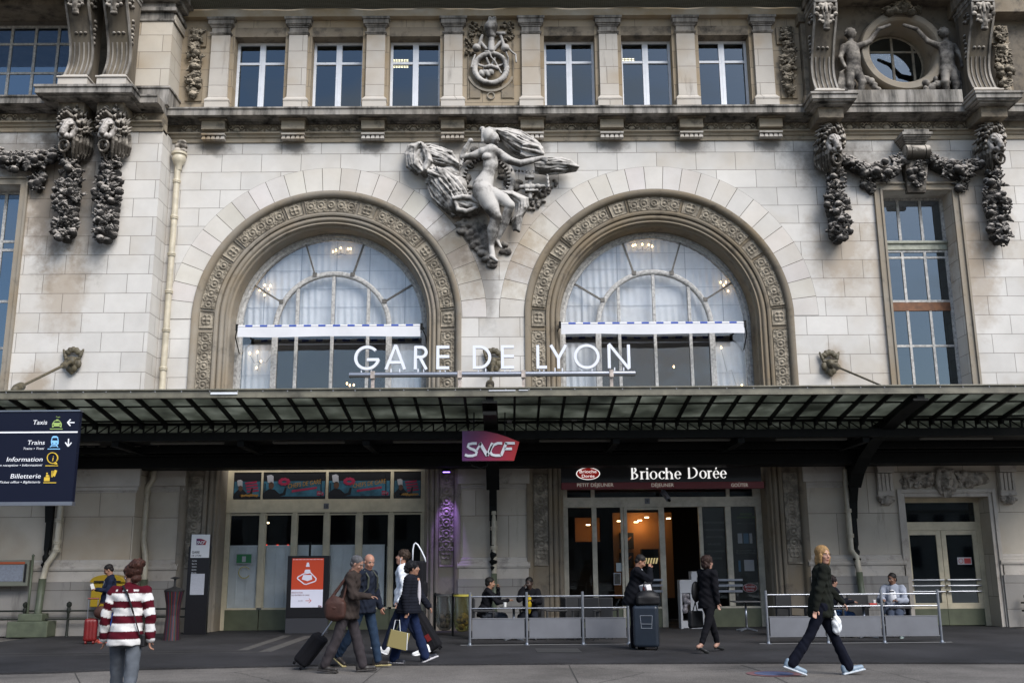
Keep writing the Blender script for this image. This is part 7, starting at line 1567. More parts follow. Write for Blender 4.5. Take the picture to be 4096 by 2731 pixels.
x = xw(3490, -3.7); tag(MB().box(x - .06, x + .10, -3.75, -3.67, .732, .76).build('napkin_pack', mat('red_pack', (.4, .03, .02), .5), None), 'small red packet beside the paper cup', 'packet')
# waste bags on hoops
m_bag = glass('clear_bag', .10, (.55, .55, .53), .25); m_bagy = glass('yellow_bag', .10, (.62, .58, .30), .25); m_tr = mat('rubbish', (.30, .24, .18), .8, noise=.8, nscale=14)
for (px, y, m_, m_r, lb) in ((1778, -1.6, m_bag, mat('hoop_grey', (.05, .05, .05)), 'clear waste bag on a hoop, the grey one nearer the shop'), (1850, -2.1, m_bagy, mat('hoop_yellow', (.40, .34, .05)), 'clear waste bag with yellow rim on a hoop next to the barrier')):
    x = W(px, 2450, y)[0]; o = empty('waste_bag_stand', lb, 'waste bin', 'clear waste bags on hoops'); rr = random.Random(px); n = 20; V = []
    prof = [(.20, .96), (.19, .85), (.20, .6), (.21, .4), (.19, .22), (.12, .12), (.02, .10)]
    for r, z in prof:
        for k in range(n + 1): a = 2 * PI * (k % n) / n; rr2 = r * (1 + .07 * math.sin(5 * a + z * 9)); V.append((x + rr2 * math.cos(a), y + rr2 * math.sin(a), z))
    grid_obj('bag', np.array(V), len(prof), n + 1, m_, o); MB().lathe((x, y, .95), [(.195, -.02), (.225, -.02), (.225, .02), (.195, .02)], 24).build('hoop', m_r, o)
    v = SDF(); [v.ell((x + rr.uniform(-.1, .1), y + rr.uniform(-.1, .1), rr.uniform(.2, .5)), rr.uniform(.04, .08), .01) for _ in range(12)]; v.mesh('rubbish', .02, m_tr, o); MB().tube([(x - .24, y + .12, 0), (x - .24, y + .12, 1.0)], .025, 8).box(x - .26, x - .1, y - .05, y + .14, .96, .985).build('post', M['iron'], o)
# striped hourglass bin
x, y = G(685, 2558); o = empty('striped_bin', 'hourglass shaped litter bin with coloured vertical stripes and a dark cap', 'litter bin')
cs = [mat('stripe_%d' % i, c, .5) for i, c in enumerate(((.09, .006, .01), (.006, .035, .015), (.02, .02, .05), (.09, .015, .004), (.03, .008, .04), (.01, .01, .012)))]
prof = [(.20, 0), (.18, .25), (.155, .55), (.17, .8), (.22, 1.05), (.235, 1.12)]
mb = MB(); n = 48; mb2 = MB()
for i in range(len(prof) - 1):
    for k in range(n): a, b_ = 2 * PI * k / n, 2 * PI * (k + .72) / n; mb.mi = (k * 5) % 6; r0, z0 = prof[i]; r1, z1 = prof[i + 1]; mb.add([(x + r0 * math.cos(a), y + r0 * math.sin(a), z0), (x + r0 * math.cos(b_), y + r0 * math.sin(b_), z0), (x + r1 * math.cos(b_), y + r1 * math.sin(b_), z1), (x + r1 * math.cos(a), y + r1 * math.sin(a), z1)], [(0, 1, 2, 3)])
MB().lathe((x, y, 0), [(r - .012, z) for r, z in prof], 32).build('bin_body', m_wk, o, smooth=True, smooth_angle=50); mb.build('striped_slats', cs, o); MB().lathe((x, y, 1.12), [(.235, -.02), (.24, .01), (.17, .05), (.08, .07), (.03, .10), (.025, .26), (.05, .27), (.11, .285), (.11, .295), (.001, .33)], 28).build('bin_cap', m_wk, o, smooth=True, smooth_angle=50)
# information totem
y = -.75; xa, zt = W(768, 2136, y); xb_, zw = W(836, 2229, y); o = empty('information_totem', 'tall black information pillar with a white head reading GARE DE LYON', 'information pillar')
x0, x1 = xa, xb_; MB().box(x0 - .06, x1 + .02, y, y + .14, 0, zt - .3).box(x0 - .035, x1, y + .01, y + .13, zt - .3, zt).build('pillar', m_blk, o, bevel=.005); m_wp = mat('totem_white', (.62, .63, .64), .4); MB().box(x0, x1, y - .01, y - .001, zw, zt - .005).build('white_head', m_wp, o); logo(o, x0 + .13, y - .015, zt - .27, .26, .16, .004)
m_k = mat('totem_text', (.03, .03, .03), .5); text('GARE', 'lettering', m_k, o, x0 + .03, y - .012, zw + .11, .06, .20, bold=.01); text('DE LYON', 'lettering', m_k, o, x0 + .03, y - .012, zw + .03, .05, .24)
for r in range(5): text(('ACCUEIL', 'BILLETS', 'TRAINS', 'METRO', 'BUS')[r], 'direction_line', m_snl, o, x0 + .05, y - .005, zw - .09 - r * .075, .026, .12)
xp, zp = W(785, 2290, y); MB().box(x0 + .04, x1 - .08, y - .006, y - .001, zw - .92, zw - .40).build('timetable', mat('paper_grey', (.42, .43, .47), .6, noise=.15, nscale=60), o)
# works poster screen
y = -.62; x0, zt = W(1158, 2222, y); x1, zb = W(1306, 2470, y); o = empty('display_screen', 'black upright display with an orange roadworks cone poster', 'display')
MB().box(x0 - .04, x1 + .03, y, y + .16, zb - .0, zt).build('screen_body', m_blk, o, bevel=.01); MB().box(x0 - .04, x1 + .03, y + .01, y + .17, 0, zb - .002).build('screen_base', mat('screen_base_grey', (.035, .035, .04), .5), o, bevel=.008); MB().bar(((x0 + x1) / 2, y + .1, zt), ((x0 + x1) / 2, y + .1, zt + .35), .05).build('top_post', M['iron'], o)
m_org = mat('poster_orange', (.36, .035, .008), .5, emit=(.9, .10, .03), es=.10); m_pwt = mat('poster_pale', (.48, .48, .55), .5, emit=(.8, .8, .95), es=.16)
px0, z1 = W(1024 + 335 / 2.296, 2049 + 420 / 2.296, y); px1, zm = W(1024 + 615 / 2.296, 2049 + 705 / 2.296, y); _, z0 = W(1200, 2049 + 870 / 2.296, y); f0 = MB().box(px0, px1, y - .006, y - .001, zm, z1).build('poster_top', m_org, o); MB().box(px0, px1, y - .006, y - .001, z0, zm - .001).build('poster_bottom', m_pwt, o)
pc_ = (px0 + px1) / 2; Zc = lambda q: W(1230, 2049 + q / 2.296, y)[1]; Xc = lambda q: W(1024 + q / 2.296, 2250, y)[0]; w1 = m_pwt
P2 = lambda l: [(Xc(a), Zc(b_)) for a, b_ in l][::-1]; yy = y - .012
for l in ([(470, 458), (486, 458), (495, 497), (460, 497)], [(455, 523), (500, 523), (507, 552), (446, 552)], [(438, 572), (516, 572), (522, 612), (478, 628), (428, 612)]): MB().prism(P2(l), yy, y - .006).build('cone_band', w1, o)
mb = MB(); L4 = [(390, 590), (440, 562), (505, 552), (558, 605), (552, 630), (470, 658), (450, 655), (386, 605)]; L4 = [(Xc(a), Zc(b_)) for a, b_ in L4]
for a, b_ in zip(L4, L4[1:] + L4[:1]): mb.bar((a[0], yy + .003, a[1]), (b_[0], yy + .003, b_[1]), .035, .006, up=(0, 1, 0)) if False else mb.tube([(a[0], yy + .002, a[1]), (b_[0], yy + .002, b_[1])], .016, 6)
mb.build('cone_base', w1, o); mb = MB()
for q in range(22): t = px0 + .03 + (px1 - px0 - .06) * q / 21; mb.lathe((t, yy + .003, z1 - .03), [(.001, -.003), (.010, 0), (.001, .003)], 8, 'y')
mb.build('perforation', w1, o)
text('RÉNOVATION', 'lettering', mat('poster_maroon', (.25, .02, .03), .5), o, Xc(338), y - .007, Zc(740), .036, .28); text('DES ENTRÉES DE GARE', 'lettering', mat('poster_maroon2', (.16, .05, .06), .5), o, Xc(338), y - .007, Zc(763), .036, .46); text('ACCÈS', 'lettering', mat('poster_grey', (.3, .27, .3), .5), o, Xc(400), y - .007, Zc(815), .034, .12)
mb = MB(); z = Zc(808); xa, xb_ = Xc(468), Xc(520); mb.tube([(xa, yy + .004, z), (xb_, yy + .004, z)], .007, 5).tube([(xb_ - .06, yy + .004, z + .055), (xb_, yy + .004, z), (xb_ - .06, yy + .004, z - .055)], .007, 5); mb.build('arrow', m_org, o); logo(o, px1 - .11, y - .010, z0 + .005, .09, .045, .003)
# yellow letter box on the left pier
y = PY - .45; x0, zt = W(361, 2330, y); x1, zb = W(497, 2412, y); o = empty('letter_box', 'yellow post box with a curved lid on the left pier, partly behind people', 'post box'); m_y = mat('post_yellow', (.33, .215, .006), .4, noise=.1)
n = 12; xm = (x0 + x1) / 2; hw_ = (x1 - x0) / 2; P = [(x1 - .02, zb), (x1 - .02, zt)] + [] ; MB().box(x0 + .03, x1 - .03, y, PY - .1, zb - .08, zt).build('box_body', m_y, o, bevel=.02); MB().prism([(xm + hw_ * math.cos(t), zt + .20 * math.sin(t) ** .8) for t in np.linspace(0.02, PI - .02, 15)], y - .05, PY - .1).build('box_lid', m_y, o, bevel=.012)
MB().box(xm - hw_ * .75, xm + hw_ * .75, y - .055, y - .04, zt + .015, zt + .05).build('slot', m_blk, o); MB().box(xm - .05, xm + .05, y + .1, PY - .1, 0, zb - .08).build('foot', M['iron'], o)
# framed notice board at the far left
y = PY - .45; x1, zt = W(118, 2238, y); _, zb = W(118, 2343, y); o = empty('notice_board', 'grey green framed notice case at the left edge of the pier', 'notice board'); m_fr = mat('case_frame', (.16, .165, .13), .5); x0 = x1 - 1.5
MB().box(x0, x1, y, y + .14, zb, zt).build('case', m_fr, o, bevel=.02); MB().box(x0 + .1, x1 - .12, y - .012, y - .001, zb + .12, zt - .12).build('case_glass', mat('pale_poster_sheet', (.22, .24, .28), .25, noise=.2, nscale=20), o); MB().box(x0 + .06, x1 - .1, y - .016, y - .001, zt - .10, zt - .045).build('orange_strip', mat('orange_strip', (.35, .07, .02), .5), o); MB().box(x1 - .1, x1 - .05, y - .014, y - .001, zb + .1, zt - .1).build('side_strip', m_blk, o)
MB().tube([(x1 + .06, y + .05, 0), (x1 + .06, y + .05, zt + .08)], .03, 10).lathe((x1 + .06, y + .05, zt + .1), [(.001, .05), (.045, 0), (.001, -.05)], 12).build('post', M['pipeg'], o, smooth=True); MB().box(x0 + .2, x0 + .26, y + .02, y + .08, 0, zb).build('post', M['pipeg'], o)
# low iron guard rails along the walls
for (xa, xb_, y, nn, lb) in ((-15.5, XL - .1, PY - .32, 6, 'low dark iron rail along the foot of the left pier'), (XL + .1, CX[0] - 2.9, -.35, 2, 'short low iron rail behind the striped bin'), (GDx[1] + .4, 16.5, -.35, 3, 'low dark iron rail right of the side door')):
    o = empty('guard_rail', lb, 'rail', 'low iron rails along the walls')
    for z in (.62, .42): MB().tube([(xa, y, z), (xb_, y, z)], .022, 8).build('rail', M['irong'], o, smooth=True)
    for k in range(nn): x = xa + .15 + (xb_ - xa - .3) * k / (nn - 1); MB().lathe((x, y, 0), [(.05, 0), (.035, .03), (.028, .55), (.05, .6), (.05, .66), (.035, .7), (.065, .75), (.06, .81), (.001, .85)], 12).build('post', M['irong'], o, smooth=True, smooth_angle=50)
v = MB().box(-12.35, -11.35, PY - .62, PY - .12, 0, .38).box(-12.15, -11.55, PY - .52, PY - .14, .38, .56); tag(v.build('iron_pedestal', M['pipeg'], None, bevel=.02), 'squat green iron base at the foot of the left downpipe', 'pedestal')
MB()
# white service cabinet with a waste bag by the open bakery door
y = .15; x0, zt = W(2718, 2318, y); x1, _ = W(2766, 2318, y); x2, zt2 = W(2795, 2284, y); o = empty('bin_cabinet', 'white framed bin cabinet holding a stuffed clear bag beside the open bakery door', 'waste bin'); m_cb = mat('cabinet_white', (.42, .42, .43), .4)
MB().box(x0, x1, y, y + .4, zt - .34, zt).build('top_panel', m_cb, o, bevel=.006); MB().box(x0, x0 + .05, y, y + .4, 0, zt - .342).box(x1 - .05, x1, y, y + .4, 0, zt - .342).box(x0 + .05, x1 - .05, y, y + .4, .02, .2).build('cabinet_frame', m_cb, o); MB().box(x1 + .003, x2 + .1, y + .02, y + .42, 0, zt2).build('tall_panel', m_cb, o, bevel=.006)
v = SDF(); rr = random.Random(4); [v.ell(((x0 + x1) / 2 + rr.uniform(-.07, .07), y + .1 + rr.uniform(-.08, .08), rr.uniform(.35, .9)), rr.uniform(.05, .09), .01) for _ in range(16)]; v.mesh('bag', .016, mat('crumpled_bag', (.25, .23, .24), .35, noise=.7, nscale=18), o)
# luggage
def suitcase(o, w_, d, h, m_, m2, handle=.4, wheels=True, ribs=0, name='case'):
    """upright case in the local frame of o: width x, depth y"""
    v = SDF(); v.box((0, 0, h / 2 + .05), (w_ / 2, d / 2, h / 2), .06, .01); 
    for q in range(ribs): xx = -w_ / 2 + w_ * (q + 1) / (ribs + 1); v.box((xx, 0, h / 2 + .05), (.008, d / 2 + .01, h / 2 - .06), .008, .006)
    v.mesh('shell', .012, m_, o)
    if handle:
        for s in (-1, 1): MB().tube([(s * .1, d / 2 - .04, h), (s * .1, d / 2 - .04, h + handle)], .009, 8).build('pull_rod', M['steel'], o)
        MB().tube([(-.12, d / 2 - .04, h + handle), (.12, d / 2 - .04, h + handle)], .018, 8).build('handle', m2, o)
    if wheels:
        for sx in (-1, 1):
            for sy in (-1, 1): MB().lathe((sx * (w_ / 2 - .06), sy * (d / 2 - .05), .04), [(.001, -.02), (.04, -.018), (.04, .018), (.001, .02)], 14, 'x').build('wheel', m2, o)
m_red2 = mat('red_case', (.12, .003, .003), .45, noise=.2); m_bk = mat('black_fabric', (.005, .005, .007), .85, spec=.2, bump=.003, bscale=20); m_nvc = mat('navy_grey_case', (.012, .018, .028), .35, noise=.2, nscale=4); m_lea = mat('brown_leather', (.045, .019, .014), .6, spec=.25, noise=.4, nscale=7, bump=.004, bscale=25); m_bkl = mat('black_leather', (.006, .006, .007), .55, spec=.3)
x, y = G(358, 2574); o = empty('suitcase', 'small red suitcase with raised handle beside the woman with the phone', 'suitcase', None, (x, y, 0), R_(15)); suitcase(o, .28, .22, .50, m_red2, m_red2, .48, True, 3)
v = SDF(); v.ell((.1, .0, .68), (.16, .10, .14), .02).chain([(.0, 0, .78), (.06, 0, .88), (.16, 0, .88), (.2, 0, .76)], .014, .01); b_ = v.mesh('handbag', .012, m_lea); b_.location = (x + .12, y - .05, 0); tag(b_, 'brown leather handbag resting on the red suitcase', 'handbag')
x, y = G(1222, 2668); o = empty('suitcase', 'dark navy wheeled suitcase tilted behind the man in the brown suit', 'suitcase', None, (x - .12, y, .0)); o.rotation_euler = (0, R_(38), 0); suitcase(o, .26, .40, .56, m_bk, m_bk, 0, True, 2); MB().tube([(0, 0, .6), (-.02, 0, 1.0)], .012, 8).build('pull_rod', M['steel'], o); o.location.z = .03
x, y = G(1745, 2610); o = empty('suitcase', 'big black soft suitcase tilted behind the young man, with a red tag', 'suitcase', None, (x, y, .02)); o.rotation_euler = (0, R_(-32), 0); suitcase(o, .34, .48, .78, m_bk, m_bk, 0, True, 2); MB().box(-.21, -.19, -.03, .04, .28, .40).build('luggage_tag', m_red2, o); MB().box(-.02, .07, -.26, -.245, .25, .38).build('red_label', m_red2, o)
x, y = G(2588, 2597); o = empty('suitcase', 'large dark grey hard suitcase standing in front of the man who eats', 'suitcase', None, (x, y, 0), R_(-12)); suitcase(o, .50, .32, .80, m_nvc, m_bkl, 0, True, 0)
mb = MB(); 
for s in (-1, 1): mb.bar((s * .10 + .02, -.163, .42), (s * .12 + .02, -.163, .66), .008)
mb.bar((-.09, -.163, .42), (.13, -.163, .42), .008).bar((-.10, -.163, .66), (.14, -.163, .66), .008).bar((-.08, -.163, .50), (.12, -.163, .50), .025, .008).build('case_emblem', mat('emblem_grey', (.20, .22, .25), .4), o)
v = SDF(); v.ell((0, 0, 1.0), (.24, .15, .15), .03).box((0, 0, .95), (.23, .14, .09), .04, .03).chain([(-.1, 0, 1.1), (-.06, 0, 1.28), (.08, 0, 1.28), (.12, 0, 1.1)], .014, .01); b_ = v.mesh('travel_bag', .012, m_bkl); b_.location = (x + .05, y, .0); tag(b_, 'black leather bag resting on top of the large grey suitcase', 'bag')
# ------------------------------------------------------------------ people
M['skin'] = mat('skin', (.5, .3, .2), .55, attr=True); M['cloth'] = mat('cloth', (.5, .5, .5), .95, spec=.12, attr=True, noise=.22, nscale=9, bump=.006, bscale=11); M['hair'] = mat('hair', (.5, .5, .5), .6, spec=.2, attr=True, noise=.4, nscale=30, bump=.004, bscale=60); M['shoe'] = mat('shoe', (.5, .5, .5), .5, attr=True)
def rot2(v, a): c, s = math.cos(a), math.sin(a); return np.array((v[0] * c - v[1] * s, v[0] * s + v[1] * c, v[2]))
def rfwd(v, a): c, s = math.cos(a), math.sin(a); return np.array((v[0] * c + v[2] * s, v[1], -v[0] * s + v[2] * c))   # lean forward (+x) by a
def person(label, loc, rz, H, legs, arms, lean=4, head=(0, 0), skin=(.36, .19, .12), hair=None, hairc=(.02, .015, .012), top=None, bottom=None, shoes=None, fat=1.0, seat=None, extra=None, hands=(0, 0), group=None, base=0):
    """x forward, y left, z up. legs (L,R): (thigh angle fwd, out, knee bend, foot pitch); arms (L,R): (fwd, out, elbow bend, turn in)"""
    skin = tuple(q * .72 for q in skin); s = H / 1.72; f = math.sqrt(s); o = empty('person', label, 'person', group, (0, 0, 0), R_(rz)); RS = R_
    J = {}; pel = np.zeros(3); soles = []
    for i, sg in ((0, 1), (1, -1)):
        a, out, kb, fp = legs[i]; hip = pel + np.array((0, sg * .095 * s, 0)); a, out, kb = R_(a), R_(out), R_(kb)
        kn = hip + .43 * s * np.array((math.sin(a), sg * math.sin(out), -math.cos(a) * math.cos(out))); b_ = a - kb
        an = kn + .41 * s * np.array((math.sin(b_), sg * math.sin(out) * .4, -math.cos(b_))); J['hip%d' % i], J['kn%d' % i], J['an%d' % i] = hip, kn, an
        p = R_(fp); fw = np.array((math.cos(p), sg * .12, -math.sin(p))); up = np.array((math.sin(p), 0, math.cos(p))); heel = an - up * .065 * s - fw * .06 * s; toe = an - up * .065 * s + fw * .17 * s; J['fw%d' % i] = fw; J['heel%d' % i], J['toe%d' % i] = heel, toe; soles += [heel[2] - .022 * s, toe[2] - .022 * s]
    z0 = (-min(soles) + base) if seat is None else seat + .10 * s
    la = R_(lean); Tt = lambda p: rfwd(np.array(p, float) * s, la)
    for k_ in list(J):
        if k_[:2] != 'fw': J[k_] = J[k_] + np.array((0, 0, z0))
    P0 = np.array((0, 0, z0)); T = lambda x, y, z: Tt((x, y, z)) + P0
    J['neck'] = T(.0, 0, .56)
    for i, sg in ((0, 1), (1, -1)):
        a, out, eb, tin = arms[i]; sh = T(0, sg * .175, .49); a, out = R_(a), R_(out); el = sh + .29 * s * np.array((math.sin(a) * math.cos(out), sg * math.sin(out), -math.cos(a) * math.cos(out)))
        b_ = a + R_(eb); ti = R_(tin); wr = el + .25 * s * np.array((math.sin(b_) * math.cos(ti), -sg * math.sin(ti), -math.cos(b_) * math.cos(ti))); J['sh%d' % i], J['el%d' % i], J['wr%d' % i] = sh, el, wr
    # head frame
    yw_, pt = R_(head[0]), R_(head[1]); hc = T(.02, 0, .56) + np.array((math.sin(pt) * .06 * s, 0, .115 * s)); Rp = np.array([[math.cos(pt), 0, math.sin(pt)], [0, 1, 0], [-math.sin(pt), 0, math.cos(pt)]]); Ry = np.array([[math.cos(yw_), -math.sin(yw_), 0], [math.sin(yw_), math.cos(yw_), 0], [0, 0, 1]]); HR = Ry @ Rp; HM = HR.T
    hp = lambda x, y, z: hc + HR @ (np.array((x, y, z)) * s)
    sk = skin; dk = tuple(c * .8 for c in sk); lip = (sk[0] * .8, sk[1] * .5, sk[2] * .55)
    def E(v, c, r, k=.012, col=sk, sub=False): v.ell(hp(*c), np.array(r) * s, k, col, rot=HM, sub=sub)
    hv = SDF(); E(hv, (-.012, 0, .045), (.098, .076, .085), .02); E(hv, (.02, 0, -.02), (.078, .062, .085), .02); E(hv, (.045, 0, -.085), (.04, .042, .032), .02); E(hv, (.088, 0, -.012), (.022, .013, .02), .008); hv.cap(hp(.083, 0, .03), hp(.106, 0, -.01), .010 * s, .013 * s, .008, sk)
    for q in (-1, 1):
        E(hv, (.066, q * .036, -.012), (.022, .024, .02), .012); E(hv, (.0, q * .078, .0), (.018, .010, .03), .004); E(hv, (.083, q * .031, .024), (.012, .015, .008), .004, sub=True); E(hv, (.074, q * .031, .022), (.009, .012, .0065), .002, (.20, .17, .155)); E(hv, (.081, q * .031, .022), (.0055, .006, .006), .001, (.02, .015, .01)); hv.cap(hp(.088, q * .015, .044), hp(.078, q * .05, .044), .0065 * s, .004 * s, .003, tuple(c * 1.6 + .01 for c in hairc))
    E(hv, (.089, 0, -.048), (.010, .024, .007), .003, lip); E(hv, (.086, 0, -.058), (.010, .018, .006), .003, lip); hv.cap(J['neck'] - np.array((0, 0, .05 * s)), hp(-.015, 0, -.05), .058 * s, .052 * s, .02, sk)
    parts = [hv.mesh('h', .0072, None, ret=True)]
    # body under the clothes
    bv = SDF(); sq = ((math.cos(la), 0, -math.sin(la)), .68)
    bv.cap(T(-.01, .05, .0), T(-.01, -.05, .0), .10 * s * fat, .10 * s * fat, .02, sk).chain([T(0, 0, .05), T(.0, 0, .22), T(.0, 0, .40)], [.118 * s * fat, .105 * s * fat, .13 * s], .04, sk, sq=sq); bv.cap(T(0, .13, .475), T(0, -.13, .475), .06 * s, .06 * s, .04, sk).cap(T(0, 0, .44), T(0, 0, .57), .07 * s, .052 * s, .03, sk)
    for i in (0, 1):
        bv.chain([J['hip%d' % i], J['kn%d' % i]], [.072 * s * fat, .052 * s], .01, sk).cap(J['kn%d' % i], J['kn%d' % i] * .6 + J['an%d' % i] * .4, .052 * s, .052 * s, .02, sk).cap(J['kn%d' % i] * .6 + J['an%d' % i] * .4, J['an%d' % i], .052 * s, .034 * s, .02, sk).cap(J['heel%d' % i], J['toe%d' % i], .032 * s, .025 * s, .02, sk).cap(J['an%d' % i], J['heel%d' % i], .034 * s, .03 * s, .02, sk)
        bv.chain([J['sh%d' % i], J['el%d' % i], J['wr%d' % i]], [.048 * s, .038 * s, .027 * s], .015, sk)
    parts.append(bv.mesh('b', .013, None, ret=True))
    # hands: palm, four fingers and a thumb, curled by 'hands' degrees
    for i, sg in ((0, 1), (1, -1)):
        s_full = s; s = s * .84; wr, el = J['wr%d' % i], J['el%d' % i]; d = (wr - el) / np.linalg.norm(wr - el); side = np.array((0, 1, 0)) * 1.0; flat = np.cross(d, side); flat /= np.linalg.norm(flat); side = np.cross(flat, d)
        if abs(d[2]) > .8: side, flat = np.array((1, 0, 0)) - d * d[0], None; side /= np.linalg.norm(side); flat = np.cross(d, side) * sg     # arm hangs: palm faces the thigh
        else: side = side * sg; flat = np.array((0, 0, 1)) - d * d[2]; flat /= np.linalg.norm(flat); 
        v = SDF(); pm = wr + d * .05 * s; ax = side; v.cap(wr - d * .02 * s, wr + d * .02 * s, .026 * s, .026 * s, .01, sk)
        for q in (-1.1, -.4, .4, 1.1): v.cap(wr + d * .02 * s + ax * q * .014 * s, wr + d * .082 * s + ax * q * .0185 * s, .014 * s, .011 * s, .008, sk)
        cu = R_(hands[i]); cl = -flat if flat[2] > 0 or abs(d[2]) > .8 else flat
        if abs(d[2]) > .8: cl = -flat
        for q, L_ in zip((-1.5, -.5, .5, 1.4), (.062, .072, .078, .07)):
            b0 = wr + d * .085 * s + ax * q * .0168 * s; a1, a2, a3 = cu * .35, cu * .8, cu * 1.15; p1 = b0 + (d * math.cos(a1) + cl * math.sin(a1)) * L_ * .45 * s; p2 = p1 + (d * math.cos(a2) + cl * math.sin(a2)) * L_ * .32 * s; p3 = p2 + (d * math.cos(a3) + cl * math.sin(a3)) * L_ * .25 * s
            v.chain([b0, p1, p2, p3], [.0095 * s, .009 * s, .0085 * s, .0075 * s], .002, sk)
        t0 = wr + d * .03 * s + ax * .030 * s; t1 = t0 + (d * .6 + ax * .7 + cl * .4) * .035 * s; t2 = t1 + (d * .85 + cl * .5) * .035 * s; v.chain([t0, t1, t2], [.014 * s, .011 * s, .009 * s], .004, sk); J['hand%d' % i] = wr + d * .09 * s; J['d%d' % i] = d
        parts.append(v.mesh('hd', .0052, None, ret=True)); s = s_full
    V, Q_, C_ = join_np(parts); np_mesh('body', V, Q_, M['skin'], o, None, True, C_)
    ARM = (.9, .1, .1)
    if top:
        v = SDF(); c = top['c']; g = top.get('g', .022) * s; hem = top.get('hem', .0); hw = top.get('hw', .155) * s * fat; aw = top.get('aw', .062) * s; k = .03; ac = top.get('ac', c)
        pts = [T(top.get('hx', 0), 0, hem), T(.0, 0, .10), T(.0, 0, .25), T(.0, 0, .41)]; v.chain(pts[1:], [(.150 * fat) * s + g * .6, .138 * s * (fat * .5 + .5) + g * .6, .155 * s + g * .5], k, c, sq=(sq[0], .76)).cap(pts[1], pts[0], .15 * s * fat + g * .7, hw + g * 1.1, .02, c, sq=(sq[0], .95)); v.box(pts[0] - np.array((0, 0, hw + g)), (.5, .5, hw + g - .045 * s), .01, .012, sub=True); v.cap(T(-.005, .135, .470), T(-.005, -.135, .470), .066 * s + g * .3, .066 * s + g * .3, .04, c); v.cap(T(-.01, 0, .49), T(-.005, 0, .545), .075 * s, .062 * s, .02, c)
        if fat > 1.1 or top.get('bust'): v.ell(T(.09, .07, .32), (.07 * s,) * 3, .05, c).ell(T(.09, -.07, .32), (.07 * s,) * 3, .05, c)
        for i in (0, 1):
            e2 = J['wr%d' % i] + (J['el%d' % i] - J['wr%d' % i]) * top.get('cuff', .02); v.chain([J['sh%d' % i], J['el%d' % i]], [aw + .004, aw * .86], .03, ac).cap(J['el%d' % i], e2, aw * .86, aw * top.get('cw', .68), .02, ac)
        wrk = top.get('wr', .008); disp = lambda X, Y, Z: wrk * np.sin(Z * 30 + 14 * X + 3 * np.sin(X * 13 + Y * 9)) * np.sin(X * 19 + Y * 23 + Z * 6) + .004 * np.sin(Z * 55 - 30 * Y + 25 * X)
        if top.get('quilt'): disp = lambda X, Y, Z: -.008 * np.abs(np.sin(Z * 62 + 1.5 * X)) + 0 * Y
        V, Q_, C_ = v.mesh('t', .0105, None, ret=True, disp=disp)
        if top.get('stripes'):
            st, c1, c2 = top['stripes']; isarm = np.abs(C_ - np.array(ac)).sum(1) < 1e-6; C2 = C_.copy(); zt = np.minimum((V - P0)[:, 2] / s, .53); w_ = st; band = np.floor((.535 - zt) / w_ + .3).astype(int) % 2
            for i in (0, 1):
                A, B_, Cw = J['sh%d' % i], J['el%d' % i], J['wr%d' % i]; m = isarm & (np.sign((V - P0)[:, 1]) == (1 if i == 0 else -1)); p = V[m]; t1 = np.clip(((p - A) @ (B_ - A)) / ((B_ - A) @ (B_ - A)), 0, 1) * np.linalg.norm(B_ - A); t2 = np.clip(((p - B_) @ (Cw - B_)) / ((Cw - B_) @ (Cw - B_)), 0, 1.1) * np.linalg.norm(Cw - B_); band[m] = (np.floor((t1 + t2) / s / w_ + .55).astype(int)) % 2
            C_ = np.where(band[:, None] == 1, np.array(c2)[None], np.array(c1)[None])
            dash = (zt > .50) & (zt < .518) & (np.abs((V - P0)[:, 1]) < .14) & (np.sin((V - P0)[:, 1] * 55) > .1); C_ = np.where(dash[:, None], np.array(c2)[None], C_)
        elif ac != c: pass
        np_mesh(top.get('name', 'jacket'), V, Q_, M['cloth'], o, None, True, C_)
    if top and top.get('patch'):
        v = SDF()
        for (cc, r, col) in top['patch']: v.ell(T(*cc), np.array(r) * s, .006, col)
        V, Q_, C_ = v.mesh('sh', .010, None, ret=True); np_mesh('shirt', V, Q_, M['cloth'], o, None, True, C_)
    if bottom:
        v = SDF(); c = bottom['c']; fl = bottom.get('flare', 1.0); v.cap(T(-.02, .055, .02), T(-.02, -.055, .02), .106 * s * fat, .106 * s * fat, .02, c).cap(T(0, 0, .0), T(0, 0, .13), .125 * s * fat, .12 * s * fat, .02, c, sq=(sq[0], .75))
        for i in (0, 1):
            hp_, kn, an = J['hip%d' % i], J['kn%d' % i], J['an%d' % i]; e = an + (kn - an) * bottom.get('crop', -.05); v.chain([hp_, kn], [.090 * s * fat, .070 * s * bottom.get('w', 1)], .03, c).chain([kn, kn * .55 + an * .45, e], [.069 * s * bottom.get('w', 1), .062 * s * bottom.get('w', 1) * (fl * .5 + .5), .052 * s * fl], .015, c)
        V, Q_, C_ = v.mesh('p', .0105, None, ret=True, disp=lambda X, Y, Z: .0045 * np.sin(Z * 40 + 16 * X + 4 * np.sin(X * 17)) * np.sin(X * 23 + Y * 31 + Z * 5)); np_mesh('trousers', V, Q_, M['cloth'], o, None, True, C_)
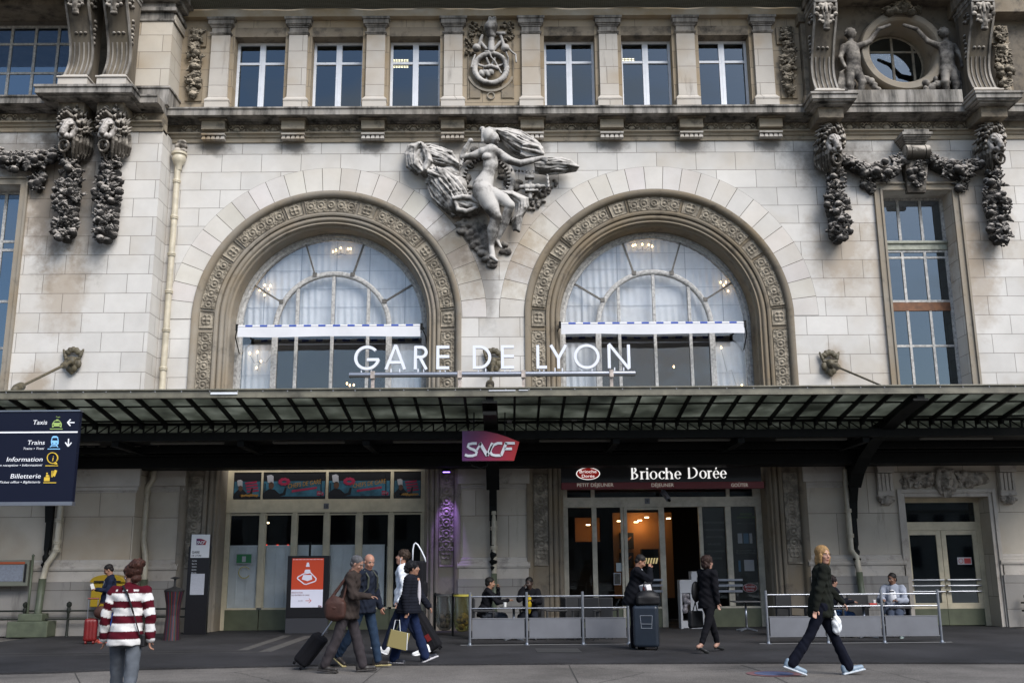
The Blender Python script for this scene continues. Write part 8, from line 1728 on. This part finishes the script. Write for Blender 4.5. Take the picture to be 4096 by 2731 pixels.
    if shoes:
        for i in (0, 1):
            v = SDF(); h, t, fw = J['heel%d' % i], J['toe%d' % i], J['fw%d' % i]; up = np.cross(fw, (0, 1, 0)); up = up / np.linalg.norm(up); up = up if up[2] > 0 else -up
            if shoes.get('heel'): v.cap(h - up * .0, h - up * .045 * s, .018 * s, .015 * s, .004, shoes['c']).cap(h, t, .034 * s, .030 * s, .01, shoes['c']).cap(t - fw * .05, t, .037 * s, .030 * s, .01, shoes['c'])
            else:
                v.cap(h, h * .5 + t * .5, .042 * s, .042 * s, .02, shoes['c']).cap(h * .5 + t * .5, t + fw * .005, .042 * s, .032 * s, .02, shoes['c']).cap(h + up * .03, h + up * .06, .042 * s, .04 * s, .015, shoes['c']); M3 = np.stack([fw / np.linalg.norm(fw), np.cross(up, fw) / np.linalg.norm(np.cross(up, fw)), up]); v.box((h + t) / 2 - up * .034 * s, (.16 * s, .048 * s, .012), .01, .003, shoes.get('sole', shoes['c']), rot=M3)
            V, Q_, C_ = v.mesh('s', .0085, None, ret=True); np_mesh('shoe', V, Q_, M['shoe'], o, None, True, C_)
    if hair:
        v = SDF(); rr = random.Random(int(H * 1000)); cols = [hairc, tuple(min(1, c * 1.5) for c in hairc)]
        for (c, r) in hair['e']: v.ell(hp(*c), np.array(r) * s, .008, hairc, rot=HM)
        for q in range(hair.get('n', 40)):
            (c, r) = hair['e'][rr.randrange(len(hair['e']))]; a, b_ = rr.uniform(0, 2 * PI), rr.uniform(-.6, 1); u = np.array((math.sqrt(max(0, 1 - b_ * b_)) * math.cos(a), math.sqrt(max(0, 1 - b_ * b_)) * math.sin(a), b_)); 
            pp = np.array(c) + u * np.array(r) * .9
            if pp[0] > .045 and pp[2] < .075: continue
            v.ell(hp(*pp), np.array(hair.get('r', (.014, .014, .022))) * s * rr.uniform(.7, 1.2), .003, cols[q % 2], rot=HM)
        E(v, (.085, 0, hair.get('cut', .0)), (.075, .062, .066), .004, hairc, sub=True)
        V, Q_, C_ = v.mesh('hr', .0066, None, ret=True, disp=lambda X, Y, Z: .0028 * np.sin(X * 260 + 5 * np.sin(Z * 60)) * np.sin(Y * 300 + 4 * np.sin(Z * 40 + X * 50))); np_mesh('hair', V, Q_, M['hair'], o, None, True, C_)
    if extra: extra(o, J, T, hp, s, P0)
    o.location = (loc[0], loc[1], 0); return o
HS = {'e': [((-.022, 0, .055), (.102, .083, .085)), ((-.055, 0, -.01), (.058, .072, .06))], 'n': 70, 'r': (.011, .011, .014), 'cut': -.004}
def add(o, name, v, m, h=.0085): V, Q_, C_ = v.mesh('x', h, None, ret=True); return np_mesh(name, V, Q_, m, o, None, True, C_)
def strap(o, pts, m, w_=.022, t=.006, name='strap'):
    mb = MB(); 
    for a, b_ in zip(pts[:-1], pts[1:]): mb.bar(a, b_, w_, t * 2)
    mb.build(name, m, o)
def world(o, J, k):                          # world point of a joint of a placed person
    p = J[k]; return p
def glasses(o, hp):
    mb = MB()
    for q in (-1, 1): mb.tube([tuple(hp(.098, q * .032 + .020 * math.cos(t), .022 + .014 * math.sin(t))) for t in np.linspace(0, 2 * PI, 13)], .0022, 5, False); mb.tube([tuple(hp(.092, q * .054, .024)), tuple(hp(.0, q * .083, .018))], .002, 5)
    mb.build('glasses', M['iron'], o)
CARRY = []
def thing_at(o, v, name, label, cat, m, loc, rz, h=.009):
    V, Q_, C_ = v.mesh('x', h, None, ret=True); q = np_mesh(name, V, Q_, m, None, None, True, C_); q.location = (loc[0], loc[1], 0); q.rotation_euler.z = R_(rz); tag(q, label, cat); return q
m_ph = mat('phone_glass', (.02, .02, .025), .2); m_phw = mat('phone_white', (.5, .5, .5), .3)
# 1 striped sweater
loc = (W(516, 2400, -15.2)[0], -15.2)
def ex(o, J, T, hp, s, P0):
    strap(o, [tuple(T(-.10, .06, .56)), tuple(T(-.155, -.02, .45)), tuple(T(-.165, -.10, .25)), tuple(T(-.13, -.175, .02)), tuple(T(-.06, -.20, -.06))], m_bkl)
    MB().box(*[q for a in zip(T(-.10, -.23, -.12), T(.08, -.18, .03)) for q in (min(a), max(a))]).build('small_bag', m_bkl, o, bevel=.015); v = SDF(); [v.ell(hp(.0, q * .088, -.03), .006, .001) for q in (-1, 1)]; add(o, 'earring', v, M['white'], .004)
person('woman in a burgundy and white striped sweater walking away in the left foreground', loc, 96, 1.70, ((20, 2, 12, 0), (-14, 2, 14, 12)), ((4, 16, 14, -4), (-10, 17, 12, -2)), 2, (48, 8), (.34, .17, .11), {'e': [((-.03, 0, .05), (.115, .10, .095)), ((-.085, 0, .10), (.085, .085, .07)), ((-.075, 0, -.045), (.05, .055, .05)), ((-.11, -.02, .12), (.06, .06, .05))], 'n': 130, 'r': (.018, .018, .02)}, (.032, .012, .008),
       dict(name='sweater', c=(.2, .0, .0), ac=(.201, .0, .0), hem=-.05, hw=.175, g=.03, aw=.066, cw=.86, stripes=(.083, (.062, .004, .010), (.58, .57, .56)), wr=.004), dict(c=(.085, .095, .11), w=1.05), dict(c=(.02, .02, .02)), extra=ex, hands=(40, 60))
# 2 woman with phone by the red case
loc = G(425, 2567)
def ex(o, J, T, hp, s, P0): glasses(o, hp); p = (J['hand0'] + J['hand1']) / 2; MB().bar(tuple(p + (-.0, 0, -.02)), tuple(p + (.05, 0, .11)), .075, .010, up=(0, 1, 0)).build('phone', m_phw, o)
person('woman in a navy cardigan and bright blue trousers reading her phone beside the red suitcase', loc, 207, 1.72, ((1, 6, 2, 0), (6, 6, 6, 0)), ((12, 8, 88, 24), (10, 8, 92, 24)), 2, (-4, 30), (.32, .16, .10), HS, (.010, .008, .008),
       dict(name='cardigan', c=(.010, .014, .030), hem=-.02, hw=.165, aw=.066, patch=(((.115, 0, .24), (.05, .07, .24), (.13, .14, .155)), ((.12, 0, .05), (.05, .09, .10), (.13, .14, .155)))), dict(c=(.012, .035, .19), crop=.2, w=1.1), dict(c=(.28, .03, .015)), 1.18, extra=ex, hands=(70, 70))
# 3 man in the brown suit
loc = G(1382, 2681)
def ex(o, J, T, hp, s, P0): glasses(o, hp); p = J['hand1']; MB().bar(tuple(p - (.05, 0, -.025)), tuple(p + (.09, 0, .045)), .07, .012).build('phone', m_ph, o); MB().box(-.01, .01, 0, .01, 0, .01)
BRN = (.034, .026, .023)
p3 = person('grey haired man in a brown suit walking with his phone and a shoulder bag', loc, -6, 1.84, ((17, 1, 2, -4), (-15, 2, 10, 6)), ((-14, 8, 16, 0), (12, 6, 76, 8)), 9, (-14, 26), (.36, .19, .13), HS, (.075, .075, .08),
       dict(c=BRN, hem=-.10, hw=.165, g=.034, aw=.074), dict(c=(.036, .031, .034), w=1.12, flare=1.35), dict(c=(.018, .015, .013)), 1.05, extra=ex, hands=(70, 50))
x, y = loc; v = SDF(); v.ell((-.14, -.25, .98), (.18, .08, .20), .04).box((-.12, -.27, .96), (.16, .055, .14), .05, .04).cap((-.24, -.22, 1.1), (.04, -.20, 1.50), .030, .022, .02).cap((-.02, -.24, 1.08), (.07, -.20, 1.50), .022, .018, .02).cap((.06, -.20, 1.50), (.05, -.08, 1.58), .02, .02, .01).chain([(-.28, -.28, 1.04), (-.13, -.34, .99), (.02, -.28, 1.02)], .012, .004)
thing_at(None, v, 'shoulder_bag', 'brown leather shoulder bag hanging at the hip of the man in the brown suit', 'bag', M_l if False else m_lea, loc, -6, .012)
# 4 bald man
loc = G(1452, 2659)
def ex(o, J, T, hp, s, P0):
    for q in (1, -1): strap(o, [tuple(T(.03, q * .11, .56)), tuple(T(.135, q * .12, .45)), tuple(T(.14, q * .13, .28)), tuple(T(.02, q * .17, .16))], mat('khaki_strap', (.05, .055, .04), .8) if q == 1 else bpy.data.materials['khaki_strap'], .028)
    v = SDF(); v.box(T(-.19, 0, .28), (.08 * s, .15 * s, .20 * s), .04, .02); add(o, 'backpack', v, m_bk, .012); v = SDF(); v.ell(hp(.062, 0, -.075), (.032, .045, .03), .005, rot=None); 
p4 = person('bald man in a navy pullover looking down beside the man in the brown suit', loc, -28, 1.86, ((15, 2, 2, -4), (-20, 2, 16, 30)), ((6, 10, 16, 0), (-14, 9, 14, 0)), 3, (-28, 22), (.42, .21, .14), None, (.05, .04, .035),
       dict(name='pullover', c=(.010, .013, .022), hem=-.06, hw=.16, g=.028, aw=.072, patch=(((.10, 0, .50), (.03, .03, .05), (.03, .035, .045)),)), dict(c=(.018, .032, .058), w=1.05, flare=1.15), dict(c=(.02, .015, .012), sole=(.36, .30, .14)), 1.05, extra=ex, hands=(50, 50))
# 5 young man behind, facing left
loc = G(1612, 2617)
def ex(o, J, T, hp, s, P0):
    MB().tube([tuple(hp(.01, .085, -.02)), tuple(hp(.0, .08, -.1)), tuple(T(.08, .03, .46)), tuple(T(.13, 0, .3))], .003, 5).tube([tuple(hp(.01, .09, .0)), tuple(hp(.005, .09, -.03))], .007, 6).build('earphone_wire', M['white'], o)
person('tall young man in a white shirt walking left behind the quilted jacket', loc, 176, 1.97, ((-20, 2, 10, 16), (25, 2, 4, -22)), ((-12, 8, 30, 0), (-30, 10, 20, 0)), 3, (0, -12), (.42, .22, .15), {'e': [((-.02, 0, .062), (.108, .088, .095))], 'n': 90, 'r': (.018, .018, .022), 'cut': -.012}, (.028, .018, .012),
       dict(name='shirt', c=(.62, .65, .70), hem=-.06, aw=.062), dict(c=(.010, .014, .030), w=1.0), dict(c=(.70, .70, .70), sole=(.7, .7, .7)), extra=ex, hands=(60, 70))
x, y = loc; v = SDF(); v.box((-.28, .04, 1.38), (.13, .20, .36), .05, .02).box((-.42, .04, 1.20), (.03, .15, .14), .03, .02); thing_at(None, v, 'backpack', 'large black boxy bag worn on the back of the tall young man', 'bag', m_bk, loc, 176, .013)
MB_ = MB().tube([(x + .17, y - .12, 1.70), (x + .17, y - .12, 1.95), (x + .19, y - .12, 2.05), (x + .22, y - .12, 2.08), (x + .26, y - .12, 2.05), (x + .33, y - .12, 1.94), (x + .40, y - .12, 1.80), (x + .42, y - .12, 1.72)], .014, 8); tag(MB_.build('white_handle', M['white'], None, smooth=True), 'white loop handle standing up from the black bag', 'bag handle')
xx = MB().box(x + .31, x + .37, y - .19, y - .185, 1.12, 1.18).box(x + .27, x + .29, y - .19, y - .185, 1.42, 1.50); tag(xx.build('bag_tag', M['white'], None), 'tiny pale label on the black boxy bag', 'label')
# 6 woman in the quilted jacket
loc = G(1632, 2647)
person('woman in a black quilted jacket and bootcut jeans carrying a gold paper bag', loc, -12, 1.74, ((19, 1, 0, -22), (-13, 1, 4, 2)), ((20, 6, 20, 0), (-8, 9, 12, 0)), 5, (12, 0), (.33, .17, .11), {'e': [((-.03, 0, .05), (.115, .10, .10)), ((-.10, 0, .0), (.06, .075, .08))], 'n': 70, 'r': (.02, .02, .022), 'cut': -.012}, (.006, .006, .008),
       dict(c=(.008, .009, .014), hem=-.03, hw=.172, g=.042, aw=.076, quilt=1, patch=(((.165, -.01, .27), (.033, .032, .23), (.42, .40, .43)), ((.155, .0, .06), (.04, .035, .11), (.30, .24, .27)), ((.12, 0, .50), (.03, .03, .03), (.33, .17, .11)))), dict(c=(.010, .017, .048), w=1.08, flare=1.55), dict(c=(.012, .014, .022), sole=(.6, .58, .6)), 1.1, hands=(60, 85))
x, y = loc; px, pz = W(1591, 2535, y - .3); mb = MB().bar((px - .15, y - .36, pz - .05), (px + .17, y - .28, pz - .13), .12, .29); o = mb.build('paper_bag', mat('gold_paper', (.17, .14, .05), .5), None, bevel=.004); tag(o, 'gold paper shopping bag with white handles carried by the woman in the quilted jacket', 'shopping bag')
MB().tube([(px - .07, y - .38, pz + .07), (px - .04, y - .36, pz + .24), (px + .03, y - .34, pz + .24), (px + .05, y - .36, pz + .04)], .006, 6).bar((px + .165, y - .345, pz - .26), (px + .175, y - .345, pz + .02), .012).build('bag_handle', M['white'], o); text('SHOP', 'bag_word', M['white'], o, 0, 0, 0, .001) if False else None
# 7 bearded man, 8 man in yellow
sit = ((86, 8, 84, 0), (84, 8, 80, 0))
def beard(o, J, T, hp, s, P0): v = SDF(); v.ell(hp(.05, 0, -.075), (.045, .05, .035), .01, (.015, .01, .008)); add(o, 'beard', v, M['hair'], .008)
person('bearded man in black seated at the terrace with a hand at his chin', (xw(1938, -3.2), -3.2), 5, 1.80, sit, ((58, 4, 128, 22), (40, 8, 60, 18)), 10, (0, 8), (.34, .18, .11), HS, (.008, .007, .006), dict(c=(.007, .007, .009), hem=.0, aw=.066), dict(c=(.05, .055, .065)), dict(c=(.01, .01, .01)), seat=.44, extra=beard, hands=(80, 50))
person('man in a black jacket over a yellow shirt seated behind the barrier', (xw(2122, -2.9), -2.9), -100, 1.80, sit, ((40, 14, 60, 30), (58, 4, 128, 22)), 12, (-10, 16), (.055, .028, .018), HS, (.005, .004, .004), dict(c=(.007, .007, .009), hem=.0, aw=.072, patch=(((.13, 0, .27), (.05, .055, .24), (.42, .30, .02)),)), dict(c=(.012, .014, .02)), dict(c=(.01, .01, .01)), seat=.44, hands=(40, 80), fat=1.06)
# 9 man in the black suit, eating
loc = (W(2535, 2300, -6.0)[0], -6.0)
def ex(o, J, T, hp, s, P0): v = SDF(); v.ell(T(.065, 0, .53), (.035, .05, .03), .01, (.45, .47, .52)); add(o, 'shirt_collar', v, M['cloth'], .008)
p9 = person('man in a black suit bending over to eat beside a big grey suitcase', loc, -8, 1.83, ((4, 3, 2, 0), (0, 3, 4, 0)), ((56, 4, 122, 26), (54, 6, 124, 26)), 8, (0, 34), (.38, .19, .12), HS, (.012, .010, .009), dict(c=(.005, .0055, .008), hem=-.10, hw=.165, g=.032, aw=.072), dict(c=(.005, .005, .008), w=1.2, flare=1.4), dict(c=(.008, .008, .008)), 1.22, extra=ex, hands=(80, 80))
x, y = loc; fx, fz = W(2575, 2307, y - .05); v = SDF(); v.cap((fx - .05, y - .08, fz), (fx + .05, y - .1, fz - .02), .03, .035, .01, (.45, .28, .12)).box((fx + .05, y - .08, fz - .07), (.06, .05, .05), .01, .02, (.75, .75, .75)); q = np_mesh('wrapped_sandwich', *[a for a in v.mesh('x', .009, None, ret=True)][:2], M['shoe'], None, None, True, v.mesh('x', .009, None, ret=True)[2]); tag(q, 'sandwich in white paper held to the mouth of the man in the black suit', 'sandwich')
px, pz = W(2590, 2362, y - .25); o = MB().bar((px - .06, y - .28, pz + .12), (px + .02, y - .24, pz - .18), .26, .12).build('carrier_bag', mat('white_paper', (.60, .58, .58), .5), None, bevel=.01); tag(o, 'white paper bag with a red panel held above the big suitcase', 'carrier bag'); MB().bar((px - .10, y - .352, pz + .08), (px - .03, y - .352, pz - .16), .09, .01).build('red_panel', m_red2, o)
# 10 woman in black walking away
loc = G(2842, 2608)
person('woman in a black trouser suit and heels walking away by the menu panels', loc, 34, 1.79, ((23, 1, 4, 14), (-18, 1, 10, 26)), ((6, 8, 10, 0), (-6, 10, 14, 0)), 2, (0, 4), (.38, .21, .15), {'e': [((-.03, 0, .045), (.112, .095, .10)), ((-.065, 0, -.05), (.07, .085, .07))], 'n': 60, 'r': (.02, .02, .03), 'cut': -.02}, (.022, .011, .008), dict(c=(.006, .006, .008), hem=-.10, hw=.16, g=.028, aw=.066), dict(c=(.006, .006, .008), crop=.12), dict(c=(.01, .01, .01), heel=1), hands=(50, 40))
x, y = loc; v = SDF(); v.ell((-.06, .26, 1.12), (.11, .05, .20), .03).box((-.06, .30, .60), (.17, .06, .16), .04, .02).chain([(-.13, .30, .74), (-.07, .28, .92), (.0, .30, .74)], .012, .01).cap((-.04, .24, 1.25), (-.01, .17, 1.52), .014, .014, .01); thing_at(None, v, 'handbag', 'large black handbag hanging from the shoulder of the woman in the black suit', 'handbag', m_bkl, loc, 34, .012)
# 11 blonde woman
loc = G(3302, 2692)
def ex(o, J, T, hp, s, P0): glasses(o, hp)
person('blonde woman with glasses striding right in a dark green jacket', loc, -3, 1.96, ((24, 1, 2, -12), (-28, 1, 8, 20)), ((26, 5, 16, 0), (-22, 6, 8, 0)), 6, (-62, 4), (.50, .27, .19), {'e': [((-.025, 0, .05), (.108, .092, .095)), ((-.045, .055, -.06), (.055, .035, .10)), ((-.045, -.055, -.06), (.055, .035, .10)), ((-.07, 0, -.05), (.045, .075, .09)), ((.015, .074, -.035), (.038, .022, .10)), ((.015, -.074, -.035), (.038, .022, .10))], 'n': 30, 'r': (.016, .016, .022), 'cut': -.03}, (.25, .15, .062),
       dict(c=(.010, .0115, .009), hem=-.10, hw=.15, g=.026, aw=.064, wr=.008), dict(c=(.005, .006, .012), w=.92, flare=1.4), dict(c=(.17, .23, .29), sole=(.42, .46, .5)), hands=(60, 50), extra=ex)
x, y = loc; px, pz = W(3355, 2500, y - .1); v = SDF(); v.ell((px, y + .0, pz), (.075, .06, .15), .03).cap((px - .01, y, pz + .1), (px - .01, y, pz + .22), .02, .012, .02); tag(np_mesh('plastic_bag', *v.mesh('x', .01, None, ret=True, disp=lambda X, Y, Z: .008 * np.sin(Z * 50 + X * 40) * np.sin(X * 60 + Y * 50))[:2], mat('white_plastic', (.62, .64, .66), .35), None), 'small white plastic bag in the hand of the blonde woman', 'plastic bag')
# 12, 13 seated at the right
person('woman with long dark hair seated behind the blonde walker', (xw(3322, -3.4), -3.4), 8, 1.76, sit, ((38, 6, 55, 8), (30, 8, 60, 10)), 8, (0, 8), (.36, .19, .13), {'e': [((-.03, 0, .045), (.115, .10, .10)), ((-.08, 0, -.08), (.06, .10, .13))], 'n': 70, 'r': (.018, .018, .035), 'cut': -.02}, (.010, .006, .006), dict(c=(.006, .007, .011), hem=.0), dict(c=(.02, .045, .11)), dict(c=(.01, .01, .01)), seat=.44, hands=(50, 50))
def ex(o, J, T, hp, s, P0):
    v = SDF()
    for q in range(5): v.box(T(.165, 0, .14 + q * .07), (.02, .055 - .006 * (q % 2), .010), .004, .003, (.02, .02, .025), rot=None)
    add(o, 'shirt_print', v, M['cloth'], .006)
person('man in a grey hoodie and white printed shirt seated at the right table', (xw(3580, -3.2), -3.2), 238, 1.84, ((84, 8, 84, 0), (82, -14, 18, -30)), ((24, 14, 70, 30), (30, 18, 62, 26)), -4, (-24, 12), (.20, .095, .055), HS, (.006, .005, .005), dict(name='hoodie', c=(.24, .26, .31), hem=.0, aw=.082, g=.035, patch=(((.12, 0, .24), (.07, .10, .22), (.60, .60, .62)), ((-.06, 0, .56), (.07, .10, .06), (.06, .06, .07)))), dict(c=(.04, .05, .075), w=1.15), dict(c=(.16, .20, .19), sole=(.4, .42, .42)), 1.22, seat=.44, extra=ex, hands=(50, 60))
